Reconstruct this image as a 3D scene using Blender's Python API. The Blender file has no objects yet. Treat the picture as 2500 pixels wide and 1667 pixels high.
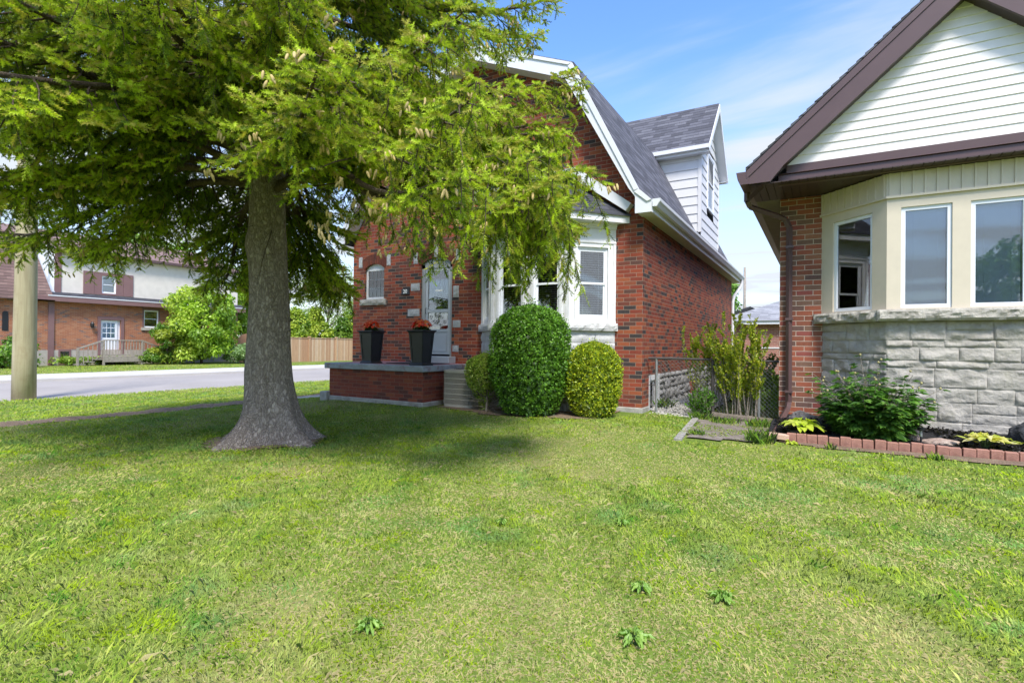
import bpy, bmesh, math, random
import numpy as np
from mathutils import Vector, Matrix, noise
random.seed(7); RNG = np.random.default_rng(7)
rad = math.radians
SC = bpy.context.scene; COL = SC.collection

# ------------------------------------------------------------------ camera
CAMH = 1.15; YAW = rad(30.24); PITCH = rad(0.371); ROLL = rad(0.616)
cam_d = bpy.data.cameras.new('camera'); cam = bpy.data.objects.new('camera', cam_d); COL.objects.link(cam)
cam_d.sensor_width = 36.0; cam_d.lens = 36.0*1295/2500; cam_d.clip_start = 0.05; cam_d.clip_end = 3000
fw = Vector((-math.sin(YAW)*math.cos(PITCH), math.cos(YAW)*math.cos(PITCH), math.sin(PITCH)))
rt0 = Vector((math.cos(YAW), math.sin(YAW), 0)); up0 = rt0.cross(fw)
rt = rt0*math.cos(ROLL)+up0*math.sin(ROLL); up = up0*math.cos(ROLL)-rt0*math.sin(ROLL)
Mc = Matrix((rt, up, -fw)).transposed().to_4x4(); Mc.translation = Vector((0, 0, CAMH)); cam.matrix_world = Mc
SC.camera = cam
# ------------------------------------------------------------------ light and exposure
SUN_EL = 54; SUN_AZ = -52          # azimuth in degrees from +X towards +Y
sdir = Vector((math.cos(rad(SUN_EL))*math.cos(rad(SUN_AZ)), math.cos(rad(SUN_EL))*math.sin(rad(SUN_AZ)), math.sin(rad(SUN_EL))))
sl = bpy.data.lights.new('sun', 'SUN'); sl.energy = 1.7; sl.angle = rad(14.0); sl.color = (1.0, 0.955, 0.89)
so = bpy.data.objects.new('sun', sl); COL.objects.link(so); so.rotation_euler = sdir.to_track_quat('Z', 'Y').to_euler()
SC.view_settings.view_transform = 'Standard'; SC.view_settings.look = 'None'; SC.view_settings.gamma = 1
SC.view_settings.use_curve_mapping = False; SC.view_settings.exposure = 1.68
W = bpy.data.worlds.new('World'); SC.world = W; W.use_nodes = True
def build_world():
    nt = W.node_tree; N = nt.nodes; L = nt.links; N.clear()
    out = N.new('ShaderNodeOutputWorld'); bg = N.new('ShaderNodeBackground'); L.new(bg.outputs[0], out.inputs[0])
    sky = N.new('ShaderNodeTexSky'); sky.sky_type = 'NISHITA'; sky.sun_disc = False
    sky.sun_elevation = rad(SUN_EL); sky.sun_rotation = rad(90-SUN_AZ); sky.air_density = 1.0; sky.dust_density = 0.6; sky.ozone_density = 2.2
    tc = N.new('ShaderNodeTexCoord')
    # wispy high cloud: stretched noise on the sky direction projected on a plane overhead
    sep = N.new('ShaderNodeSeparateXYZ'); L.new(tc.outputs['Generated'], sep.inputs[0])
    zz = N.new('ShaderNodeMath'); zz.operation = 'MAXIMUM'; zz.inputs[1].default_value = 0.03; L.new(sep.outputs[2], zz.inputs[0])
    za = N.new('ShaderNodeMath'); za.operation = 'ADD'; za.inputs[1].default_value = 0.12; L.new(zz.outputs[0], za.inputs[0])
    dv = N.new('ShaderNodeVectorMath'); dv.operation = 'DIVIDE'
    cb = N.new('ShaderNodeCombineXYZ')
    for i in range(3): L.new(za.outputs[0], cb.inputs[i])
    L.new(tc.outputs['Generated'], dv.inputs[0]); L.new(cb.outputs[0], dv.inputs[1])
    mp = N.new('ShaderNodeMapping'); mp.vector_type = 'POINT'; mp.inputs['Rotation'].default_value = (0, 0, rad(28)); mp.inputs['Scale'].default_value = (0.42, 1.5, 0.0)
    L.new(dv.outputs[0], mp.inputs[0])
    n1 = N.new('ShaderNodeTexNoise'); n1.inputs['Scale'].default_value = 1.15; n1.inputs['Detail'].default_value = 9; n1.inputs['Roughness'].default_value = 0.52; n1.inputs['Distortion'].default_value = 0.35
    L.new(mp.outputs[0], n1.inputs['Vector'])
    r1 = N.new('ShaderNodeMapRange'); r1.inputs['From Min'].default_value = 0.45; r1.inputs['From Max'].default_value = 0.70; r1.interpolation_type = 'SMOOTHSTEP'
    L.new(n1.outputs['Fac'], r1.inputs['Value'])
    # more veil low in the sky
    lo = N.new('ShaderNodeMapRange'); lo.inputs['From Min'].default_value = 0.50; lo.inputs['From Max'].default_value = 0.02; lo.inputs['To Min'].default_value = 0.0; lo.inputs['To Max'].default_value = 0.8; lo.interpolation_type = 'SMOOTHSTEP'
    L.new(sep.outputs[2], lo.inputs['Value'])
    ad = N.new('ShaderNodeMath'); ad.operation = 'ADD'; ad.use_clamp = True
    mu = N.new('ShaderNodeMath'); mu.operation = 'MULTIPLY'; mu.inputs[1].default_value = 0.85; L.new(r1.outputs[0], mu.inputs[0])
    L.new(mu.outputs[0], ad.inputs[0]); L.new(lo.outputs[0], ad.inputs[1])
    mx = N.new('ShaderNodeMix'); mx.data_type = 'RGBA'
    L.new(ad.outputs[0], mx.inputs[0])
    hs = N.new('ShaderNodeHueSaturation'); hs.inputs['Hue'].default_value = 0.508; hs.inputs['Saturation'].default_value = 1.2; hs.inputs['Value'].default_value = 1.02; L.new(sky.outputs[0], hs.inputs['Color'])
    L.new(hs.outputs[0], mx.inputs[6]); mx.inputs[7].default_value = (2.25, 2.42, 2.65, 1)
    L.new(mx.outputs[2], bg.inputs[0]); bg.inputs[1].default_value = 0.118
build_world()

# ------------------------------------------------------------------ helpers
def tag(o, label=None, cat=None, group=None, kind=None):
    if label: o['label'] = label
    if cat: o['category'] = cat
    if group: o['group'] = group
    if kind: o['kind'] = kind
    return o
def thing(name, label, cat, loc=(0, 0, 0), rz=0.0, group=None):
    o = bpy.data.objects.new(name, None); COL.objects.link(o); o.empty_display_size = 0.2
    o.location = loc; o.rotation_euler = (0, 0, rz)
    return tag(o, label, cat, group)
def link(name, me, mat, parent=None):
    o = bpy.data.objects.new(name, me); COL.objects.link(o)
    if mat is not None and not me.materials: me.materials.append(mat)
    if parent is not None: o.parent = parent
    return o
def rel(parent, o):
    "mesh written in world coordinates, parent somewhere else: shift the mesh into the parent's frame"
    o.parent = parent; o.matrix_parent_inverse = Matrix.LocRotScale(parent.location, parent.rotation_euler, (1, 1, 1)).inverted(); return o
class MB:
    def __init__(s): s.v = []; s.f = []; s.smooth = False
    def face(s, pts):
        i = len(s.v); s.v += [tuple(p) for p in pts]; s.f.append(tuple(range(i, i+len(pts))))
    def hexa(s, c):     # 8 corners: bottom 4 ccw, top 4 ccw
        i = len(s.v); s.v += [tuple(p) for p in c]
        for q in ((0, 3, 2, 1), (4, 5, 6, 7), (0, 1, 5, 4), (1, 2, 6, 5), (2, 3, 7, 6), (3, 0, 4, 7)): s.f.append(tuple(i+k for k in q))
    def box(s, x0, x1, y0, y1, z0, z1):
        s.hexa([(x0, y0, z0), (x1, y0, z0), (x1, y1, z0), (x0, y1, z0), (x0, y0, z1), (x1, y0, z1), (x1, y1, z1), (x0, y1, z1)])
    def fbox(s, F, u0, u1, n0, n1, z0, z1):
        P = F.p; s.hexa([P(u0, n1, z0), P(u1, n1, z0), P(u1, n0, z0), P(u0, n0, z0), P(u0, n1, z1), P(u1, n1, z1), P(u1, n0, z1), P(u0, n0, z1)])
    def prism(s, poly, ext):
        "poly: list of points, ext: vector"
        n = len(poly); i = len(s.v); e = Vector(ext)
        s.v += [tuple(Vector(p)) for p in poly] + [tuple(Vector(p)+e) for p in poly]
        s.f.append(tuple(range(i+n-1, i-1, -1))); s.f.append(tuple(range(i+n, i+2*n)))
        for k in range(n): s.f.append((i+k, i+(k+1) % n, i+n+(k+1) % n, i+n+k))
    def tube(s, pts, rads, seg=8, cap=True, jit=None):
        pts = [Vector(p) for p in pts]; i0 = len(s.v); n = len(pts); ref = Vector((0.3, 0.1, 1)).normalized()
        prev = None
        for k, p in enumerate(pts):
            d = (pts[min(k+1, n-1)]-pts[max(k-1, 0)])
            if d.length < 1e-9: d = Vector((0, 0, 1))
            d.normalize()
            if prev is None:
                a = d.cross(Vector((0, 0, 1)))
                if a.length < 0.05: a = d.cross(Vector((1, 0, 0)))
            else: a = prev - d*prev.dot(d)
            a.normalize(); prev = a; b = d.cross(a)
            r = rads[k] if hasattr(rads, '__len__') else rads
            for j in range(seg):
                t = 2*math.pi*j/seg; rr = r*(jit(k, j) if jit else 1); q = p+(a*math.cos(t)+b*math.sin(t))*rr; s.v.append(tuple(q))
        for k in range(n-1):
            for j in range(seg):
                s.f.append((i0+k*seg+j, i0+k*seg+(j+1) % seg, i0+(k+1)*seg+(j+1) % seg, i0+(k+1)*seg+j))
        if cap:
            s.f.append(tuple(i0+j for j in range(seg-1, -1, -1))); s.f.append(tuple(i0+(n-1)*seg+j for j in range(seg)))
    def lathe(s, prof, c=(0, 0, 0), seg=20):
        i0 = len(s.v)
        for (r, z) in prof:
            for j in range(seg):
                t = 2*math.pi*j/seg; s.v.append((c[0]+r*math.cos(t), c[1]+r*math.sin(t), c[2]+z))
        for k in range(len(prof)-1):
            for j in range(seg): s.f.append((i0+k*seg+j, i0+k*seg+(j+1) % seg, i0+(k+1)*seg+(j+1) % seg, i0+(k+1)*seg+j))
        s.f.append(tuple(i0+j for j in range(seg-1, -1, -1))); s.f.append(tuple(i0+(len(prof)-1)*seg+j for j in range(seg)))
    def mesh(s, name, smooth=False, bevel=0):
        me = bpy.data.meshes.new(name); me.from_pydata(s.v, [], s.f)
        if bevel:
            bm = bmesh.new(); bm.from_mesh(me); bmesh.ops.remove_doubles(bm, verts=bm.verts, dist=1e-5)
            ed = [e for e in bm.edges if len(e.link_faces) == 2 and e.calc_face_angle(0) > 0.6]
            bmesh.ops.bevel(bm, geom=ed, offset=bevel, segments=1, affect='EDGES', clamp_overlap=True); bm.to_mesh(me); bm.free()
        autouv(me)
        if smooth: me.polygons.foreach_set('use_smooth', [True]*len(me.polygons))
        me.update(); return me
    def build(s, name, mat, parent=None, smooth=False, bevel=0):
        return link(name, s.mesh(name, smooth, bevel), mat, parent)
def autouv(me):
    "metric uv: u along the horizontal tangent, v up the face"
    nl = len(me.loops)
    if not nl: return
    me.update(); np_ = len(me.polygons); nv = len(me.vertices)
    co = np.empty(nv*3); me.vertices.foreach_get('co', co); co = co.reshape(-1, 3)
    nn = np.empty(np_*3); me.polygons.foreach_get('normal', nn); nn = nn.reshape(-1, 3)
    lt = np.empty(np_, int); me.polygons.foreach_get('loop_total', lt)
    lv = np.empty(nl, int); me.loops.foreach_get('vertex_index', lv)
    ln = np.repeat(nn, lt, axis=0); c = co[lv]
    h = np.hypot(ln[:, 0], ln[:, 1]); flat = h < 0.02; h[flat] = 1
    t = np.stack([-ln[:, 1]/h, ln[:, 0]/h, np.zeros(nl)], 1); t[flat] = (1, 0, 0)
    b = np.cross(ln, t); b[flat] = (0, 1, 0)
    uv = np.stack([(c*t).sum(1), (c*b).sum(1)], 1)
    ul = me.uv_layers.new(name='UVMap'); ul.data.foreach_set('uv', uv.astype(np.float32).ravel())
class Frame:
    "local wall frame: u along the wall, n outwards, z up"
    def __init__(s, o, u, n): s.o = Vector(o); s.u = Vector(u).normalized(); s.n = Vector(n).normalized()
    def p(s, u, n, z): q = s.o+s.u*u+s.n*n; return (q.x, q.y, q.z+z)
def strip_wall(mb, F, breaks, bot, top, holes=(), n=0.0, depth=0.12):
    "wall outline between bot(u) and top(u), cut by holes (u0,u1,zb,zt) where zb/zt may be functions; reveals go inwards by depth"
    fn = lambda q: (q if callable(q) else (lambda u, q=q: q))
    bot = fn(bot); top = fn(top); H = [(a, b, fn(c), fn(d)) for a, b, c, d in holes]
    bs = set(breaks)
    for a, b, c, d in H: bs |= {a, b}
    bs = sorted(bs)
    for a, b in zip(bs, bs[1:]):
        if b-a < 1e-6: continue
        m = (a+b)/2; hs = sorted([h for h in H if h[0] <= m <= h[1]], key=lambda h: h[2](m)); e = 1e-6
        lo = bot
        for h in hs:
            mb.face([F.p(a, n, lo(a+e)), F.p(b, n, lo(b-e)), F.p(b, n, h[2](b-e)), F.p(a, n, h[2](a+e))])
            mb.face([F.p(a, n, h[2](a+e)), F.p(b, n, h[2](b-e)), F.p(b, n-depth, h[2](b-e)), F.p(a, n-depth, h[2](a+e))])
            mb.face([F.p(a, n-depth, h[3](a+e)), F.p(b, n-depth, h[3](b-e)), F.p(b, n, h[3](b-e)), F.p(a, n, h[3](a+e))])
            lo = h[3]
        mb.face([F.p(a, n, lo(a+e)), F.p(b, n, lo(b-e)), F.p(b, n, top(b-e)), F.p(a, n, top(a+e))])
    for a, b, c, d in H:
        mb.face([F.p(a, n, c(a)), F.p(a, n-depth, c(a)), F.p(a, n-depth, d(a)), F.p(a, n, d(a))])
        mb.face([F.p(b, n-depth, c(b)), F.p(b, n, c(b)), F.p(b, n, d(b)), F.p(b, n-depth, d(b))])
def np_mesh(name, V, Fc, mat, parent=None, col=None, smooth=False, attr='Col', normals=None):
    V = np.ascontiguousarray(V, dtype=np.float32).reshape(-1, 3); Fc = np.ascontiguousarray(Fc, dtype=np.int32); k = Fc.shape[1]
    me = bpy.data.meshes.new(name); me.vertices.add(len(V)); me.vertices.foreach_set('co', V.ravel())
    me.loops.add(Fc.size); me.loops.foreach_set('vertex_index', Fc.ravel()); me.polygons.add(len(Fc))
    me.polygons.foreach_set('loop_start', np.arange(0, Fc.size, k, dtype=np.int32))
    if smooth: me.polygons.foreach_set('use_smooth', np.ones(len(Fc), bool))
    me.update(calc_edges=True)
    if col is not None:
        a = me.attributes.new(attr, 'FLOAT_COLOR', 'POINT'); c = np.ones((len(V), 4), np.float32); c[:, :3] = col; a.data.foreach_set('color', c.ravel())
    return link(name, me, mat, parent)
def norm(a): return a/np.maximum(np.linalg.norm(a, axis=-1, keepdims=True), 1e-9)

# ------------------------------------------------------------------ materials
M = {}
def newmat(name):
    m = bpy.data.materials.new(name); m.use_nodes = True; nt = m.node_tree; b = nt.nodes['Principled BSDF']; M[name] = m
    return m, nt, b
def nd(nt, t, **kw):
    n = nt.nodes.new(t)
    for k, v in kw.items():
        if k in n.inputs: n.inputs[k].default_value = v
        else: setattr(n, k, v)
    return n
def ramp(nt, fac, stops, interp='LINEAR'):
    r = nt.nodes.new('ShaderNodeValToRGB'); r.color_ramp.interpolation = interp
    e = r.color_ramp.elements
    while len(e) < len(stops): e.new(0.5)
    for i, (p, c) in enumerate(stops): e[i].position = p; e[i].color = (c[0], c[1], c[2], 1)
    nt.links.new(fac, r.inputs[0]); return r.outputs[0]
def mixc(nt, fac, a, b, mode='MIX'):
    m = nt.nodes.new('ShaderNodeMix'); m.data_type = 'RGBA'; m.blend_type = mode
    for i, q in ((0, fac), (6, a), (7, b)):
        if hasattr(q, 'is_linked') or hasattr(q, 'links'): nt.links.new(q, m.inputs[i])
        else: m.inputs[i].default_value = q if i == 0 else ((*q, 1) if len(q) == 3 else q)
    return m.outputs[2]
def bump(nt, b, h, strength=0.5, dist=0.01):
    n = nd(nt, 'ShaderNodeBump', Strength=strength, Distance=dist); nt.links.new(h, n.inputs['Height']); nt.links.new(n.outputs[0], b.inputs['Normal'])
def objnoise(nt, scale, detail=4, rough=0.55, vec=None, coord='Object', dist=0.0):
    if vec is None:
        tc = nt.nodes.new('ShaderNodeTexCoord'); vec = tc.outputs[coord]
    n = nd(nt, 'ShaderNodeTexNoise', Scale=scale, Detail=detail, Roughness=rough, Distortion=dist); nt.links.new(vec, n.inputs['Vector']); return n.outputs['Fac']
def plain(name, c, rough=0.5, metal=0.0, var=0.12, scale=6.0, bmp=0.0, spec=0.5, dirt=None):
    m, nt, b = newmat(name)
    f = objnoise(nt, scale, 6, 0.6)
    lo = tuple(x*(1-var) for x in c); hi = tuple(min(1, x*(1+var)) for x in c)
    col = ramp(nt, f, [(0.3, lo), (0.7, hi)])
    if dirt:
        f2 = objnoise(nt, scale*0.4+2, 8, 0.7); k = ramp(nt, f2, [(0.52, (0, 0, 0)), (0.72, (1, 1, 1))]); col = mixc(nt, k, col, dirt)
    nt.links.new(col, b.inputs['Base Color']); b.inputs['Roughness'].default_value = rough; b.inputs['Metallic'].default_value = metal
    b.inputs['Specular IOR Level'].default_value = spec
    if bmp: bump(nt, b, objnoise(nt, scale*(4 if bmp >= 0.8 else 6), 8 if bmp >= 0.8 else 5, 0.68 if bmp >= 0.8 else 0.6), bmp, 0.03 if bmp >= 0.8 else 0.01)
    return m
def brick_mat(name, stops, mortar, row=0.0677, bw=0.213, mort=0.0045, squash=1.0, weather=None, off=(0, 0)):
    m, nt, b = newmat(name)
    uv = nt.nodes.new('ShaderNodeUVMap'); uv.uv_map = 'UVMap'
    mp = nd(nt, 'ShaderNodeMapping'); mp.inputs['Location'].default_value = (off[0], off[1], 0); nt.links.new(uv.outputs[0], mp.inputs[0])
    # slight waviness of the courses
    nz = nd(nt, 'ShaderNodeTexNoise', Scale=9.0, Detail=2.0); nt.links.new(mp.outputs[0], nz.inputs['Vector'])
    sc = nd(nt, 'ShaderNodeVectorMath', operation='SCALE'); sc.inputs['Scale'].default_value = 0.006
    sb = nd(nt, 'ShaderNodeVectorMath', operation='SUBTRACT'); sb.inputs[1].default_value = (0.5, 0.5, 0.5); nt.links.new(nz.outputs['Color'], sb.inputs[0]); nt.links.new(sb.outputs[0], sc.inputs[0])
    av = nd(nt, 'ShaderNodeVectorMath', operation='ADD'); nt.links.new(mp.outputs[0], av.inputs[0]); nt.links.new(sc.outputs[0], av.inputs[1])
    br = nd(nt, 'ShaderNodeTexBrick', Scale=1.0); br.offset = 0.5
    br.inputs['Color1'].default_value = (0, 0, 0, 1); br.inputs['Color2'].default_value = (1, 1, 1, 1); br.inputs['Mortar'].default_value = (0.5, 0.5, 0.5, 1)
    br.inputs['Mortar Size'].default_value = mort; br.inputs['Mortar Smooth'].default_value = 0.25; br.inputs['Brick Width'].default_value = bw; br.inputs['Row Height'].default_value = row
    nt.links.new(av.outputs[0], br.inputs['Vector'])
    c = ramp(nt, br.outputs['Color'], stops, 'CONSTANT')
    # streaks and grain inside each brick
    g = objnoise(nt, 30, 5, 0.7, vec=mp.outputs[0]); g2 = objnoise(nt, 1.3, 4, 0.6, vec=mp.outputs[0])
    c = mixc(nt, 0.45, c, ramp(nt, g, [(0.25, (0.35, 0.33, 0.33)), (0.75, (1.0, 0.98, 0.95))]), 'MULTIPLY')
    c = mixc(nt, 0.5, c, ramp(nt, g2, [(0.3, (0.62, 0.6, 0.62)), (0.7, (1, 1, 1))]), 'MULTIPLY')
    mc = mixc(nt, g, tuple(x*0.65 for x in mortar), mortar)
    c = mixc(nt, br.outputs['Fac'], c, mc)
    if weather:
        w = objnoise(nt, 2.2, 8, 0.75, vec=mp.outputs[0]); c = mixc(nt, ramp(nt, w, [(0.58, (0, 0, 0)), (0.8, (0.6, 0.6, 0.6))]), c, weather)
    nt.links.new(c, b.inputs['Base Color']); b.inputs['Roughness'].default_value = 0.86; b.inputs['Specular IOR Level'].default_value = 0.25
    iv = nd(nt, 'ShaderNodeMath', operation='SUBTRACT'); iv.inputs[0].default_value = 1; nt.links.new(br.outputs['Fac'], iv.inputs[1])
    ma = nd(nt, 'ShaderNodeMath', operation='MULTIPLY_ADD'); nt.links.new(g, ma.inputs[0]); ma.inputs[1].default_value = 0.5; nt.links.new(iv.outputs[0], ma.inputs[2])
    bump(nt, b, ma.outputs[0], 0.7, 0.006)
    return m
def shingle_mat(name, tones, row=0.143, bw=0.30):
    m, nt, b = newmat(name)
    uv = nt.nodes.new('ShaderNodeUVMap'); uv.uv_map = 'UVMap'
    br = nd(nt, 'ShaderNodeTexBrick', Scale=1.0); br.offset = 0.37; br.offset_frequency = 2
    br.inputs['Color1'].default_value = (0, 0, 0, 1); br.inputs['Color2'].default_value = (1, 1, 1, 1)
    br.inputs['Mortar Size'].default_value = 0.004; br.inputs['Mortar Smooth'].default_value = 0.1; br.inputs['Brick Width'].default_value = bw; br.inputs['Row Height'].default_value = row
    br.inputs['Mortar'].default_value = (0.1, 0.1, 0.1, 1); nt.links.new(uv.outputs[0], br.inputs['Vector'])
    c = ramp(nt, br.outputs['Color'], [(i/len(tones), t) for i, t in enumerate(tones)], 'CONSTANT')
    g = objnoise(nt, 160, 3, 0.7, vec=uv.outputs[0]); c = mixc(nt, 0.5, c, ramp(nt, g, [(0.3, (0.45, 0.45, 0.45)), (0.7, (1.2, 1.2, 1.2))]), 'MULTIPLY')
    # lower edge of each course: dark band in the colour; bump height falls with v
    sp = nt.nodes.new('ShaderNodeSeparateXYZ'); nt.links.new(uv.outputs[0], sp.inputs[0])
    dv = nd(nt, 'ShaderNodeMath', operation='DIVIDE'); nt.links.new(sp.outputs[1], dv.inputs[0]); dv.inputs[1].default_value = row
    fr = nd(nt, 'ShaderNodeMath', operation='FRACT'); nt.links.new(dv.outputs[0], fr.inputs[0])
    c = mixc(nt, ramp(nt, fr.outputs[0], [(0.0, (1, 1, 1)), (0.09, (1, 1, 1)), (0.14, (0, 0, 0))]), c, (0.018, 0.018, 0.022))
    iv = nd(nt, 'ShaderNodeMath', operation='SUBTRACT'); iv.inputs[0].default_value = 1; nt.links.new(fr.outputs[0], iv.inputs[1])
    ad = nd(nt, 'ShaderNodeMath', operation='MULTIPLY_ADD'); nt.links.new(g, ad.inputs[0]); ad.inputs[1].default_value = 0.3; nt.links.new(iv.outputs[0], ad.inputs[2])
    nt.links.new(c, b.inputs['Base Color']); b.inputs['Roughness'].default_value = 0.9; bump(nt, b, ad.outputs[0], 0.8, 0.012)
    return m
def leaf_mat(name, rough=0.5, trans=0.35, tint=(1.25, 1.35, 0.5), up=0.0):
    m, nt, b = newmat(name)
    at = nt.nodes.new('ShaderNodeAttribute'); at.attribute_name = 'Col'
    nt.links.new(at.outputs['Color'], b.inputs['Base Color']); b.inputs['Roughness'].default_value = rough; b.inputs['Specular IOR Level'].default_value = 0.35
    tr = nt.nodes.new('ShaderNodeBsdfTranslucent'); tc = mixc(nt, 1.0, at.outputs['Color'], tint, 'MULTIPLY'); nt.links.new(tc, tr.inputs[0])
    if up:
        g = nt.nodes.new('ShaderNodeNewGeometry'); a1 = nd(nt, 'ShaderNodeVectorMath', operation='MULTIPLY_ADD'); nt.links.new(g.outputs['Normal'], a1.inputs[0]); a1.inputs[1].default_value = (1-up,)*3; a1.inputs[2].default_value = (0, 0, up)
        nn = nd(nt, 'ShaderNodeVectorMath', operation='NORMALIZE'); nt.links.new(a1.outputs[0], nn.inputs[0]); nt.links.new(nn.outputs[0], b.inputs['Normal'])
    mx = nt.nodes.new('ShaderNodeMixShader'); mx.inputs[0].default_value = trans
    nt.links.new(b.outputs[0], mx.inputs[1]); nt.links.new(tr.outputs[0], mx.inputs[2])
    nt.links.new(mx.outputs[0], nt.nodes['Material Output'].inputs['Surface']); return m
def glass_mat(name, tint=(0.9, 0.93, 0.95), refl=0.16):
    m, nt, b = newmat(name); nt.nodes.remove(b)
    t = nt.nodes.new('ShaderNodeBsdfTransparent'); t.inputs[0].default_value = (*tint, 1)
    g = nt.nodes.new('ShaderNodeBsdfGlossy'); g.inputs['Roughness'].default_value = 0.02; g.inputs[0].default_value = (1, 1, 1, 1)
    f = nt.nodes.new('ShaderNodeFresnel'); f.inputs[0].default_value = 1.5
    a = nd(nt, 'ShaderNodeMath', operation='ADD'); a.use_clamp = True; nt.links.new(f.outputs[0], a.inputs[0]); a.inputs[1].default_value = refl
    x = nt.nodes.new('ShaderNodeMixShader'); nt.links.new(a.outputs[0], x.inputs[0]); nt.links.new(t.outputs[0], x.inputs[1]); nt.links.new(g.outputs[0], x.inputs[2])
    nt.links.new(x.outputs[0], nt.nodes['Material Output'].inputs['Surface']); return m
def bark_mat(name, dark, light, scale=1.0, bstr=1.0):
    m, nt, b = newmat(name); tc = nt.nodes.new('ShaderNodeTexCoord')
    mp = nd(nt, 'ShaderNodeMapping'); mp.inputs['Scale'].default_value = (1, 1, 0.42); nt.links.new(tc.outputs['Object'], mp.inputs[0])
    nz = nd(nt, 'ShaderNodeTexNoise', Scale=6.0*scale, Detail=4.0); nt.links.new(mp.outputs[0], nz.inputs['Vector'])
    av = nd(nt, 'ShaderNodeVectorMath', operation='MULTIPLY_ADD'); nt.links.new(nz.outputs['Color'], av.inputs[0]); av.inputs[1].default_value = (0.22/scale, 0.22/scale, 0.16/scale); nt.links.new(mp.outputs[0], av.inputs[2])
    vo = nd(nt, 'ShaderNodeTexVoronoi', Scale=24.0*scale); vo.feature = 'DISTANCE_TO_EDGE'; nt.links.new(av.outputs[0], vo.inputs['Vector'])
    v2 = nd(nt, 'ShaderNodeTexVoronoi', Scale=24.0*scale); nt.links.new(av.outputs[0], v2.inputs['Vector'])
    f = objnoise(nt, 40*scale, 6, 0.75, vec=mp.outputs[0])
    c = ramp(nt, vo.outputs['Distance'], [(0.0, dark), (0.05, tuple((a+2*b_)/3 for a, b_ in zip(dark, light))), (0.35, light)])
    c = mixc(nt, 0.6, c, ramp(nt, f, [(0.3, (0.45, 0.43, 0.42)), (0.7, (1.15, 1.12, 1.1))]), 'MULTIPLY')
    sp = nt.nodes.new('ShaderNodeSeparateXYZ'); nt.links.new(v2.outputs['Color'], sp.inputs[0])
    c = mixc(nt, 0.45, c, ramp(nt, sp.outputs[0], [(0.0, (0.42, 0.38, 0.36)), (0.7, (1.0, 1.0, 1.0)), (1.0, (1.75, 1.75, 1.75))]), 'MULTIPLY')
    nt.links.new(c, b.inputs['Base Color']); b.inputs['Roughness'].default_value = 0.95; b.inputs['Specular IOR Level'].default_value = 0.15
    ma = nd(nt, 'ShaderNodeMath', operation='MULTIPLY_ADD'); nt.links.new(f, ma.inputs[0]); ma.inputs[1].default_value = 0.35
    cl = nd(nt, 'ShaderNodeMath', operation='MINIMUM'); nt.links.new(vo.outputs['Distance'], cl.inputs[0]); cl.inputs[1].default_value = 0.3
    nt.links.new(cl.outputs[0], ma.inputs[2]); bump(nt, b, ma.outputs[0], bstr, 0.05); return m

brick_mat('brick_main', [(0, (0.37, 0.088, 0.047)), (0.2, (0.29, 0.068, 0.042)), (0.42, (0.41, 0.122, 0.056)), (0.56, (0.21, 0.068, 0.047)), (0.68, (0.32, 0.098, 0.052)), (0.81, (0.145, 0.072, 0.057)), (0.915, (0.072, 0.06, 0.058))], (0.38, 0.285, 0.215), mort=0.004)
brick_mat('brick_porch', [(0, (0.300, 0.078, 0.048)), (0.4, (0.240, 0.066, 0.046)), (0.7, (0.324, 0.102, 0.054)), (0.85, (0.156, 0.060, 0.048))], (0.312, 0.204, 0.156), mort=0.003, weather=(0.336, 0.144, 0.132), off=(0.07, 0.02))
brick_mat('brick_neighbour', [(0, (0.414, 0.132, 0.075)), (0.3, (0.322, 0.115, 0.069)), (0.5, (0.253, 0.144, 0.098)), (0.68, (0.391, 0.172, 0.098)), (0.82, (0.196, 0.115, 0.092)), (0.92, (0.345, 0.103, 0.081))], (0.632, 0.517, 0.414), row=0.0735, mort=0.005)
brick_mat('brick_far', [(0, (0.50, 0.20, 0.10)), (0.35, (0.44, 0.17, 0.09)), (0.7, (0.52, 0.24, 0.13)), (0.88, (0.30, 0.17, 0.13)), (0.95, (0.24, 0.17, 0.15))], (0.48, 0.33, 0.24), mort=0.005)
brick_mat('brick_garage', [(0, (0.50, 0.22, 0.17)), (0.5, (0.46, 0.20, 0.15)), (0.8, (0.40, 0.18, 0.14))], (0.6, 0.5, 0.44), mort=0.006)
shingle_mat('shingle_grey', [(0.085, 0.085, 0.10), (0.12, 0.12, 0.14), (0.07, 0.07, 0.082), (0.14, 0.14, 0.16), (0.10, 0.10, 0.118)])
shingle_mat('shingle_dark', [(0.05, 0.052, 0.065), (0.07, 0.072, 0.088), (0.04, 0.042, 0.052)], row=0.14)
shingle_mat('shingle_mauve', [(0.26, 0.16, 0.14), (0.30, 0.19, 0.165), (0.22, 0.135, 0.12)], row=0.16)
shingle_mat('shingle_light', [(0.34, 0.34, 0.35), (0.40, 0.40, 0.41), (0.29, 0.29, 0.30)])
plain('white_paint', (0.76, 0.77, 0.79), 0.45, var=0.04, scale=3)
plain('old_white_paint', (0.74, 0.745, 0.75), 0.6, var=0.07, scale=9, bmp=0.25, dirt=(0.60, 0.58, 0.54))
plain('white_siding', (0.68, 0.67, 0.65), 0.5, var=0.03)
plain('cream_siding', (0.86, 0.82, 0.78), 0.5, var=0.03)
plain('cream_panel', (0.64, 0.56, 0.43), 0.5, var=0.04)
plain('vinyl_white', (0.80, 0.82, 0.85), 0.35, var=0.02)
plain('brown_metal', (0.105, 0.062, 0.060), 0.38, var=0.07, scale=3)
plain('brown_soffit', (0.060, 0.036, 0.032), 0.5, var=0.1)
plain('green_soffit', (0.20, 0.20, 0.11), 0.6, var=0.1)
plain('cream_soffit', (0.56, 0.54, 0.40), 0.6, var=0.05)
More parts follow.
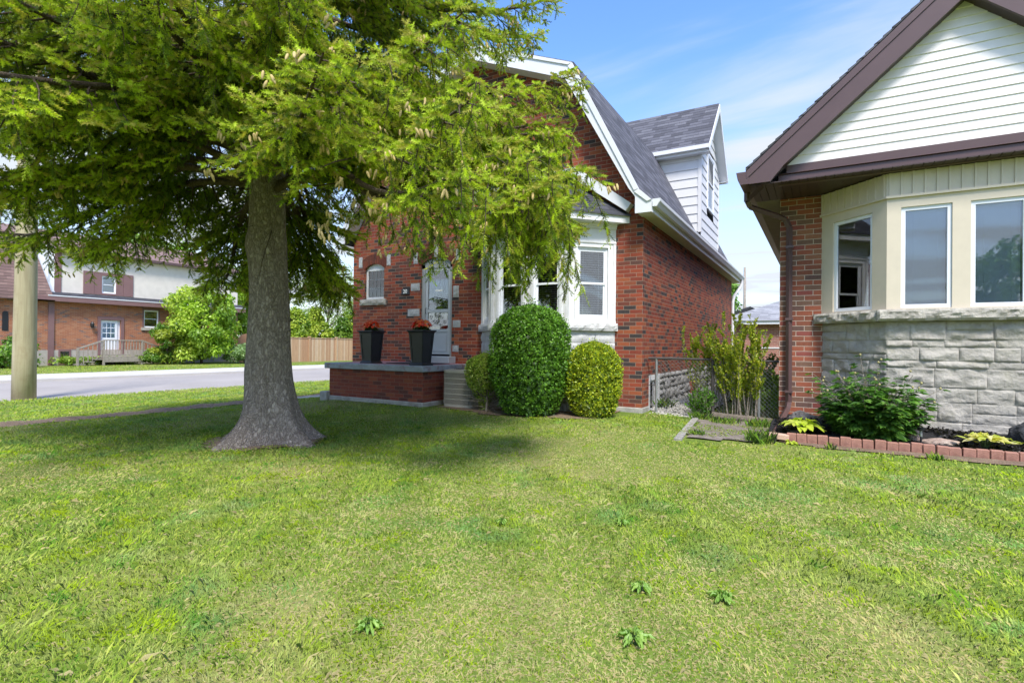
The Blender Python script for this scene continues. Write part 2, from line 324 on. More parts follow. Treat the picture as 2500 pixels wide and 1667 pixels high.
plain('concrete', (0.36, 0.35, 0.32), 0.9, var=0.22, scale=7, bmp=0.5, dirt=(0.20, 0.18, 0.15))
plain('painted_concrete', (0.30, 0.33, 0.36), 0.75, var=0.2, scale=9, bmp=0.4, dirt=(0.22, 0.10, 0.09))
plain('porch_floor', (0.42, 0.20, 0.21), 0.7, var=0.2, scale=8, dirt=(0.45, 0.40, 0.40))
plain('stone_grey', (0.40, 0.372, 0.325), 0.9, var=0.22, scale=5, bmp=0.8, dirt=(0.33, 0.31, 0.24))
plain('stone_white', (0.56, 0.56, 0.55), 0.85, var=0.18, scale=6, bmp=0.7, dirt=(0.36, 0.35, 0.33))
plain('stone_quoin', (0.50, 0.51, 0.51), 0.85, var=0.25, scale=14, bmp=0.8, dirt=(0.30, 0.31, 0.32))
plain('stone_sill', (0.45, 0.42, 0.36), 0.9, var=0.25, scale=7, bmp=0.9, dirt=(0.26, 0.24, 0.19))
plain('foundation_stone', (0.44, 0.43, 0.41), 0.95, var=0.25, scale=12, bmp=1.0, dirt=(0.22, 0.21, 0.20))
plain('far_foundation', (0.40, 0.36, 0.31), 0.95, var=0.2, scale=2)
plain('planter_black', (0.018, 0.021, 0.025), 0.42, var=0.15)
plain('black_metal', (0.015, 0.016, 0.018), 0.4, var=0.1)
plain('ac_metal', (0.42, 0.395, 0.33), 0.5, var=0.06, metal=0.0)
plain('ac_dark', (0.10, 0.10, 0.085), 0.7, var=0.1)
plain('galvanised', (0.33, 0.34, 0.34), 0.45, var=0.15, scale=20, metal=0.6)
plain('dark_rail', (0.07, 0.06, 0.055), 0.7, var=0.2, scale=20)
plain('door_grey', (0.44, 0.48, 0.52), 0.45, var=0.03)
plain('screen_frame', (0.33, 0.35, 0.36), 0.4, var=0.05)
plain('interior_dark', (0.035, 0.033, 0.032), 0.9, var=0.1)
plain('interior_grey', (0.10, 0.10, 0.10), 0.9, var=0.1)
plain('blind', (0.70, 0.69, 0.66), 0.6, var=0.03)
plain('stucco', (0.68, 0.62, 0.55), 0.95, var=0.06, scale=3, bmp=0.4)
plain('mauve_trim', (0.21, 0.115, 0.11), 0.6, var=0.08, scale=2)
plain('old_wood', (0.30, 0.26, 0.22), 0.9, var=0.25, scale=9, bmp=0.5)
plain('log_wood', (0.20, 0.165, 0.13), 0.95, var=0.35, scale=15, bmp=1.0)
plain('timber_pale', (0.36, 0.34, 0.30), 0.95, var=0.3, scale=16, bmp=0.8)
plain('paver_red', (0.34, 0.17, 0.125), 0.9, var=0.28, scale=11, bmp=0.6, dirt=(0.25, 0.17, 0.13))
plain('paver_pale', (0.58, 0.38, 0.28), 0.9, var=0.15, scale=11, bmp=0.6)
plain('rock_black', (0.045, 0.047, 0.052), 0.85, var=0.5, scale=14, bmp=1.0)
plain('rock_grey', (0.16, 0.15, 0.145), 0.9, var=0.45, scale=10, bmp=1.0)
plain('rock_pink', (0.42, 0.31, 0.25), 0.9, var=0.35, scale=9, bmp=1.0, dirt=(0.5, 0.46, 0.4))
plain('pebble', (0.42, 0.40, 0.36), 0.85, var=0.35, scale=3)
plain('terracotta', (0.30, 0.09, 0.05), 0.8)
plain('kerb', (0.52, 0.49, 0.44), 0.9, var=0.08, scale=1.2)
plain('rubber_mat', (0.03, 0.032, 0.036), 0.85, var=0.2, scale=30)
plain('lettering', (0.85, 0.85, 0.83), 0.4)
plain('green_plastic', (0.02, 0.085, 0.075), 0.6)
plain('blue_tarp', (0.20, 0.34, 0.42), 0.5)
plain('cone_tan', (0.52, 0.39, 0.16), 0.7, var=0.3, scale=60)
plain('flower_leaf', (0.03, 0.06, 0.015), 0.6)
leaf_mat('leaf', 0.38); leaf_mat('needle', 0.6, 0.42); leaf_mat('blade', 0.6, 0.4, (1.15, 1.2, 0.6), up=0.8); leaf_mat('petal', 0.5, 0.35, (1.2, 0.9, 0.6))
glass_mat('glass', refl=0.10); glass_mat('glass_sky', refl=0.07, tint=(0.85, 0.9, 0.95))
bark_mat('spruce_bark', (0.17, 0.135, 0.105), (0.44, 0.385, 0.33), 1.55, 0.9); bark_mat('twig_bark', (0.06, 0.045, 0.032), (0.16, 0.125, 0.095), 2.0, 0.5); bark_mat('shrub_bark', (0.16, 0.13, 0.10), (0.40, 0.36, 0.30), 2.0, 0.4)

def m_pole():
    m, nt, b = newmat('pole_wood'); tc = nt.nodes.new('ShaderNodeTexCoord')
    mp = nd(nt, 'ShaderNodeMapping'); mp.inputs['Scale'].default_value = (1, 1, 0.06); nt.links.new(tc.outputs['Object'], mp.inputs[0])
    f = objnoise(nt, 14, 6, 0.6, vec=mp.outputs[0]); g = objnoise(nt, 2.5, 6, 0.7)
    c = ramp(nt, f, [(0.3, (0.28, 0.235, 0.13)), (0.55, (0.40, 0.35, 0.21)), (0.75, (0.47, 0.41, 0.27))])
    c = mixc(nt, ramp(nt, g, [(0.5, (0, 0, 0)), (0.7, (0.6, 0.6, 0.6))]), c, (0.26, 0.20, 0.10))
    nt.links.new(c, b.inputs['Base Color']); b.inputs['Roughness'].default_value = 0.85; bump(nt, b, f, 0.4, 0.01)
m_pole()
def m_fence():
    m, nt, b = newmat('cedar'); uv = nt.nodes.new('ShaderNodeUVMap')
    br = nd(nt, 'ShaderNodeTexBrick', Scale=1.0); br.offset = 0; br.inputs['Brick Width'].default_value = 0.14; br.inputs['Row Height'].default_value = 8.0; br.inputs['Mortar Size'].default_value = 0.004
    br.inputs['Color1'].default_value = (0, 0, 0, 1); br.inputs['Color2'].default_value = (1, 1, 1, 1); br.inputs['Mortar'].default_value = (0, 0, 0, 1)
    mp = nd(nt, 'ShaderNodeMapping'); mp.inputs['Location'].default_value = (0, 4, 0); nt.links.new(uv.outputs[0], mp.inputs[0]); nt.links.new(mp.outputs[0], br.inputs['Vector'])
    c = ramp(nt, br.outputs['Color'], [(0, (0.50, 0.31, 0.18)), (0.3, (0.58, 0.42, 0.28)), (0.55, (0.44, 0.25, 0.14)), (0.8, (0.55, 0.36, 0.21))], 'CONSTANT')
    m2 = nd(nt, 'ShaderNodeMapping'); m2.inputs['Scale'].default_value = (1, 0.08, 1); nt.links.new(uv.outputs[0], m2.inputs[0])
    g = objnoise(nt, 30, 5, 0.6, vec=m2.outputs[0]); c = mixc(nt, 0.5, c, ramp(nt, g, [(0.3, (0.6, 0.55, 0.5)), (0.7, (1.1, 1.1, 1.1))]), 'MULTIPLY')
    c = mixc(nt, br.outputs['Fac'], c, (0.10, 0.06, 0.035)); nt.links.new(c, b.inputs['Base Color']); b.inputs['Roughness'].default_value = 0.85
m_fence()
def m_ground():
    m, nt, b = newmat('lawn_soil'); f = objnoise(nt, 0.55, 6, 0.6); g = objnoise(nt, 25, 4, 0.7)
    c = ramp(nt, f, [(0.35, (0.12, 0.19, 0.03)), (0.52, (0.17, 0.23, 0.045)), (0.68, (0.28, 0.27, 0.10))])
    c = mixc(nt, 0.7, c, ramp(nt, g, [(0.3, (0.55, 0.6, 0.5)), (0.7, (1.25, 1.2, 1.1))]), 'MULTIPLY')
    nt.links.new(c, b.inputs['Base Color']); b.inputs['Roughness'].default_value = 1; b.inputs['Specular IOR Level'].default_value = 0.1; bump(nt, b, g, 0.6, 0.03)
    m, nt, b = newmat('road_asphalt'); f = objnoise(nt, 0.35, 6, 0.6); g = objnoise(nt, 90, 3, 0.7)
    c = ramp(nt, f, [(0.35, (0.34, 0.31, 0.285)), (0.65, (0.41, 0.375, 0.345))]); c = mixc(nt, 0.35, c, ramp(nt, g, [(0.3, (0.6, 0.6, 0.6)), (0.7, (1.1, 1.1, 1.1))]), 'MULTIPLY')
    nt.links.new(c, b.inputs['Base Color']); b.inputs['Roughness'].default_value = 1.0; b.inputs['Specular IOR Level'].default_value = 0.1
    m, nt, b = newmat('dirt'); f = objnoise(nt, 7, 8, 0.75); g = objnoise(nt, 60, 4, 0.7)
    c = ramp(nt, f, [(0.3, (0.16, 0.105, 0.065)), (0.6, (0.28, 0.20, 0.13)), (0.75, (0.33, 0.27, 0.19))]); c = mixc(nt, 0.6, c, ramp(nt, g, [(0.3, (0.5, 0.5, 0.5)), (0.7, (1.2, 1.2, 1.2))]), 'MULTIPLY')
    nt.links.new(c, b.inputs['Base Color']); b.inputs['Roughness'].default_value = 1; bump(nt, b, g, 0.9, 0.02)
    m, nt, b = newmat('mulch_black'); f = objnoise(nt, 26, 7, 0.8); c = ramp(nt, f, [(0.35, (0.006, 0.006, 0.007)), (0.6, (0.022, 0.02, 0.02)), (0.75, (0.05, 0.045, 0.04))])
    nt.links.new(c, b.inputs['Base Color']); b.inputs['Roughness'].default_value = 0.9; bump(nt, b, f, 1.0, 0.03)
    brick_mat('old_pavers', [(0, (0.27, 0.235, 0.20)), (0.4, (0.32, 0.28, 0.24)), (0.7, (0.23, 0.20, 0.17))], (0.20, 0.165, 0.12), row=0.10, bw=0.20, mort=0.006, weather=(0.17, 0.15, 0.08))
m_ground()

# ------------------------------------------------------------------ ground
def sst(a, b, x):
    t = min(1, max(0, (x-a)/(b-a))); return t*t*(3-2*t)
def gz(x, y):
    h = -0.20*sst(-8.2, -13.5, x)
    h += 0.05*sst(6.0, 7.2, y)*sst(-8.9, -8.0, x)*(1-sst(-2.4, -1.6, x)*0.4)
    h += 0.018*noise.noise(Vector((x*0.5, y*0.5, 0.3))) if -14 < x < 6 and y < 9 else 0
    if -22.6 < x < -15.5: h = min(h, -0.27)
    if x < -22.6: h = -0.2 - 0.0*x
    if -9.95 < x < -9.45 and y < 7.9: h -= 0.035
    return h
def build_ground():
    xs = sorted(set([-400, -200, -120, -80, -60, -50, -42, -36, -32, -28, -25.5, -24, -22.65, -22.55, -20, -18, -15.75, -15.55] + list(np.arange(-15.3, -10.2, 0.35)) + list(np.arange(-10.1, -9.3, 0.05)) + list(np.arange(-9.25, 4.2, 0.2)) + [5, 7, 10, 15, 25, 50, 100, 200, 400]))
    ys = sorted(set([-400, -200, -100, -50, -25, -12, -6, -3] + list(np.arange(-2, 9.6, 0.2)) + [10, 11, 13, 16, 20, 25, 30, 35, 45, 60, 100, 200, 400]))
    V = [(x, y, gz(x, y)) for y in ys for x in xs]; nx = len(xs); Fc = [(j*nx+i, j*nx+i+1, (j+1)*nx+i+1, (j+1)*nx+i) for j in range(len(ys)-1) for i in range(nx-1)]
    tag(np_mesh('ground', V, Fc, M['lawn_soil'], smooth=True), kind='structure')
    mb = MB(); mb.box(-22.35, -15.62, -200, 200, -0.42, -0.235); tag(mb.build('road', M['road_asphalt']), kind='structure')
    mb = MB(); mb.box(-22.5, -22.35, -200, 200, -0.42, -0.15); mb.box(-25.6, -22.5, -200, 200, -0.42, -0.146); tag(mb.build('pavement', M['kerb']), kind='structure')
    # sunken old path at the side of the house
    mb = MB(); y = -6.0
    while y < 16:
        z = gz(-9.6, y+0.7)+0.006+random.uniform(-0.006, 0.006); mb.hexa([(-9.74, y, z-0.08), (-9.40, y, z-0.08), (-9.40, y+1.48, z-0.08), (-9.74, y+1.48, z-0.08), (-9.74, y, z), (-9.40, y, z), (-9.40, y+1.48, z), (-9.74, y+1.48, z)]); y += 1.5
    tag(mb.build('path', M['concrete'], bevel=0.008), kind='structure')
    V = []; Fc = []; n = 0
    ys = np.arange(-6, 12, 0.12)
    for y in ys:
        w = 0.10*noise.noise(Vector((y*1.3, 0, 2))); w2 = 0.10*noise.noise(Vector((y*1.7, 4, 2)))
        for k, x in enumerate((-10.24+w, -10.0, -9.86, -9.75)): V.append((x, y, gz(x, y)+0.012+0.01*math.sin(y*9+k)))
    for j in range(len(ys)-1):
        for k in range(3): Fc.append((j*4+k, j*4+k+1, j*4+4+k+1, j*4+4+k))
    tag(np_mesh('dirt_verge', V, Fc, M['dirt'], smooth=True), kind='structure')
    # bare soil round the base of the house, along the brick edging and between the houses
    def patch(name, poly, mat, dz=0.012, res=0.1, hf=None):
        xs_ = [p[0] for p in poly]; ys_ = [p[1] for p in poly]; V = []; Fc = []; ids = {}
        def inside(x, y):
            c = False; n = len(poly)
            for i in range(n):
                x1, y1 = poly[i]; x2, y2 = poly[(i+1) % n]
                if (y1 > y) != (y2 > y) and x < (x2-x1)*(y-y1)/(y2-y1)+x1: c = not c
            return c
        def vid(i, j):
            if (i, j) not in ids:
                x = min(xs_)+i*res; y = min(ys_)+j*res; ids[(i, j)] = len(V)
                V.append((x+0.35*res*noise.noise(Vector((x*9, y*9, 1))), y+0.35*res*noise.noise(Vector((x*9, y*9, 5))), (hf or gz)(x, y)+dz+0.006*noise.noise(Vector((x*6, y*6, 8)))))
            return ids[(i, j)]
        for i in range(int((max(xs_)-min(xs_))/res)+1):
            for j in range(int((max(ys_)-min(ys_))/res)+1):
                if inside(min(xs_)+(i+.5)*res, min(ys_)+(j+.5)*res): Fc.append((vid(i, j), vid(i+1, j), vid(i+1, j+1), vid(i, j+1)))
        o = np_mesh(name, V, Fc, mat, smooth=True); autouv(o.data); return tag(o, kind='structure')
    patch('bare_soil', [(-5.8, 7.35), (-5.0, 7.2), (-4.6, 7.0), (-3.2, 7.25), (-2.9, 7.5), (-2.9, 8.7), (-5.8, 8.7)], M['dirt'])
    patch('soil_strip', [(-0.35, 6.98), (0.6, 6.90), (1.8, 6.82), (3.3, 6.78), (3.3, 7.2), (-0.5, 7.2)], M['dirt'], 0.012, 0.07)
    patch('tree_soil', [(-6.1, 3.5), (-5.7, 3.3), (-5.2, 3.45), (-4.95, 3.95), (-5.1, 4.4), (-5.6, 4.6), (-6.1, 4.4), (-6.3, 3.9)], M['dirt'], 0.016, 0.1)
    patch('paving', [(-1.45, 6.75), (-0.62, 6.85), (-0.56, 8.7), (-1.62, 8.7)], M['old_pavers'], 0.02, 0.1)
    def mh(x, y): return 0.075+0.12*sst(7.2, 7.9, y)+0.02*noise.noise(Vector((x*4, y*4, 1)))
    patch('mulch_bed', [(-0.56, 7.21), (3.3, 7.21), (3.3, 8.70), (2.8, 8.7), (2.2, 8.06), (0.7, 8.02), (0.05, 8.72), (-0.5, 8.72)], M['mulch_black'], 0.0, 0.06, mh)
    return mh
mulch_h = build_ground()

# ------------------------------------------------------------------ rock-faced stone walling
def ashlar(name, F, u0, u1, z0, z1, mat, parent, rows=(0.10, 0.20, 0.15, 0.24), wlen=(0.28, 0.62), relief=0.028, joint=0.006, seed=1, res=0.035, n0=0.0):
    R = random.Random(seed); V = []; Fc = []
    z = z0; k = 0
    while z < z1-0.02:
        h = R.choice(rows); h = z1-z if z+h > z1-0.07 else h
        u = u0-(R.random()*0.2 if k % 2 else 0); 
        while u < u1-1e-4:
            w = R.uniform(*wlen); a = max(u, u0); b = u+w
            if b > u1-0.14: b = u1
            parts = [(z, z+h)]
            if h > 0.19 and R.random() < 0.35: parts = [(z, z+h*0.5), (z+h*0.5, z+h)]
            for (za, zb) in parts:
                nu = max(3, int((b-a)/res)); nz_ = max(3, int((zb-za)/res)); i0 = len(V); off = R.uniform(0, 99); amp = relief*R.uniform(0.7, 1.3)
                for j in range(nz_+1):
                    for i in range(nu+1):
                        s = i/nu; t = j/nz_; uu = a+joint/2+(b-a-joint)*s; vv = za+joint/2+(zb-za-joint)*t
                        e = min(1, 0.15+min(s, 1-s)*(b-a)/0.016, 0.15+min(t, 1-t)*(zb-za)/0.016)
                        p = Vector((uu*7, vv*11, off)); q = noise.noise(p)+0.6*noise.noise(p*2.3)+0.5*noise.noise(p*5.1)+0.35*abs(noise.noise(p*9.7))
                        ridge = max(0, 0.75-abs(t-0.42-0.25*noise.noise(Vector((uu*5, off, 0))))*1.7)
                        n1_ = noise.noise(p*0.9+Vector((0, 3, 0)))*5; ter = (math.floor(n1_)+min(1, (n1_-math.floor(n1_))*2.2))/5
                        V.append(F.p(uu, n0+0.004+e*(0.30*relief+amp*(0.35*ridge+0.30*q+0.9*ter)), vv))
                for j in range(nz_):
                    for i in range(nu): Fc.append((i0+j*(nu+1)+i, i0+j*(nu+1)+i+1, i0+(j+1)*(nu+1)+i+1, i0+(j+1)*(nu+1)+i))
                # sides of the block back to the joint
            u = b
            if b >= u1: break
        z += h; k += 1
    return np_mesh(name, V, Fc, mat, parent, smooth=False)
def rough_block(mb, F, u0, u1, n0, n1, z0, z1, seed=0, amp=0.012, res=0.04):
    "stone lintel or sill with a rough broken face"
    nu = max(2, int((u1-u0)/res)); nz_ = max(2, int((z1-z0)/res)); i0 = len(mb.v)
    for j in range(nz_+1):
        for i in range(nu+1):
            s = i/nu; t = j/nz_; uu = u0+(u1-u0)*s; zz = z0+(z1-z0)*t; e = 1 if 0 < i < nu and 0 < j < nz_ else 0.0
            p = Vector((uu*9+seed, zz*12, seed*1.7)); mb.v.append(F.p(uu, n1-amp+e*amp*(1.1+1.6*noise.noise(p)+0.8*noise.noise(p*2.7)), zz))
    for j in range(nz_):
        for i in range(nu): mb.f.append((i0+j*(nu+1)+i, i0+j*(nu+1)+i+1, i0+(j+1)*(nu+1)+i+1, i0+(j+1)*(nu+1)+i))
    a = n1-amp
    mb.face([F.p(u0, n0, z1), F.p(u0, a, z1), F.p(u1, a, z1), F.p(u1, n0, z1)]); mb.face([F.p(u0, a, z0), F.p(u0, n0, z0), F.p(u1, n0, z0), F.p(u1, a, z0)])
    mb.face([F.p(u0, n0, z0), F.p(u0, a, z0), F.p(u0, a, z1), F.p(u0, n0, z1)]); mb.face([F.p(u1, a, z0), F.p(u1, n0, z0), F.p(u1, n0, z1), F.p(u1, a, z1)])

# ------------------------------------------------------------------ windows
def blinds(F, u0, u1, z0, z1, n, parent, pitch=0.025, tilt=0.6, drop=1.0, wdt=0.022, name='blind'):
    mb = MB(); z = z1-0.02; zend = z1-(z1-z0)*drop; c = math.cos(tilt)*wdt/2; s = math.sin(tilt)*wdt/2
    mb.fbox(F, u0, u1, n-0.012, n+0.012, z1-0.02, z1)
    while z > zend+0.01:
        mb.face([F.p(u0, n-c, z+s), F.p(u1, n-c, z+s), F.p(u1, n+c, z-s), F.p(u0, n+c, z-s)]); z -= pitch
    mb.fbox(F, u0, u1, n-0.01, n+0.01, zend-0.005, zend+0.012)
    for q in (0.2, 0.8): uu = u0+(u1-u0)*q; mb.fbox(F, uu-0.0015, uu+0.0015, n+0.011, n+0.013, zend, z1)
    return mb.build(name, M['blind'], parent)
def window(parent, F, u0, u1, z0, z1, n, fw_=0.05, th=0.05, kind='hung', frame='vinyl_white', glass='glass', bl=True, pitch=0.025, tilt=0.6, drop=1.0, grid=None, label=None):
    "frame fills u0..u1 x z0..z1 with its front face at n"
    mb = MB(); zm = (z0+z1)/2
    mb.fbox(F, u0, u1, n-th, n, z0, z0+fw_); mb.fbox(F, u0, u1, n-th, n, z1-fw_, z1)
    mb.fbox(F, u0, u0+fw_, n-th, n, z0+fw_, z1-fw_); mb.fbox(F, u1-fw_, u1, n-th, n, z0+fw_, z1-fw_)
    w = mb.build('window', M[frame], parent, bevel=0.003)
    if label: w['label'] = label
    a, b, c, d = u0+fw_, u1-fw_, z0+fw_, z1-fw_
    def pane(a, b, c, d, n_): p = MB(); p.fbox(F, a, b, n_-0.004, n_, c, d); p.build('pane', M[glass], w)
    if kind == 'hung':
        s_ = 0.035; q = MB()
        for (zz0, zz1, nn) in ((zm-0.02, d, n-0.008), (c, zm+0.018, n-0.026)):
            q.fbox(F, a, b, nn-0.016, nn, zz0, zz0+s_); q.fbox(F, a, b, nn-0.016, nn, zz1-s_, zz1); q.fbox(F, a, a+s_*0.8, nn-0.016, nn, zz0+s_, zz1-s_); q.fbox(F, b-s_*0.8, b, nn-0.016, nn, zz0+s_, zz1-s_)
            pane(a+s_*0.8, b-s_*0.8, zz0+s_, zz1-s_, nn-0.006)
        q.build('sash', M[frame], w)
    else: pane(a, b, c, d, n-0.02)
    if grid:
        g = MB(); gu, gz_ = grid
        for i in range(1, gu): uu = a+(b-a)*i/gu; g.fbox(F, uu-0.004, uu+0.004, n-0.019, n-0.012, c, d)
        for i in range(1, gz_): zz = c+(d-c)*i/gz_; g.fbox(F, a, b, n-0.0185, n-0.0125, zz-0.004, zz+0.004)
        g.build('leading', M['galvanised'], w)
    if bl: blinds(F, a+0.005, b-0.005, c, d, n-th-0.03, w, pitch, tilt, drop)
    return w
def arch_fn(u0, u1, spring, rise):
    c = (u0+u1)/2; h = (u1-u0)/2; R = (h*h+rise*rise)/(2*rise)
    return lambda u: spring+math.sqrt(max(0, R*R-(u-c)**2))-(R-rise)
def shift_fn(f, d): return lambda u: f(u)+d

# ------------------------------------------------------------------ the red brick house
YF = 8.65; XL = -9.26; XR = -2.55; YB = 18.65; XC = -5.905
def main_house():
    H = thing('brick_house', 'two-storey red brick house with gambrel roof, white bay window and house number 20', 'house', (XC, YF, 0))
    P = lambda o: rel(H, o)
    Ff = Frame((0, YF, 0), (1, 0, 0), (0, -1, 0)); Fr = Frame((XR, 0, 0), (0, 1, 0), (1, 0, 0)); Fl = Frame((XL, 0, 0), (0, -1, 0), (-1, 0, 0)); Fb = Frame((0, YB, 0), (-1, 0, 0), (0, 1, 0))
    zE = 3.44; bx = 2.18; zB = 5.86; zR = 6.85     # wall line under the roof planes
    def roofline(u):
        d = abs(u-XC); e = XR-XC
        if d > bx: return zE-0.1+(zB-zE+0.1)*(e-d)/(e-bx)
        return zB+(zR-zB)*(bx-d)/bx
    # door and window openings in the front
    dA = arch_fn(-7.27, -6.46, 2.80, 0.14); wA = arch_fn(-8.90, -8.32, 2.82, 0.10)
    samp = [XL, XR, XC-bx, XC+bx, XC] + [-7.27+0.81*i/8 for i in range(9)] + [-8.90+0.58*i/6 for i in range(7)]
    mb = MB()
    strip_wall(mb, Ff, samp, 0.13, roofline, [(-7.27, -6.46, 0.76, dA), (-8.90, -8.32, 2.13, wA), (-6.60, -5.21, 4.10, 5.35), (-5.55, -3.20, 0.6, 3.2)], depth=0.10)
    strip_wall(mb, Fr, [YF, YB], lambda u: 0.66 if u > 9.05 else 0.13, zE, [(9.04999, 9.05001, 0.13, 0.14)], depth=0.0)
    strip_wall(mb, Fl, [-YB, -YF], -0.3, zE); strip_wall(mb, Fb, [-XR, -XL, -XC, -(XC-bx), -(XC+bx)], -0.2, lambda u: roofline(-u))
    mb.fbox(Fr, YF+0.002, 9.05, -0.05, -0.002, 0.13, 0.66)
    P(mb.build('brick_wall', M['brick_main']))
    # concrete plinth
    mb = MB(); mb.box(-3.3, XR+0.012, YF-0.02, 9.03, -0.1, 0.13); P(mb.build('plinth', M['concrete'], bevel=0.01)); mb = MB(); mb.box(XL, -5.7, YF-0.01, YF+0.2, -0.2, 0.13); P(mb.build('plinth', M['concrete'], bevel=0.01))
    o = ashlar('foundation', Fr, 9.72, YB, -0.05, 0.66, M['foundation_stone'], None, rows=(0.205,), wlen=(0.4, 0.46), relief=0.05, res=0.03, seed=3, n0=-0.01); P(o)
    mb = MB(); mb.fbox(Fr, 9.05, 9.72, -0.10, -0.06, -0.05, 0.66); mb.fbox(Fr, 9.60, 9.72, -0.05, 0.012, 0.0, 0.66); mb.fbox(Fr, 9.05, 9.60, -0.05, 0.006, 0.56, 0.655); mb.fbox(Fr, 9.05, 9.12, -0.05, 0.006, 0.0, 0.56)
    P(mb.build('basement_surround', M['old_white_paint']))
    w = window(None, Fr, 9.13, 9.59, 0.03, 0.55, -0.02, 0.03, 0.03, 'fixed', 'old_white_paint', bl=False, label='basement window close to the chain-link fence'); P(w)
    mb = MB(); mb.fbox(Fr, 12.3, 12.62, -0.02, 0.055, 0.10, 0.40); P(mb.build('vent', M['terracotta'], bevel=0.004))
    # window heads: soldier arch with stone ends
    def archhead(a, f, u0, u1, zt, keystone, seed):
        mb = MB(); n = max(6, int((u1-u0+0.1)/0.066)); e = 0.05; c = (u0+u1)/2
        for i in range(n):
            s0 = u0-e+(u1-u0+2*e)*i/n; s1 = u0-e+(u1-u0+2*e)*(i+1)/n-0.007; sp = 0.10
            if keystone and abs((s0+s1)/2-c) < 0.055: continue
            fan = lambda u: c+(u-c)*(1+sp*1.4)
            b0 = f(min(max(s0, u0), u1)); b1 = f(min(max(s1, u0), u1)); h = 0.215
            Q = [Ff.p(s0, 0.006, b0), Ff.p(s1, 0.006, b1), Ff.p(fan(s1), 0.006, b1+h), Ff.p(fan(s0), 0.006, b0+h)]
            mb.prism(Q, (0, 0.05, 0))
        P(mb.build('brick_arch', M['brick_arch'+str(a)]))
        for s in (-1, 1):
            st = MB(); x = c+s*((u1-u0)/2*1.12+0.10); rough_block(st, Ff, x-0.055, x+0.055, -0.02, 0.012, f(u0)+0.04, f(u0)+0.27, seed+s, 0.006); P(st.build('arch_stone', M['stone_quoin']))
        if keystone: st = MB(); rough_block(st, Ff, c-0.05, c+0.05, -0.02, 0.02, f(c)+0.005, f(c)+0.27, seed+5, 0.008); P(st.build('keystone', M['stone_quoin']))
    for a in (1, 2): brick_mat('brick_arch'+str(a), [(0, (0.17, 0.055, 0.035)), (0.5, (0.24, 0.07, 0.04)), (0.8, (0.12, 0.05, 0.04))], (0.2, 0.12, 0.09), row=0.5, bw=0.07, mort=0.002, off=(0.013*a, 0))
    archhead(1, wA, -8.90, -8.32, 3.1, False, 11); archhead(2, dA, -7.27, -6.46, 3.2, True, 21)
    # quoin stones round the door
    for (a, b, c, d) in ((-7.54, -7.30, 2.27, 2.425), (-7.62, -7.30, 1.735, 1.885), (-6.43, -6.29, 2.10, 2.33), (-6.43, -6.24, 1.49, 1.635), (-6.43, -6.28, 1.0, 1.13)):
        st = MB(); rough_block(st, Ff, a, b, -0.02, 0.014, c, d, a*7, 0.008); P(st.build('quoin_stone', M['stone_quoin']))
    st = MB(); rough_block(st, Ff, -9.02, -8.24, -0.05, 0.05, 2.0, 2.13, 3, 0.012); P(st.build('window_sill', M['stone_sill']))
    st = MB(); rough_block(st, Ff, -6.95, -4.86, -0.05, 0.05, 3.97, 4.10, 4, 0.012); P(st.build('window_sill', M['stone_sill']))
    # small arched window with leaded lights
    w = window(None, Ff, -8.90, -8.32, 2.13, 2.82, -0.05, 0.05, 0.05, 'fixed', 'old_white_paint', 'glass', bl=True, pitch=0.02, tilt=1.2, grid=(4, 3), label='small arched window with leaded glass and a stone sill'); P(w)
    mb = MB(); n = 8
    for i in range(n):
        a = -8.90+0.58*i/n; b = a+0.58/n; mb.hexa([Ff.p(a, -0.05, 2.82), Ff.p(b, -0.05, 2.82), Ff.p(b, -0.10, 2.82), Ff.p(a, -0.10, 2.82), Ff.p(a, -0.05, wA(a)), Ff.p(b, -0.05, wA(b)), Ff.p(b, -0.10, wA(b)), Ff.p(a, -0.10, wA(a))])
    o = mb.build('head', M['old_white_paint']); o.parent = w
    # upper window: pair of sashes
    for (a, b, lb) in ((-6.60, -5.91, 'upper left sash window above the front door'), (-5.90, -5.21, 'upper right sash window behind the spruce branches')):
        P(window(None, Ff, a, b, 4.10, 5.35, -0.04, 0.06, 0.05, 'hung', 'old_white_paint', bl=True, label=lb))
    # front door: screen door in an arched white-grey frame
    D = MB(); a, b = -7.27, -6.46
    D.fbox(Ff, a, a+0.09, -0.10, -0.03, 0.90, 2.80); D.fbox(Ff, b-0.07, b, -0.10, -0.03, 0.90, 2.80); D.fbox(Ff, a, b, -0.10, -0.03, 2.72, 2.80)
    n = 10
    for i in range(n):
        u = a+(b-a)*i/n; v = a+(b-a)*(i+1)/n; D.hexa([Ff.p(u, -0.03, 2.80), Ff.p(v, -0.03, 2.80), Ff.p(v, -0.10, 2.80), Ff.p(u, -0.10, 2.80), Ff.p(u, -0.03, dA(u)), Ff.p(v, -0.03, dA(v)), Ff.p(v, -0.10, dA(v)), Ff.p(u, -0.10, dA(u))])
    door = D.build('door', M['screen_frame'], bevel=0.003); P(door)
    s = MB(); a1, b1 = -7.175, -6.535
    for (x0, x1, z0_, z1_) in ((a1, a1+0.06, 0.94, 2.71), (b1-0.05, b1, 0.94, 2.71), (a1+0.06, b1-0.05, 2.65, 2.71), (a1+0.06, b1-0.05, 1.80, 1.87), (a1+0.06, b1-0.05, 1.40, 1.46)): s.fbox(Ff, x0, x1, -0.075, -0.04, z0_, z1_)
    s.fbox(Ff, a1+0.06, b1-0.05, -0.07, -0.05, 0.94, 1.40); s.fbox(Ff, a1+0.10, b1-0.09, -0.05, -0.042, 1.0, 1.35)
    s.build('screen_door', M['door_grey'], door, bevel=0.003)
    p = MB(); p.fbox(Ff, a1+0.06, b1-0.05, -0.062, -0.058, 1.87, 2.65); p.build('pane', M['glass_sky'], door)
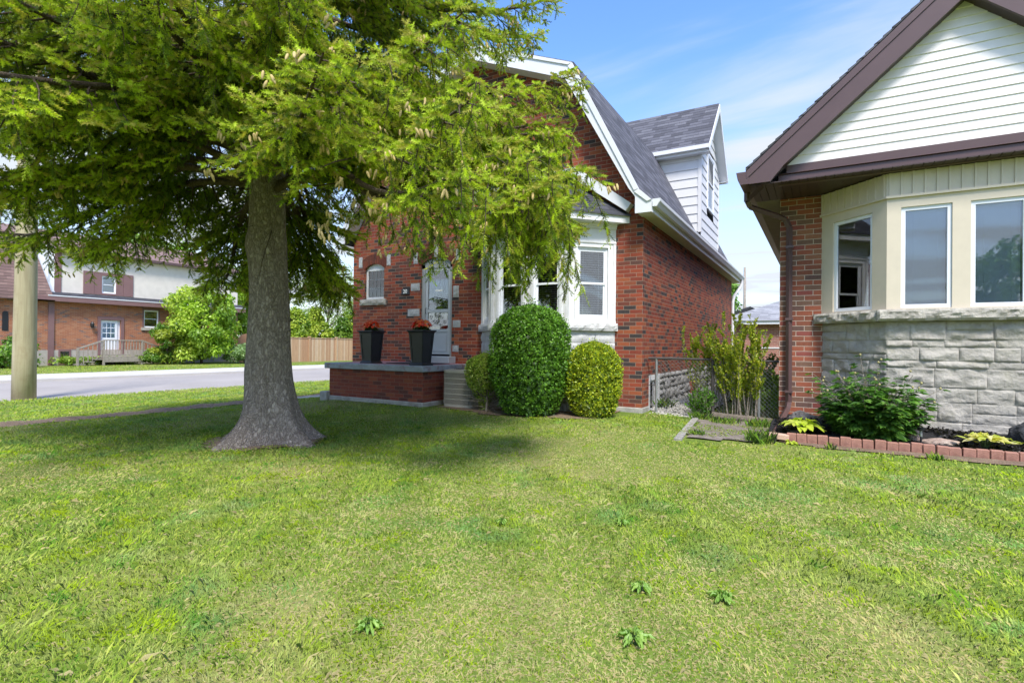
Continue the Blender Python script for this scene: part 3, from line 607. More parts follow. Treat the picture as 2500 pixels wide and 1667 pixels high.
    p = MB(); p.fbox(Ff, a1+0.06, b1-0.05, -0.062, -0.058, 1.46, 1.80); p.build('pane', M['glass'], door)
    # inner door with pointed lights and a carved oval
    q = MB(); q.fbox(Ff, a1, b1, -0.16, -0.11, 0.9, 2.72); q.build('inner_door', M['interior_dark'], door)
    g = MB()
    for x in (-6.92, -6.79, -6.66):
        c = [(x-0.035, 2.18), (x+0.035, 2.18), (x+0.035, 2.44), (x+0.02, 2.49), (x, 2.52), (x-0.02, 2.49), (x-0.035, 2.44)]
        g.prism([Ff.p(u, -0.098, z) for u, z in c], (0, 0.01, 0))
    g.build('fanlight', M['old_white_paint'], door)
    # triangle ornament hung in the screen door
    t = MB(); A = (-6.86, 2.17); B = (-7.07, 1.90); C = (-6.64, 1.90)
    for (p0, p1) in ((A, B), (A, C), ((-7.01, 1.93), (-6.71, 1.93))): t.tube([Ff.p(p0[0], -0.085, p0[1]), Ff.p(p1[0], -0.085, p1[1])], 0.012, 6)
    t.build('ornament', M['screen_frame'], door)
    g = MB()       # wrought scrollwork in the lower light
    for (cx, cz, r0, sgn) in ((-7.04, 1.70, 0.05, 1), (-6.94, 1.60, 0.05, -1), (-7.04, 1.54, 0.045, -1), (-6.76, 1.70, 0.05, -1), (-6.68, 1.60, 0.045, 1), (-6.78, 1.53, 0.045, 1), (-6.86, 1.72, 0.04, 1), (-6.86, 1.62, 0.035, -1)):
        pts = [Ff.p(cx+sgn*r0*(1-k/22)*math.cos(k*0.55), -0.05, cz+r0*(1-k/22)*math.sin(k*0.55)) for k in range(20)]; g.tube(pts, 0.004, 4)
    g.build('scrollwork', M['galvanised'], door)
    st = MB(); st.fbox(Ff, -6.93, -6.74, -0.056, -0.054, 2.24, 2.275); st.build('notice', M['lettering'], door)
    hd = MB(); hd.tube([Ff.p(a1+0.03, -0.03, 1.78), Ff.p(a1+0.03, 0.0, 1.80), Ff.p(a1+0.03, 0.0, 1.88), Ff.p(a1+0.03, -0.03, 1.90)], 0.008, 6); hd.build('handle', M['black_metal'], door)
    st = MB(); st.box(-7.32, -6.34, YF-0.24, YF-0.01, 0.765, 0.905); P(st.build('door_step', M['door_grey'], bevel=0.01))
    # number plate and wall lantern
    pl = MB(); pl.fbox(Ff, -7.80, -7.57, 0.0, 0.02, 2.20, 2.325); plate = pl.build('number_plate', M['black_metal'], bevel=0.004); P(plate)
    tc = bpy.data.curves.new('digits', 'FONT'); tc.body = '20'; tc.size = 0.115; tc.extrude = 0.003; tc.align_x = 'CENTER'; tc.align_y = 'CENTER'; tc.offset = 0.0015
    to = bpy.data.objects.new('tmp_text', tc); COL.objects.link(to); dg = bpy.context.evaluated_depsgraph_get(); me = bpy.data.meshes.new_from_object(to.evaluated_get(dg)); bpy.data.objects.remove(to)
    me.materials.clear(); T = Matrix.Translation((-7.685, YF-0.024, 2.263)) @ Matrix.Rotation(rad(90), 4, 'X'); me.transform(T); link('digits', me, M['lettering'], plate)
    lt = MB(); lt.lathe([(0.045, 0), (0.05, 0.01), (0.05, 0.23), (0.055, 0.24), (0.055, 0.25), (0.02, 0.255)], (-6.93, YF-0.10, 3.20), 16); lt.fbox(Ff, -6.96, -6.90, 0.0, 0.06, 3.27, 3.38); P(lt.build('wall_lantern', M['black_metal']))
    # gambrel roof
    y0, y1 = 8.35, 19.0; eX = 3.50; zEo = 3.47; th = 0.07
    prof = [(eX, zEo-0.02), (eX-0.14, 3.69), (2.20, 6.02), (0, 6.95)]
    mb = MB()
    for s in (1, -1):
        for (a, za), (b, zb) in zip(prof, prof[1:]):
            xa, xb = XC+s*a, XC+s*b
            if s > 0: mb.hexa([(xa, y0, za-th), (xa, y1, za-th), (xb, y1, zb-th), (xb, y0, zb-th), (xa, y0, za), (xa, y1, za), (xb, y1, zb), (xb, y0, zb)])
            else: mb.hexa([(xb, y0, zb-th), (xb, y1, zb-th), (xa, y1, za-th), (xa, y0, za-th), (xb, y0, zb), (xb, y1, zb), (xa, y1, za), (xa, y0, za)])
    roof = mb.build('roof', M['shingle_grey']); P(roof)
    # chimney-less ridge; white bargeboards following the profile
    for yb in (y0-0.028, y1+0.003):
        mb = MB()
        for s in (1, -1):
            o = [(3.60, 3.27), (3.60, 3.50), (3.42, 3.62), (2.20, 6.0), (0, 6.93)]; i_ = [(3.32, 3.27), (3.32, 3.50), (3.20, 3.58), (2.03, 5.80), (0, 6.66)]
            o = [(3.58, 3.28), (3.58, 3.47), (3.37, 3.67), (2.185, 5.995), (0, 6.925)]; i_ = [(3.31, 3.28), (3.31, 3.55), (3.20, 3.70), (2.055, 5.76), (0, 6.64)]
            for k in range(4):
                q = [(XC+s*o[k][0], yb, o[k][1]), (XC+s*i_[k][0], yb, i_[k][1]), (XC+s*i_[k+1][0], yb, i_[k+1][1]), (XC+s*o[k+1][0], yb, o[k+1][1])]
                mb.prism(q if s > 0 else q[::-1], (0, 0.025, 0))
            for k in range(1, 4):   # raised outer moulding
                dx = [0.07, 0.07, 0.07, 0.0]; 
                q = [(XC+s*o[k][0], yb-0.02, o[k][1]), (XC+s*(o[k][0]-0.075), yb-0.02, o[k][1]-0.02), (XC+s*max(0, o[k+1][0]-(0.07 if k < 3 else 0)), yb-0.02, o[k+1][1]-(0.045 if k < 3 else 0.08)), (XC+s*o[k+1][0], yb-0.02, o[k+1][1])]
                mb.prism(q if s > 0 else q[::-1], (0, 0.019, 0))
        b = mb.build('bargeboard', M['white_paint']); P(b)
    # verge soffit behind the bargeboard
    mb = MB()
    for s in (1, -1):
        for (a, za), (b, zb) in (((3.31, 3.55), (3.20, 3.70)), ((3.20, 3.70), (2.055, 5.76)), ((2.055, 5.76), (0.0, 6.64))):
            mb.face([(XC+s*a, y0, za), (XC+s*b, y0, zb), (XC+s*b, YF-0.001, zb), (XC+s*a, YF-0.001, za)])
    P(mb.build('verge_soffit', M['white_paint']))
    # eaves: soffit, fascia, gutters
    for s in (1, -1):
        mb = MB(); xw = XC+s*(XR-XC); n = int((y1-y0)/0.1)
        for i in range(n):
            ya = y0+0.0+(y1-y0)*i/n; yb = y0+(y1-y0)*(i+1)/n-0.012
            xo = XC+s*3.565; a, b = sorted((xw-s*0.02, xo)); mb.box(a, b, ya, yb, 3.285, 3.293)
        a, b = sorted((xw-s*0.02, XC+s*3.565)); mb.box(a, b, y0, y1, 3.294, 3.30); P(mb.build('soffit', M['cream_soffit']))
        mb = MB(); a, b = sorted((XC+s*3.565, XC+s*3.59)); mb.box(a, b, y0, y1, 3.275, 3.47); P(mb.build('fascia', M['white_paint']))
        mb = MB(); xo = XC+s*3.592
        pr = [(0, 3.36), (0.07, 3.355), (0.095, 3.40), (0.12, 3.43), (0.125, 3.475), (0.11, 3.475), (0.10, 3.44), (0.08, 3.41), (0.06, 3.37), (0.005, 3.372), (0.004, 3.47), (0, 3.47)]
        q = [(xo+s*a, y0-0.03, z) for a, z in pr]; mb.prism(q if s < 0 else q[::-1], (0, y1-y0+0.06, 0))
        cap = [(xo, y0-0.034, 3.36), (xo+s*0.07, y0-0.034, 3.355), (xo+s*0.125, y0-0.034, 3.475), (xo, y0-0.034, 3.475)]; mb.prism(cap if s < 0 else cap[::-1], (0, 0.003, 0))
        P(mb.build('gutter', M['white_paint']))
    # downspout at the far end of the right wall
    mb = MB(); mb.tube([(XC+3.65, 18.75, 3.36), (XC+3.64, 18.75, 3.22), (XC+3.60, 18.72, 3.10), (XR+0.08, 18.55, 2.80), (XR+0.06, 18.5, 2.6), (XR+0.06, 18.5, 0.05)], 0.045, 8); P(mb.build('downspout', M['white_paint']))
    # dormer on the right slope
    dX = -2.60; dy0, dy1 = 13.60, 16.15; dyc = (dy0+dy1)/2; dzb = 4.0; dzt = 6.17; rz = 7.62
    Fd = Frame((dX, 0, 0), (0, 1, 0), (1, 0, 0)); Fc1 = Frame((0, dy0, 0), (1, 0, 0), (0, -1, 0)); Fc2 = Frame((0, dy1, 0), (-1, 0, 0), (0, 1, 0))
    mb = MB(); bh = 0.222
    gab = lambda u: dzt+(rz-0.18-dzt)*(1-abs(u-dyc)/((dy1-dy0)/2))
    z = dzb-0.1
    while z < rz-0.2:
        zt = min(z+bh, rz-0.18); 
        if z < dzt: hw0 = (dy1-dy0)/2; 
        else: hw0 = (dy1-dy0)/2*(1-(z-dzt)/(rz-0.18-dzt))
        hw1 = (dy1-dy0)/2 if zt <= dzt else (dy1-dy0)/2*(1-(zt-dzt)/(rz-0.18-dzt))
        # opening for the dormer window between 14.45..15.3
        segs = [(dyc-hw0, dyc+hw0, dyc-hw1, dyc+hw1)] if (zt < 4.75 or z > 6.22) else [(dyc-hw0, 14.40, dyc-hw1, 14.40), (15.35, dyc+hw0, 15.35, dyc+hw1)]
        for a0, b0, a1_, b1_ in segs:
            if b0-a0 < 0.02: continue
            mb.face([Fd.p(a0, 0.022, z), Fd.p(b0, 0.022, z), Fd.p(b1_, 0.004, zt), Fd.p(a1_, 0.004, zt)]); mb.face([Fd.p(a0, 0.0, z), Fd.p(b0, 0.0, z), Fd.p(b0, 0.022, z), Fd.p(a0, 0.022, z)])
        z = zt
    for Fk, s in ((Fc1, 1), (Fc2, -1)):
        z = dzb
        while z < dzt+0.02:
            zt = min(z+bh, dzt+0.06); xr = lambda zz: XC+(3.36-(zz-3.69)/(6.02-3.69)*1.16) if zz < 6.02 else XC+2.2-(zz-6.02)/0.93*2.2
            x0a = xr(z)-0.15; x0b = xr(zt)-0.15
            if s > 0: mb.face([Fk.p(x0a, 0.022, z), Fk.p(dX, 0.022, z), Fk.p(dX, 0.004, zt), Fk.p(x0b, 0.004, zt)]); mb.face([Fk.p(x0a, 0, z), Fk.p(dX, 0, z), Fk.p(dX, 0.022, z), Fk.p(x0a, 0.022, z)])
            else: mb.face([Fk.p(-dX, 0.022, z), Fk.p(-x0a, 0.022, z), Fk.p(-x0b, 0.004, zt), Fk.p(-dX, 0.004, zt)])
            z = zt
    for (yy) in (dy0, dy1): mb.box(dX-0.05, dX+0.03, yy-0.03, yy+0.05 if yy == dy0 else yy+0.03, dzb-0.02, dzt+0.02)
    mb.box(dX-1.2, dX-0.05, dy0+0.01, dy0+0.03, dzt-0.1, dzt+0.02)
    dorm = mb.build('dormer', M['white_siding']); P(dorm)
    w = window(None, Fd, 14.40, 15.35, 4.75, 6.22, 0.04, 0.07, 0.06, 'hung', 'vinyl_white', bl=True, drop=0.55, label='dormer window with a half-drawn blind'); w.name = 'dormer_window'; P(w)
    mb = MB(); xo = dX+0.22; xi = XC+0.1; oh = 0.20
    for s in (1, -1):
        ye = dyc-s*((dy1-dy0)/2+oh); ze = dzt-0.10*0+(-oh)*(rz-dzt)/((dy1-dy0)/2)+0.10
        q = [(xi, ye, ze), (xo, ye, ze), (xo, dyc, rz), (xi, dyc, rz)]
        mb.hexa([(xi, ye, ze-0.06), (xo, ye, ze-0.06), (xo, dyc, rz-0.06), (xi, dyc, rz-0.06), (xi, ye, ze), (xo, ye, ze), (xo, dyc, rz), (xi, dyc, rz)] if s > 0 else [(xi, dyc, rz-0.06), (xo, dyc, rz-0.06), (xo, ye, ze-0.06), (xi, ye, ze-0.06), (xi, dyc, rz), (xo, dyc, rz), (xo, ye, ze), (xi, ye, ze)])
    P(mb.build('dormer_roof', M['shingle_grey']))
    mb = MB()
    for s in (1, -1):
        ye = dyc-s*((dy1-dy0)/2+oh); ze = dzt-oh*(rz-dzt)/((dy1-dy0)/2)+0.10
        q = [(xo+0.003, ye, ze-0.02), (xo+0.003, ye, ze-0.17), (xo+0.003, dyc, rz-0.24), (xo+0.003, dyc, rz-0.03)]; mb.prism(q if s < 0 else q[::-1], (0.022, 0, 0))
        mb.face([(dX, ye, ze-0.15), (xo, ye, ze-0.15), (xo, dyc, rz-0.22), (dX, dyc, rz-0.22)])
        a, b = sorted((ye, ye+s*0.02)); mb.box(xi+1.0, xo+0.02, a, b, ze-0.17, ze-0.02)
        a, b = sorted((ye+s*0.02, ye+s*oh)); mb.box(xi+1.0, xo, a, b, ze-0.17, ze-0.16)
        a, b = sorted((ye-s*0.09, ye)); mb.box(xi+1.9, xo+0.02, a, b, ze-0.10, ze-0.005)
    P(mb.build('dormer_trim', M['white_paint']))

    # bay window on the front
    B0 = -5.73; B1 = -3.02; t = 0.6; YBF = YF-t; zs0 = 1.40; zs1 = 1.53; zt = 3.20
    FL = Frame((B0, YF, 0), (1, -1, 0), (-1, -1, 0)); FM = Frame((B0+t, YBF, 0), (1, 0, 0), (0, -1, 0)); FR = Frame((B1-t, YBF, 0), (1, 1, 0), (1, -1, 0)); ll = t*math.sqrt(2); lm = B1-B0-2*t
    mb = MB(); poly = lambda o_, z: [(B0-o_*0.6, YF, z), (B0+t-o_*0.414, YBF-o_, z), (B1-t+o_*0.414, YBF-o_, z), (B1+o_*0.6, YF, z)]
    core = MB(); core.prism(poly(-0.03, -0.05), (0, 0, 1.45)); P(core.build('bay_base', M['stone_white']))
    for k, (Fk, L_) in enumerate(((FL, ll), (FM, lm), (FR, ll))):
        o = ashlar('bay_stone', Fk, 0.0, L_, 0.0, zs0, M['stone_white'], None, rows=(0.2,), wlen=(0.35, 0.5), relief=0.022, seed=31+k, n0=-0.01); P(o)
    sill = MB()
    for k, (Fk, L_) in enumerate(((FL, ll), (FM, lm), (FR, ll))): rough_block(sill, Fk, -0.03 if k == 1 else -0.02, L_+(0.03 if k == 1 else 0.02), -0.15, 0.075, zs0, zs1, 40+k, 0.014)
    P(sill.build('bay_sill', M['stone_white']))
    bay = thing_part = None
    mb = MB()
    def panel(Fk, L_, wins):
        # wall boards with openings; corner posts and heads
        strip_wall(mb, Fk, [0, L_], zs1, zt+0.0, [(a, b, 1.60, 2.80) for a, b in wins], n=0.0, depth=0.06)
        for a, b in wins:   # raised surround
            mb.fbox(Fk, a-0.045, a, 0.001, 0.018, 1.56, 2.84); mb.fbox(Fk, b, b+0.045, 0.001, 0.018, 1.56, 2.84); mb.fbox(Fk, a, b, 0.001, 0.018, 2.80, 2.84)
        mb.fbox(Fk, 0, L_, 0.001, 0.022, zs1, 1.56); mb.fbox(Fk, 0, L_, 0.001, 0.02, 2.875, 2.905); mb.fbox(Fk, 0, L_, 0.001, 0.03, 3.12, zt); mb.fbox(Fk, 0, L_, 0.001, 0.045, 3.16, zt-0.001)
        mb.fbox(Fk, 0, 0.05, 0.002, 0.012, 1.56, 2.875); mb.fbox(Fk, L_-0.05, L_, 0.002, 0.012, 1.56, 2.875)
    panel(FL, ll, [(0.17, ll-0.17)]); panel(FM, lm, [(0.16, 0.65), (lm-0.65, lm-0.16)]); panel(FR, ll, [(0.15, ll-0.15)])
    bo = mb.build('bay_window', M['old_white_paint']); P(bo)
    for Fk, a, b, lb in ((FL, 0.17, ll-0.17, 'narrow left bay sash seen edge-on'), (FM, 0.16, 0.65, 'left of the two centre bay sashes'), (FM, lm-0.65, lm-0.16, 'right of the two centre bay sashes'), (FR, 0.15, ll-0.15, 'right-hand bay sash facing the side yard')):
        w = window(None, Fk, a+0.001, b-0.001, 1.601, 2.799, -0.015, 0.035, 0.04, 'hung', 'vinyl_white', 'glass', True, pitch=0.038, tilt=0.45, label=lb); w.name = 'bay_sash'; P(w)
    mb = MB(); mb.prism([(B0+0.2, YF+0.35, 1.5), (B1-0.2, YF+0.35, 1.5), (B1-0.2, YF+0.36, 1.5), (B0+0.2, YF+0.36, 1.5)], (0, 0, 1.7)); P(mb.build('room_wall', M['interior_dark']))  # near-black colour stands in for the darkness of the unlit room
    # eaves board of the bay, hipped roof and white raking board on the wall
    def ring(o_, z): return [Vector(p) for p in ((B0-o_*1.0+0.0, YF-0.02, z), (B0+t-o_*0.55, YBF-o_, z), (B1-t+o_*0.55, YBF-o_, z), (B1+o_*1.0, YF-0.02, z))]
    mb = MB(); a = ring(0.24, 3.20); b = ring(0.24, 3.335); c = ring(0.0, 3.20)
    for i in range(3):
        mb.face([a[i], a[i+1], b[i+1], b[i]]); mb.face([c[i], c[i+1], a[i+1], a[i]])
    mb.face([a[0], b[0], b[0]+Vector((0.2, 0, 0)), a[0]+Vector((0.2, 0, 0))]); mb.face([b[3], a[3], a[3]-Vector((0.2, 0, 0)), b[3]-Vector((0.2, 0, 0))])
    a2 = ring(0.255, 3.30); b2 = ring(0.255, 3.345)
    P(mb.build('bay_fascia', M['old_white_paint']))
    mb = MB(); e = ring(0.27, 3.34); pk = [Vector((XCB-0.42, YF-0.03, 4.12)), Vector((XCB+0.42, YF-0.03, 4.12))]
    e[0].y = e[3].y = YF-0.03
    mb.face([e[0], e[1], pk[0]]); mb.face([e[1], e[2], pk[1], pk[0]]); mb.face([e[2], e[3], pk[1]])
    u = Vector((0, 0, -0.03)); 
    for i in range(3): mb.face([e[i]+u, e[i+1]+u, e[i+1], e[i]])
    P(mb.build('bay_roof', M['shingle_dark']))
    mb = MB(); o = [(-1.66, 3.50), (-0.67, 4.25), (0.67, 4.25), (1.66, 3.50)]; i_ = [(-1.57, 3.385), (-0.60, 4.08), (0.60, 4.08), (1.57, 3.385)]
    for k in range(3):
        mb.prism([(XCB+o[k][0], YF-0.16, o[k][1]), (XCB+i_[k][0], YF-0.16, i_[k][1]), (XCB+i_[k+1][0], YF-0.16, i_[k+1][1]), (XCB+o[k+1][0], YF-0.16, o[k+1][1])], (0, 0.155, 0))
    P(mb.build('raking_board', M['white_paint']))
    # brick porch with concrete slab
    Fp = Frame((0, 7.22, 0), (1, 0, 0), (0, -1, 0)); mb = MB(); mb.box(-8.38, -6.02, 7.24, YF-0.002, 0.12, 0.66); P(mb.build('porch', M['brick_porch']))
    mb = MB(); mb.box(-8.46, -5.96, 7.17, YF-0.003, 0.655, 0.765); P(mb.build('porch_slab', M['painted_concrete'], bevel=0.012))
    mb = MB(); mb.box(-8.30, -6.1, 7.36, YF-0.004, 0.764, 0.768); P(mb.build('porch_floor', M['porch_floor']))
    mb = MB(); mb.box(-8.42, -5.99, 7.205, 8.6, -0.05, 0.125); mb.box(-8.56, -8.36, 7.15, 7.35, -0.05, 0.20); P(mb.build('porch_footing', M['concrete'], bevel=0.015))
    return H
XCB = -4.375
main_house()
t_ = MB(); t_.box(-7.25, -6.25, 7.62, 8.32, 0.770, 0.782); tag(t_.build('doormat', M['rubber_mat'], bevel=0.003), 'black rubber doormat on the porch floor in front of the door', 'doormat')

# ------------------------------------------------------------------ neighbouring bungalow (right edge)
def neighbour():
    H = thing('brick_bungalow', 'brick bungalow with brown trimmed gable, cream bay windows and rock-faced stone base at right edge', 'house', (1.43, 8.77, 0))
    P = lambda o: rel(H, o)
    Y0 = 8.77; x0 = -0.535; x1 = 3.395; xc = 1.43; yb = 17.0; zw = 3.34; sl_ = 0.891
    Ff = Frame((0, Y0, 0), (1, 0, 0), (0, -1, 0))
    mb = MB(); strip_wall(mb, Ff, [x0, x1], -0.05, zw, [(0.05, 2.81, 0.5, 3.3)], depth=0.05); mb.face([(x0, yb, -0.05), (x0, Y0, -0.05), (x0, Y0, zw), (x0, yb, zw)]); mb.face([(x1, Y0, -0.05), (x1, yb, -0.05), (x1, yb, zw), (x1, Y0, zw)]); mb.face([(x1, yb, -0.05), (x0, yb, -0.05), (x0, yb, zw), (x1, yb, zw)])
    P(mb.build('brick_wall', M['brick_neighbour']))
    mb = MB(); t = 0.70; YB_ = Y0-t
    FL = Frame((0, Y0, 0), (1, -1, 0), (-1, -1, 0)); FM = Frame((t, YB_, 0), (1, 0, 0), (0, -1, 0)); FR = Frame((2.86-t, YB_, 0), (1, 1, 0), (1, -1, 0)); ll = t*math.sqrt(2); lm = 2.86-2*t
    core = MB(); core.prism([(0.026, Y0, -0.05), (t+0.008, YB_+0.018, -0.05), (2.852-t, YB_+0.018, -0.05), (2.834, Y0, -0.05)], (0, 0, 1.55)); P(core.build('bay_base', M['stone_grey']))
    for k, (Fk, L_) in enumerate(((FL, ll), (FM, lm), (FR, ll))):
        P(ashlar('bay_stone', Fk, -0.0, L_, 0.05, 1.495, M['stone_grey'], None, rows=(0.085, 0.115, 0.165, 0.17, 0.235), wlen=(0.22, 0.50), relief=0.026, seed=61+k, res=0.013, n0=-0.02, joint=0.003))
    s = MB(); rough_block(s, FL, -0.06, ll-0.06, -0.15, 0.10, 1.495, 1.635, 7, 0.02, 0.025); rough_block(s, FM, -0.10, lm+0.03, -0.15, 0.10, 1.495, 1.637, 9, 0.02, 0.025); rough_block(s, FR, 0.05, ll+0.06, -0.15, 0.10, 1.495, 1.635, 11, 0.02, 0.025)
    P(s.build('bay_sill', M['stone_sill']))
    mb = MB()
    def panel(Fk, L_, wins):
        strip_wall(mb, Fk, [0, L_], 1.637, 3.33, [(a, b, 1.655, 2.90) for a, b in wins], depth=0.07)
        mb.fbox(Fk, -0.012, L_+0.012, 0.001, 0.03, 3.02, 3.05)
        n = round(L_/0.125); 
        for i in range(n+1):
            uu = 0.02+(L_-0.06)*i/n; mb.fbox(Fk, uu, uu+0.022, 0.012, 0.028, 3.05, 3.33)
        mb.fbox(Fk, -0.006, L_+0.006, 0.001, 0.012, 3.05, 3.33)
    panel(FL, ll, [(0.19, 0.79)]); panel(FM, lm, [(0.145, 0.64), (0.81, 1.315)]); panel(FR, ll, [(0.19, 0.79)])
    P(mb.build('bay_window', M['cream_panel']))
    for Fk, a, b, lb in ((FL, 0.19, 0.79, 'angled left bay light reflecting the white house'), (FM, 0.145, 0.64, 'first front bay light with closed blinds'), (FM, 0.81, 1.315, 'front bay light cut by the photo edge'), (FR, 0.19, 0.79, None)):
        w = window(None, Fk, a+0.001, b-0.001, 1.656, 2.899, -0.02, 0.045, 0.045, 'fixed', 'vinyl_white', 'glass_sky', Fk is FM, pitch=0.0135, tilt=1.0, label=lb); w.name = 'bay_sash'; P(w)
        if Fk is FL:
            c_ = MB(); 
            for i in range(9): uu = a+0.06+0.045*i; c_.tube([Fk.p(uu, -0.16-0.015*math.sin(i*1.9), 1.67), Fk.p(uu, -0.16-0.015*math.sin(i*1.9), 2.88)], 0.017, 6)
            c_.build('curtain', M['blind'], w)
    mb = MB(); mb.box(0.2, 2.7, Y0+0.5, Y0+0.52, 1.5, 3.3); P(mb.build('room_wall', M['interior_grey']))  # dim interior put into the dark grey colour of this wall
    # gable in lap siding
    yg = 8.02; Fg = Frame((0, yg, 0), (1, 0, 0), (0, -1, 0)); zg0 = 3.60; apex = 3.36+sl_*(xc+0.86)
    mb = MB(); z = zg0; bh = 0.112
    xl = lambda z: -0.86+(z-3.36)/sl_
    while z < apex-0.02:
        zt = min(z+bh, apex-0.001); a0, a1 = xl(z), xl(zt); b0, b1 = 2*xc-a0, 2*xc-a1; zm = z+bh*0.5
        mb.face([Fg.p(a0, 0.0, z), Fg.p(b0, 0.0, z), Fg.p(b0, 0.016, z+0.001), Fg.p(a0, 0.016, z+0.001)])
        mb.face([Fg.p(a0, 0.016, z+0.001), Fg.p(b0, 0.016, z+0.001), Fg.p(b1, 0.003, zt), Fg.p(a1, 0.003, zt)]); z = zt
    P(mb.build('gable_siding', M['cream_siding']))
    mb = MB(); mb.box(-0.515, 2*xc+0.515, 7.985, 8.05, 3.335, 3.475); mb.box(-0.42, 2*xc+0.42, 8.0, 8.05, 3.475, 3.60); mb.box(-0.50, 2*xc+0.50, 7.96, 8.0, 3.478, 3.486)
    P(mb.build('frieze_board', M['brown_metal'], bevel=0.004))
    # roof
    mb = MB(); yf = 7.80; rzk = lambda x: 3.60+sl_*(x+0.86)
    for s in (1, -1):
        xe = xc-s*(xc+0.90); ze = rzk(-0.90); zp = rzk(xc)
        q = [(xe, yf, ze), (xe, yb+0.3, ze), (xc, yb+0.3, zp), (xc, yf, zp)]
        lo_ = [(p[0], p[1], p[2]-0.05) for p in q]
        mb.hexa((lo_+q) if s < 0 else (lo_[::-1]+q[::-1]))
    roof = mb.build('roof', M['shingle_grey']); P(roof)
    mb = MB(); n = 26   # jagged shingle ends along the verge
    for i in range(n):
        xa = -0.90+(xc+0.90)*i/n; xb = -0.90+(xc+0.90)*(i+1)/n
        q = [(xa, yf-0.02, rzk(xa)-0.02), (xb, yf-0.02, rzk(xb)-0.02), (xb, yf-0.02, rzk(xb)+0.004), (xa, yf-0.02, rzk(xa)+0.022)]; mb.prism(q, (0, 0.3, 0))
    P(mb.build('shingle_edge', M['shingle_grey']))
    mb = MB()
    for s in (1, -1):
        X = lambda x: x if s > 0 else 2*xc-x
        o = [(-0.87, rzk(-0.87)-0.045), (xc, rzk(xc)-0.045)]; i_ = [(-0.87, rzk(-0.87)-0.29), (-0.79, rzk(-0.79)-0.36), (-0.52, rzk(-0.52)-0.42), (xc, rzk(xc)-0.42)]
        q = [(X(-0.87), yf-0.002, 3.36), (X(-0.60), yf-0.002, 3.36), (X(-0.44), yf-0.002, rzk(-0.44)-0.42), (X(xc), yf-0.002, rzk(xc)-0.42), (X(xc), yf-0.002, rzk(xc)-0.13), (X(-0.87), yf-0.002, rzk(-0.87)-0.13)]
        mb.prism(q if s > 0 else q[::-1], (0, 0.04, 0))
        q = [(X(-0.89), yf-0.018, rzk(-0.89)-0.14), (X(xc), yf-0.018, rzk(xc)-0.14), (X(xc), yf-0.018, rzk(xc)-0.035), (X(-0.89), yf-0.018, rzk(-0.89)-0.035)]
        mb.prism(q if s > 0 else q[::-1], (0, 0.06, 0))
    P(mb.build('bargeboard', M['brown_metal']))
    mb = MB()
    for s in (1, -1):
        X = lambda x: x if s > 0 else 2*xc-x
        mb.face([(X(-0.86), yf, rzk(-0.86)-0.40), (X(xc), yf, rzk(xc)-0.40), (X(xc), yg, rzk(xc)-0.40), (X(-0.86), yg, rzk(-0.86)-0.40)])
    P(mb.build('verge_soffit', M['brown_soffit']))
    mb = MB()       # ribbed soffit under the gable front
    xx = -0.86
    while xx < 2*xc+0.86: mb.box(xx, xx+0.088, yf+0.04, Y0, 3.345, 3.352); xx += 0.10
    mb.box(-0.87, 2*xc+0.87, yf+0.04, Y0, 3.353, 3.358); P(mb.build('soffit', M['brown_soffit']))
    mb = MB(); yy = Y0
    while yy < yb+0.2: mb.box(-0.86, x0, yy, yy+0.09, 3.345, 3.352); mb.box(x1, 2*xc+0.86, yy, yy+0.09, 3.345, 3.352); yy += 0.10
    mb.box(-0.86, x0, Y0, yb+0.3, 3.353, 3.358); mb.box(x1, 2*xc+0.86, Y0, yb+0.3, 3.353, 3.358); P(mb.build('side_soffit', M['green_soffit']))
    for s in (1, -1):
        X = lambda x: x if s > 0 else 2*xc-x
        mb = MB(); pr = [(-0.86, 3.36), (-0.97, 3.36), (-1.0, 3.43), (-1.02, 3.53), (-1.0, 3.53), (-0.96, 3.40), (-0.875, 3.40), (-0.875, 3.54), (-0.86, 3.54)]
        q = [(X(a), yf-0.01, z) for a, z in pr]; mb.prism(q if s < 0 else q[::-1], (0, yb+0.3-yf, 0)); q = [(X(a), yf-0.014, z) for a, z in ((-0.86, 3.36), (-0.97, 3.36), (-1.02, 3.53), (-0.86, 3.53))]; mb.prism(q if s < 0 else q[::-1], (0, 0.003, 0))
        P(mb.build('gutter', M['brown_metal']))
    # downspout
    pts = [(-0.93, 8.25, 3.38), (-0.93, 8.25, 3.24), (-0.90, 8.30, 3.17), (-0.56, 8.62, 3.07), (-0.46, 8.69, 3.02), (-0.41, 8.70, 2.90), (-0.405, 8.70, 0.36), (-0.42, 8.64, 0.26), (-0.52, 7.20, 0.06)]
    mb = MB()
    w, d = 0.038, 0.030
    for a, b in zip(pts, pts[1:]): mb.tube([a, b], 0.042, 4, cap=True)
    dn = mb.build('downspout', M['brown_metal']); P(dn)
    for z in (0.5, 1.55, 2.6): mb = MB(); mb.box(-0.455, -0.355, 8.655, 8.745, z, z+0.035); P(mb.build('bracket', M['brown_metal']))
    return H
neighbour()

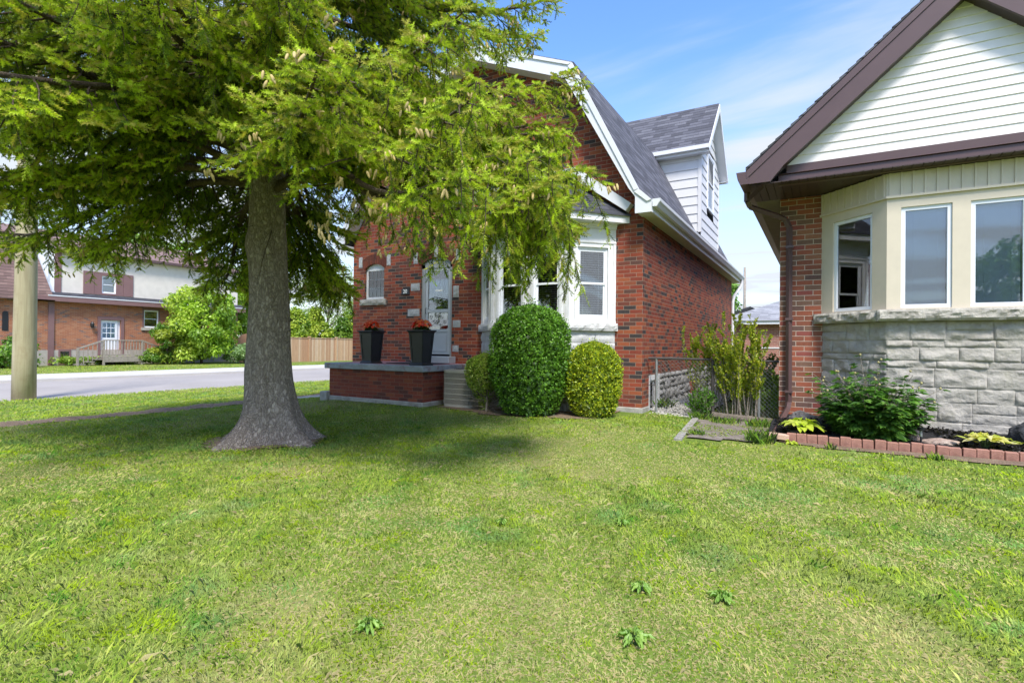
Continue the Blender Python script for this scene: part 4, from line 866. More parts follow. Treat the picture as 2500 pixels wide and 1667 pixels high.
# ------------------------------------------------------------------ foliage generators
def perp(D):
    a = np.cross(D, np.array([0.13, 0.21, 1.0])); a = norm(a); return a, np.cross(D, a)
def leaves(P, N, T, L, Wd, C, droop=0.25, jit=0.12):
    "diamond leaves: base P, blade direction T, face normal N, length L, width Wd, colour C -> V,F,col"
    n = len(P); S = norm(np.cross(N, T)); L = np.broadcast_to(np.asarray(L, float), (n,))[:, None]; Wd = np.broadcast_to(np.asarray(Wd, float), (n,))[:, None]
    dn = np.array([0, 0, -1.0])*droop
    a = P; b = P+T*L*0.45+S*Wd*0.5; c = P+T*L+dn*L; d = P+T*L*0.45-S*Wd*0.5+N*Wd*0.15
    V = np.stack([a, b, c, d], 1).reshape(-1, 3); F = np.arange(n*4).reshape(n, 4); col = np.repeat(C*(1+jit*RNG.standard_normal((n, 1))), 4, 0)
    return V, F, np.clip(col, 0.002, 1)
def cat(parts):
    V = []; F = []; C = []; o = 0
    for v, f, c in parts: V.append(v); F.append(f+o); C.append(c); o += len(v)
    return np.concatenate(V), np.concatenate(F), np.concatenate(C)
def rdir(n, zbias=0.0):
    d = RNG.standard_normal((n, 3)); d[:, 2] += zbias; return norm(d)
def palette(n, cols, w=None):
    cols = np.array(cols); return cols[RNG.choice(len(cols), n, p=w)]
def tree(name, label, cat_, base, h, cr, cz, crz, cols, n, leaf=0.16, group=None, trunk_r=0.12, clumps=40, seed=1, lean=(0, 0), density_edge=0.75, shape='round'):
    "broadleaf or conifer-like background tree: trunk with limbs and a crown of leaf clumps"
    rg = np.random.default_rng(seed); R = random.Random(seed)
    root = thing(name, label, cat_, base, 0, group)
    c0 = np.array([lean[0], lean[1], cz]); mb = MB()
    mb.tube([(0, 0, -0.2), (lean[0]*0.3, lean[1]*0.3, cz*0.5), (lean[0], lean[1], cz), (lean[0]*1.2, lean[1]*1.2, cz+crz*0.6)], [trunk_r*1.3, trunk_r, trunk_r*0.6, trunk_r*0.2], 7)
    cc = []
    for i in range(clumps):
        d = rg.standard_normal(3); d /= np.linalg.norm(d); r = rg.uniform(0.35, 1)**0.6
        q = c0+d*r*np.array([cr, cr, crz])
        if shape == 'cone': f = (q[2]-(cz-crz))/(2*crz); sc = max(0.12, 1.15-f*1.05); q[0] = q[0]*sc; q[1] = q[1]*sc
        if q[2] < 0.3: q[2] = 0.3+rg.random()*0.3
        cc.append(q)
        if i % 3 == 0: mb.tube([(lean[0]*0.6, lean[1]*0.6, max(0.3, q[2]*0.55)), tuple((q+np.array([0, 0, q[2]*0.6]))/2), tuple(q)], [trunk_r*0.4, trunk_r*0.25, trunk_r*0.08], 5, cap=False)
    mb.build('trunk', M['twig_bark'], root, smooth=True)
    cc = np.array(cc); per = n//clumps; rad_ = rg.uniform(0.22, 0.42, len(cc))*min(cr, crz)*(1.2 if clumps < 60 else 0.85)
    I = np.repeat(np.arange(len(cc)), per); d = norm(rg.standard_normal((len(I), 3))); P = cc[I]+d*(rad_[I]*rg.uniform(0.2, 1, len(I))**0.5)[:, None]*np.array([1, 1, 0.75])
    P[:, 2] = np.maximum(P[:, 2], 0.05)
    N = norm(d+0.7*rg.standard_normal((len(I), 3))+np.array([0, 0, 0.5])); T = norm(np.cross(N, rg.standard_normal((len(I), 3))))
    ccol = np.array(cols)[rg.integers(0, len(cols), len(cc))]; C = ccol[I]*rg.uniform(0.8, 1.2, (len(I), 1))
    V, F, Cc = leaves(P, N, T, leaf*rg.uniform(0.6, 1.3, len(I)), leaf*0.6, C)
    np_mesh('crown', V, F, M['leaf'], root, Cc); return root

# ------------------------------------------------------------------ the big spruce
TX, TY = -5.57, 3.98
def spruce():
    rg = np.random.default_rng(12); R = random.Random(12)
    root = thing('spruce_tree', 'large old spruce with thick grey trunk, drooping boughs and tan cones on the lawn', 'tree', (TX, TY, 0))
    # trunk with root flare
    V = []; Fc = []; seg = 48; zs = [-0.12, 0.0, 0.03, 0.07, 0.12, 0.18, 0.26, 0.36, 0.5, 0.7, 0.9, 1.15, 1.4, 1.7, 2.0, 2.3, 2.6, 2.9, 3.3, 3.8, 4.5, 5.5, 7.0, 9.0, 11.0, 12.6]
    zz = []
    for a, b in zip(zs, zs[1:]):
        k = max(1, int((b-a)/0.09)) if b < 4 else 4
        zz += [a+(b-a)*i/k for i in range(k)]
    zz.append(zs[-1])
    def cen(z): return (0.02*math.sin(z*0.9)-0.115*sst(0.1, 0.9, z)-0.03*max(0, min(z, 4)-0.8), 0.01*z)
    for z in zz:
        zc = max(z, 0); r = 0.268-0.028*zc if zc < 3 else 0.184*(1-(zc-3)/9.9)+0.01
        fl = math.exp(-zc/0.20)
        cx, cy = cen(z)
        for j in range(seg):
            t = 2*math.pi*j/seg
            lob = 0.5+0.5*math.cos(5*t+0.7)+0.35*math.cos(3*t-1.1)+0.25*math.cos(8*t)
            rr = r+fl*(0.11+0.32*max(0, lob))+0.02*noise.noise(Vector((math.cos(t)*1.8, math.sin(t)*1.8, z*0.9)))+0.012*noise.noise(Vector((math.cos(t)*6, math.sin(t)*6, z*3)))
            rr += 0.055*math.exp(-((z-2.32)/0.16)**2)*max(0, math.cos(t-math.radians(205)))**2
            V.append((cx+rr*math.cos(t), cy+rr*math.sin(t), z-0.02*fl*max(0, lob)))
    n = len(zz)
    for k in range(n-1):
        for j in range(seg): Fc.append((k*seg+j, k*seg+(j+1) % seg, (k+1)*seg+(j+1) % seg, (k+1)*seg+j))
    np_mesh('trunk', V, Fc, M['spruce_bark'], root, smooth=True)
    limbs = MB(); twigs = []; shoots = []     # twigs: polylines; shoots: (pos, dir, len, tone)
    cones = []
    def grow(az, z0, L, rise, droop, tipup, r0, dens=1.0, hang=0.5, bare=0.18, young=1.0, light=1.0):
        azd = (math.degrees(az)+180) % 360-180
        if -35 < azd < 112 and z0 < 4.2: bare = 0.42
        "one bough: rises or sags from the trunk, droops, tip turns up"
        nseg = 16; pts = []; cx, cy = cen(z0); a = az; x, y, z = cx+0.1*math.cos(az), cy+0.1*math.sin(az), z0
        w1 = R.uniform(-1, 1)*0.25
        for i in range(nseg+1):
            s = i/nseg; pts.append(np.array([x, y, z]))
            ang = a+w1*math.sin(s*3.1)+0.10*noise.noise(Vector((s*4, az*3, z0)))
            sl_ = rise*(1-s)**1.3-droop*math.sin(math.pi*min(1, s*1.12))+tipup*s**3+0.12*noise.noise(Vector((s*5, z0, az)))
            st = L/nseg; x += math.cos(ang)*st*math.cos(sl_); y += math.sin(ang)*st*math.cos(sl_); z += st*math.sin(sl_)
        rads = [r0*(1-s/(nseg+0.5))**0.8+0.004 for s in range(nseg+1)]
        limbs.tube(pts, rads, 7, cap=False)
        def at(s):
            k = min(nseg-1, int(s*nseg)); f = s*nseg-k; return pts[k]*(1-f)+pts[k+1]*f, norm(pts[k+1]-pts[k])
        nsec = int(L*9*dens)
        for i in range(nsec):
            s = bare+(1-bare)*(i+R.random())/nsec; p, d = at(min(0.999, s)); side = 1 if i % 2 else -1
            hor = norm(np.cross(np.array([0, 0, 1.0]), d)); l2 = (0.95*(1-s)**0.8+0.20)*min(1.25, L*0.32)*R.uniform(0.6, 1.15)
            dd = norm(d*R.uniform(0.45, 0.9)+hor*side*R.uniform(0.6, 1.0)+np.array([0, 0, R.uniform(-0.35, 0.1)])); n2 = 6; q = p.copy(); pl = [q.copy()]
            for k in range(n2):
                t = (k+1)/n2; dd = norm(dd+np.array([0, 0, -0.22*(1-t)+0.18*t*t])+0.10*rg.standard_normal(3)); q = q+dd*l2/n2; pl.append(q.copy())
            twigs.append((pl, 0.004+0.009*l2))
            if hang > 0.9 and s > 0.62: hm = 1.2
            else: hm = 1.0
            if R.random() < hang*(0.5+0.5*s):
                hp = pl[R.randint(1, 4)]; hl = R.uniform(0.18, 0.55)*hm; hd = norm(np.array([R.uniform(-.25, .25), R.uniform(-.25, .25), -1.0])); q = hp.copy(); hpl = [q.copy()]
                for k in range(5): q = q+hd*hl/5; hd = norm(hd+0.12*rg.standard_normal(3)); hpl.append(q.copy())
                twigs.append((hpl, 0.006)); nh = int(hl/0.022)
                for k in range(nh):
                    t = 0.1+0.9*k/nh; kk = min(4, int(t*5)); f = t*5-kk; p3 = hpl[kk]*(1-f)+hpl[kk+1]*f; e = norm(np.array([R.uniform(-1, 1), R.uniform(-1, 1), -0.9])); shoots.append((p3, e, R.uniform(0.07, 0.12), young*R.uniform(0.1, 0.85)*(0.3+0.7*s), light))
            # shoots both sides of the secondary, denser towards its tip; hanging sprays underneath
            ns = max(4, int(l2/0.040))
            for k in range(ns):
                t = 0.12+0.88*(k+R.random())/ns; kk = min(n2-1, int(t*n2)); f = t*n2-kk; p3 = pl[kk]*(1-f)+pl[kk+1]*f; d3 = norm(pl[kk+1]-pl[kk]); h3 = norm(np.cross(np.array([0, 0, 1.0]), d3))*(1 if k % 2 else -1)
                l3 = (0.07+0.17*(1-t))*R.uniform(0.7, 1.25)*min(1.2, 0.6+0.5*l2); dd3 = norm(d3*0.8+h3*R.uniform(0.5, 1.0)+np.array([0, 0, R.uniform(-0.55, 0.25)]))
                outer = 0.45*s+0.55*t; ntip = max(1, int(l3/0.065)); tone = young*(0.15+0.85*outer)
                q = p3.copy()
                for m in range(ntip):
                    ll = l3/ntip*1.25; last = (m == ntip-1)
                    shoots.append((q, dd3, ll, (tone if last else tone*0.35), light)); 
                    if m > 0 or last:
                        for sg in (-1, 1):
                            if R.random() < 0.62: e = norm(dd3*0.75+sg*np.cross(dd3, np.array([0.1, 0.1, 1.0]))*0.8+0.15*rg.standard_normal(3)); shoots.append((q, e, ll*R.uniform(0.6, 0.9), tone*R.uniform(0.5, 1.1), light))
                    q = q+dd3*l3/ntip; dd3 = norm(dd3+np.array([0, 0, -0.1])+0.15*rg.standard_normal(3))
                if R.random() < 0.034*outer*young*(1.5 if abs(azd) < 45 else 0.8):
                    for _ in range(R.randint(2, 5)): cones.append((q+np.array([R.uniform(-.05, .05), R.uniform(-.05, .05), R.uniform(-.03, .02)]), R.uniform(0.05, 0.072)))
        return pts
    D = math.radians
    # lowest boughs, set by what the photograph shows: azimuth (0 = +X, 90 = +Y), height on the trunk, length
    B = [(-5, 2.95, 4.0, 0.10, 0.42, 0.20), (6, 3.25, 4.05, 0.28, 0.52, 0.05), (2, 3.0, 4.0, 0.18, 0.50, 0.05), (-5, 3.35, 4.15, 0.20, 0.66, -0.05), (-12, 3.2, 4.1, 0.2, 0.58, 0.0), (5, 3.6, 4.1, 0.25, 0.74, -0.1), (20, 3.5, 3.4, 0.30, 0.36, 0.10), (-15, 3.3, 4.1, 0.22, 0.52, 0.15), (-28, 3.1, 3.6, 0.30, 0.45, 0.25), (38, 3.9, 3.1, 0.3, 0.35, 0.1), (-2, 3.4, 4.0, 0.30, 0.62, 0.05), (-10, 3.8, 3.6, 0.25, 0.55, 0.1), (10, 4.1, 3.5, 0.2, 0.5, 0.2), (-22, 3.6, 3.7, 0.3, 0.6, 0.1), (13, 3.8, 3.7, 0.30, 0.50, 0.05), (0, 3.65, 3.8, 0.3, 0.68, 0.0),
         (-42, 3.35, 3.4, 0.42, 0.34, 0.30), (-55, 3.15, 3.5, 0.50, 0.28, 0.30), (-68, 3.3, 3.7, 0.50, 0.28, 0.30), (-82, 3.15, 3.8, 0.45, 0.30, 0.35), (-95, 3.05, 3.6, 0.42, 0.36, 0.3), (-110, 3.3, 3.9, 0.35, 0.40, 0.3), (-125, 3.0, 3.9, 0.30, 0.42, 0.3), (-142, 3.2, 4.1, 0.25, 0.45, 0.3), (-158, 3.0, 4.1, 0.25, 0.48, 0.3), (-175, 3.2, 4.2, 0.2, 0.5, 0.25),
         (165, 2.9, 3.9, 0.18, 0.55, 0.25), (150, 3.2, 4.0, 0.2, 0.6, 0.2), (132, 2.95, 3.7, 0.15, 0.6, 0.2), (124, 3.1, 3.4, 0.1, 0.65, 0.2), (116, 3.3, 3.0, 0.05, 0.7, 0.15), (55, 4.0, 3.0, 0.3, 0.3, 0.2)]
    for az, z0, L, ri, dr, tu in B: grow(D(az), z0, L, ri, dr, tu, 0.045, dens=1.15, hang=1.0 if -20 < az < 14 else 0.5)
    for k in range(42):
        az = (k*137.5+20) % 360; z0 = 3.4+k*0.06; rgt = az < 65 or az > 300; q = 14 < az < 112; grow(D(az), z0+(0.45 if q else 0), R.uniform(3.2, 3.65) if rgt else R.uniform(3.3, 4.2), R.uniform(0.15, 0.4), R.uniform(0.40, 0.65)*(0.6 if q else 1), 0.2, 0.04, dens=1.35 if rgt and z0 > 4 else 1.0, hang=0.15 if q else (0.8 if rgt else 0.5))
    for k in range(34):
        az = k*137.5; z0 = 6.1+k*0.185; f = (z0-6)/6.5; grow(D(az), z0, 3.0*(1-f)+0.5, 0.25, 0.45, 0.3, 0.032*(1-f)+0.008, dens=0.22)
    # dead twigs low on the trunk and along the boughs
    for k in range(46):
        z0 = R.uniform(2.5, 4.2); a = R.uniform(0, 2*math.pi); l = R.uniform(0.3, 1.0); p = np.array([*cen(z0), z0]); dd = np.array([math.cos(a), math.sin(a), R.uniform(-0.5, 0.1)]); pl = [p]
        for i in range(5): dd = norm(dd+np.array([0, 0, -0.12])+0.18*rg.standard_normal(3)); p = p+dd*l/5; pl.append(p)
        twigs.append((pl, 0.009))
    def limbed_up(p):      # the side next to the front door has been pruned high
        a = math.degrees(math.atan2(p[1], p[0])); rr_ = math.hypot(p[0], p[1]); return (14 < a < 112 and p[2] < 2.66-0.25*(a > 100)) or (-12 < a <= 14 and rr_ < 3.15 and p[2] < 2.80) or (-30 < a <= -12 and rr_ < 3.1 and p[2] < 2.62) or (-52 < a <= -30 and rr_ < 3.0 and p[2] < 2.35)
    twigs = [t for t in twigs if not limbed_up(t[0][-1])]; shoots = [q for q in shoots if not limbed_up(q[0])]
    for pl, r in twigs: limbs.tube(pl, [r*(1-0.8*i/(len(pl)-1)) for i in range(len(pl))], 4, cap=False)
    limbs.build('limbs', M['twig_bark'], root, smooth=True)
    # needles
    n = len(shoots); P = np.array([s[0] for s in shoots]); Dr = norm(np.array([s[1] for s in shoots])); L = np.array([s[2] for s in shoots]); tone = np.array([s[3] for s in shoots])
    print('shoots', n)
    cd = np.linalg.norm(P+np.array([TX, TY, 0])-np.array([0, 0, CAMH]), axis=1); K = 21
    a, b = perp(Dr); t = np.linspace(0.02, 1.0, K); ph = np.arange(K)*2.4
    tip = np.clip((tone-0.24)/0.30, 0, 1)*(RNG.random(n) < 0.90)
    nl = 0.021+0.005*RNG.random(n)
    old = np.array([0.065, 0.10, 0.02]); mid = np.array([0.20, 0.29, 0.035]); new = np.array([0.55, 0.66, 0.06]); yel = np.array([0.52, 0.49, 0.10])
    m_ = RNG.random((n, 1)); col = old*(1-m_)+mid*m_; br = np.where(RNG.random((n, 1)) < 0.35, yel, new); col = col*(1-tip[:, None])+br*tip[:, None]*RNG.uniform(0.75, 1.1, (n, 1))
    Vs = []; 
    for k in range(K):
        c, s = math.cos(ph[k]), math.sin(ph[k]); o = a*c+b*s; base = P+Dr*(L*t[k]*0.92)[:, None]; lean_ = 0.52 if k < K-4 else 1.4
        d = norm(o+Dr*lean_); w = norm(np.cross(d, Dr)+1e-6)*(0.0042*(1+0.25*(cd > 4.5)))[:, None] if False else norm(np.cross(d, Dr)+1e-6)*np.where(cd > 5, 0.0064, 0.0050)[:, None]
        Vs.append(np.stack([base-w, base+w, base+d*nl[:, None]*(1.0 if k < K-4 else 0.85)], 1))
    V = np.stack(Vs, 1).reshape(-1, 3); F = np.arange(n*K*3).reshape(-1, 3); C = np.repeat(col, K*3, 0)
    np_mesh('crown', V, F, M['needle'], root, C)
    # cones, hanging; nearest hundred are parts of their own
    mb = MB(); mb.lathe([(0.004, 0), (0.10, 0.06), (0.155, 0.25), (0.165, 0.5), (0.13, 0.78), (0.06, 0.95), (0.01, 1.0)], seg=8); mb.v = [(x, y, -z) for x, y, z in mb.v]; cm = mb.mesh('cone', True); cm.materials.append(M['cone_tan'])
    cones.sort(key=lambda c: np.linalg.norm(c[0]+np.array([TX, TY, -CAMH]))); print('cones', len(cones))
    F_ = lambda c: np.linalg.norm(c[0]+np.array([TX, TY, -CAMH]))
    inview = []; rest = []
    for c in cones:
        w = c[0]+np.array([TX, TY, 0]); d = w-np.array([0, 0, CAMH]); zc = d@np.array(fw); xx = 1295*(d@np.array(rt))/max(zc, .01); yy = 1295*(d@np.array(up))/max(zc, .01)
        (inview if zc > 0.3 and abs(xx) < 1250 and abs(yy) < 833 and len(inview) < 100 else rest).append(c)
    for p, s in inview:
        o = bpy.data.objects.new('cone', cm); COL.objects.link(o); o.parent = root; o.location = p; o.scale = (s, s, s); o.rotation_euler = (R.uniform(-.5, .5), R.uniform(-.5, .5), R.uniform(0, 6))
    mv = np.array([v.co[:] for v in cm.vertices]); V = []; Fc = []; base = [tuple(p.vertices) for p in cm.polygons if len(p.vertices) == 4]
    for p, s in rest[:2600]:
        o = len(V)*1; rot = np.array(Matrix.Rotation(R.uniform(-.5, .5), 3, 'X') @ Matrix.Rotation(R.uniform(-.5, .5), 3, 'Y')); V.append((mv @ rot.T)*s+p); Fc.append(np.array(base)+o*len(mv))
    tag(np_mesh('cones', np.concatenate(V), np.concatenate(Fc), M['cone_tan'], root, smooth=True), kind='stuff')
spruce()

# ------------------------------------------------------------------ clipped shrubs in front of the bay
def clipped(name, label, c, rx, ry, h, prof, cols, n, leaf, upright=0.0, hol=0.16, seed=3, wob=0.09, cut=None, mat='leaf'):
    "dense clipped shrub: prof(t) gives relative radius at relative height t"
    rg = np.random.default_rng(seed); root = thing(name, label, 'shrub', c)
    def R_(th, t):
        w = 1+wob*np.array([noise.noise(Vector((math.cos(a)*2.2+seed, math.sin(a)*2.2, b*3.5))) for a, b in zip(th, t)])
        return prof(t)*w
    th = rg.uniform(0, 2*np.pi, n); t = rg.uniform(0.02, 1, n)**0.85
    # extra leaves on the crown so the top is covered as well as the sides
    k = n//4; t[:k] = 1-rg.uniform(0, 1, k)**2*0.25
    r = R_(th, t); dep = rg.exponential(0.040, n); f = np.clip(1-dep/np.maximum(r*rx, .05), 0.2, 1.02)
    sub = rg.uniform(0, 1, n) ; top = t > 0.97; f[top] *= np.sqrt(sub[top])
    clump = np.array([noise.noise(Vector((a*7, b*9, seed))) for a, b in zip(th, t*h)]); f *= 1+hol*np.minimum(clump, 0.25)
    P = np.stack([np.cos(th)*r*rx*f, np.sin(th)*r*ry*f, t*h], 1)
    d = 0.02; pr = (prof(np.clip(t+d, 0, 1))-prof(np.clip(t-d, 0, 1)))/(2*d*h)*rx
    N = norm(np.stack([np.cos(th), np.sin(th), -pr], 1)); N2 = norm(N+0.55*rg.standard_normal((n, 3))+np.array([0, 0, upright]))
    T = norm(np.cross(N2, rg.standard_normal((n, 3)))*0.8+N*0.55+np.array([0, 0, 0.25+upright])); N3 = norm(np.cross(T, np.cross(N2, T)))
    C = palette(n, cols)*(1+0.25*clump[:, None])*np.where(rg.random((n, 1)) < 0.15, 0.6, 1.0)  # shade in the hollows is put into the leaf colour
    if cut is not None:
        keep = ~cut(P, rg); P, T, N3, C, = P[keep], T[keep], N3[keep], C[keep]; n = len(P)
    stray = rg.random(n) < 0.02; P[stray] *= 1+0.07*rg.random((stray.sum(), 1))
    V, F, Cc = leaves(P, N3, T, leaf*rg.uniform(0.6, 1.35, n), leaf*0.55, C, droop=0.1)
    np_mesh('foliage', V, F, M[mat], root, Cc)
    # inner mass of large leaves, shade put into their darkened colour; stops see-through
    m = n//3; th = rg.uniform(0, 2*np.pi, m); t = rg.uniform(0.05, 0.97, m); r = R_(th, t); f = rg.uniform(0.72, 0.93, m); P = np.stack([np.cos(th)*r*rx*f, np.sin(th)*r*ry*f, t*h*0.985], 1)
    if cut is not None: keep = ~cut(P, rg); P = P[keep]; th = th[keep]; m = len(P)
    N = norm(np.stack([np.cos(th), np.sin(th), 0*th], 1)+0.3*rg.standard_normal((m, 3))); T = norm(np.cross(N, rg.standard_normal((m, 3))))
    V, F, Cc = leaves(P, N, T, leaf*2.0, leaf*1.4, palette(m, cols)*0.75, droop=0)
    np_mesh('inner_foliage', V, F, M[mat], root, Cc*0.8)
    mb = MB(); R2 = random.Random(seed)
    for i in range(11):
        a = R2.uniform(0, 6.28); q = R2.uniform(0.3, 0.75); zt = R2.uniform(0.45, 0.85)*h
        mb.tube([(R2.uniform(-.04, .04), R2.uniform(-.04, .04), -0.05), (math.cos(a)*rx*q*0.3, math.sin(a)*ry*q*0.3, zt*0.35), (math.cos(a)*rx*q, math.sin(a)*ry*q, zt)], [0.022, 0.016, 0.005], 6, cap=False)
    mb.build('stems', M['twig_bark'], root, smooth=True); return root
ip = lambda pts: (lambda t: np.interp(t, [p[0] for p in pts], [p[1] for p in pts]))
def sprof(pts):   # smooth interpolation
    xs = np.linspace(0, 1, 60); ys = np.interp(xs, [p[0] for p in pts], [p[1] for p in pts]); k = np.ones(7)/7; yp = np.pad(ys, 3, mode='edge'); ys2 = np.convolve(yp, k, 'valid'); ys2[-4:] = ys[-4:]
    return lambda t: np.interp(t, xs, ys2)
dome = sprof([(0, 0.55), (0.06, 0.68), (0.15, 0.80), (0.35, 0.97), (0.55, 1.0), (0.7, 0.98), (0.82, 0.89), (0.90, 0.75), (0.96, 0.54), (0.985, 0.38), (1.0, 0.15)])
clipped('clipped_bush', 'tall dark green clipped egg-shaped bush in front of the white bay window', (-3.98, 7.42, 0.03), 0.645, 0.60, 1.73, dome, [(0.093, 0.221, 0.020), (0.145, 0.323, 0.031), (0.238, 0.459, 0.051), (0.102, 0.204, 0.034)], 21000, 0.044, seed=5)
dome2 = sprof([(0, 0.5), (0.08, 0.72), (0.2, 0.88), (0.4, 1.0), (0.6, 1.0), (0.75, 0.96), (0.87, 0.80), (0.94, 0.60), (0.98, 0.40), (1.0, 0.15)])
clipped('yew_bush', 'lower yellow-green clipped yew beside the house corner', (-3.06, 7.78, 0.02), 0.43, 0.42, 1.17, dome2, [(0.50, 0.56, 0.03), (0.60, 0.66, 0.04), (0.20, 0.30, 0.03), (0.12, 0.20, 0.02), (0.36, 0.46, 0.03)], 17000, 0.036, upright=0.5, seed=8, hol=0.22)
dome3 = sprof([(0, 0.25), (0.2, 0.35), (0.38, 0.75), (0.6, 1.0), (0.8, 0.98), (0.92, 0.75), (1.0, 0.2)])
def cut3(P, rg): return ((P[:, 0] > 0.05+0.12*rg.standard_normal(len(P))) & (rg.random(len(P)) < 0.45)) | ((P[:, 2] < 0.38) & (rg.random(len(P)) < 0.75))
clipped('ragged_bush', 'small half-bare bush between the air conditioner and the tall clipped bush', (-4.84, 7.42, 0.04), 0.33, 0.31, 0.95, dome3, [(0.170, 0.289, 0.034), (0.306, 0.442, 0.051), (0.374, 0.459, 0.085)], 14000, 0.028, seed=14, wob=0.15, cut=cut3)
def bare_twigs():
    mb = MB(); R = random.Random(4)
    for i in range(120):
        a = R.uniform(0, 6.28); p = Vector((0.05, 0, R.uniform(0.0, 0.3))); d = Vector((math.cos(a)*1.0+0.25, math.sin(a)*1.0, R.uniform(0.1, 1.4))).normalized(); l = R.uniform(0.3, 0.6); pts = [p]
        for k in range(5): d = (d+Vector((R.uniform(-.35, .35), R.uniform(-.35, .35), R.uniform(-.2, .25)))).normalized(); pts.append(pts[-1]+d*l/5)
        mb.tube(pts, [0.006, 0.005, 0.004, 0.003, 0.002, 0.0015], 4, cap=False)
    o = mb.build('bare_twigs', M['shrub_bark']); o.parent = [q for q in COL.objects if q.name == 'ragged_bush'][0]
    mb = MB(); mb.tube([(0.1, -0.1, -0.05), (0.1, -0.08, 0.15), (0.05, -0.03, 0.5)], [0.028, 0.022, 0.012], 7); o = mb.build('trunk', M['shrub_bark']); o.parent = [q for q in COL.objects if q.name == 'ragged_bush'][0]
bare_twigs()

# ------------------------------------------------------------------ air conditioner
def ac():
    r = thing('air_conditioner', 'beige slatted outdoor air conditioner beside the brick porch', 'air conditioner', (-5.47, 7.80, 0.05))
    def rr(o, z, n=6, s=0.31, rad_=0.07):
        pts = []
        for k, (sx, sy) in enumerate(((1, -1), (1, 1), (-1, 1), (-1, -1))):
            for i in range(n+1):
                a = -math.pi/2+k*math.pi/2+i/n*math.pi/2; pts.append((sx*(s-rad_)+math.cos(a)*(rad_+o), sy*(s-rad_)+math.sin(a)*(rad_+o), z))
        return pts
    mb = MB(); mb.prism(rr(0.0, 0.0), (0, 0, 0.05)); mb.build('base_pan', M['ac_metal'], r)
    mb = MB(); mb.prism(rr(-0.03, 0.05), (0, 0, 0.57)); mb.build('coil', M['ac_dark'], r)
    mb = MB(); mb.prism(rr(0.006, 0.60), (0, 0, 0.045)); mb.prism(rr(-0.05, 0.645), (0, 0, 0.012)); mb.build('top_cover', M['ac_metal'], r, bevel=0.004)
    mb = MB()
    for z in (0.135, 0.225, 0.315, 0.405, 0.495): mb.prism(rr(0.003, z), (0, 0, 0.014))
    mb.build('band', M['ac_metal'], r)
    mb = MB(); outer = rr(0.0, 0); n = len(outer); per = []
    for i in range(n):
        a = Vector(outer[i]); b = Vector(outer[(i+1) % n]); k = max(1, int((b-a).length/0.0125))
        for j in range(k): per.append(a+(b-a)*j/k)
    for p in per: mb.box(p.x-0.0022, p.x+0.0022, p.y-0.0022, p.y+0.0022, 0.05, 0.60)
    mb.build('grille', M['ac_metal'], r)
    mb = MB()
    for k in range(6): mb.tube([(math.cos(a)*(0.04+0.04*k), math.sin(a)*(0.04+0.04*k), 0.665) for a in np.linspace(0, 2*math.pi, 25)], 0.003, 4)
    mb.build('fan_guard', M['ac_dark'], r)
    mb = MB(); mb.box(-0.38, 0.38, -0.36, 0.38, -0.09, -0.002); mb.build('pad', M['concrete'], r, bevel=0.01)
ac()

# ------------------------------------------------------------------ planters with begonias
def planter(label, loc):
    r = thing('planter', label, 'planter', loc, 0, 'black planters on the porch'); h = 0.63
    mb = MB()
    def sq(w, z): return [(-w, -w, z), (w, -w, z), (w, w, z), (-w, w, z)]
    def fr(w0, z0, w1, z1): mb.hexa(sq(w0, z0)+sq(w1, z1))
    fr(0.152, 0, 0.152, 0.022); fr(0.150, 0.022, 0.125, 0.05); fr(0.118, 0.05, 0.158, 0.59); fr(0.166, 0.575, 0.172, 0.59); fr(0.168, 0.59, 0.192, 0.612); fr(0.192, 0.612, 0.192, 0.63)
    mb.build('pot', M['planter_black'], r, bevel=0.003)
    mb = MB()    # raised frame round the sunk panels on each face
    for k in range(4):
        rot = Matrix.Rotation(k*math.pi/2, 4, 'Z')
        def bar(x0a, x1a, za, x0b, x1b, zb, e=0.010):
            f = lambda z: 0.118+(z-0.05)/0.54*0.040
            ya, yb = -f(za)-0.0005, -f(zb)-0.0005
            q = [(x0a, ya, za), (x1a, ya, za), (x1b, yb, zb), (x0b, yb, zb)]; o = [(x, y-e, z) for x, y, z in q]
            mb.hexa([tuple(rot @ Vector(p)) for p in (o[0], o[1], q[1], q[0], o[3], o[2], q[2], q[3])])
        w = lambda z: 0.118+(z-0.05)/0.54*0.040
        for za, zb in ((0.05, 0.09), (0.31, 0.345), (0.545, 0.578)): bar(-w(za), w(za), za, -w(zb), w(zb), zb)
        for s in (-1, 1):
            za, zb = 0.09, 0.545; xs_ = sorted([s*w(za), s*(w(za)-0.030)]); xt = sorted([s*w(zb), s*(w(zb)-0.038)]); bar(xs_[0], xs_[1], za, xt[0], xt[1], zb, 0.0095)
    mb.build('panel_frame', M['planter_black'], r)
    mb = MB(); mb.box(-0.17, 0.17, -0.17, 0.17, 0.60, 0.622); mb.build('soil', M['mulch_black'], r)
    return r
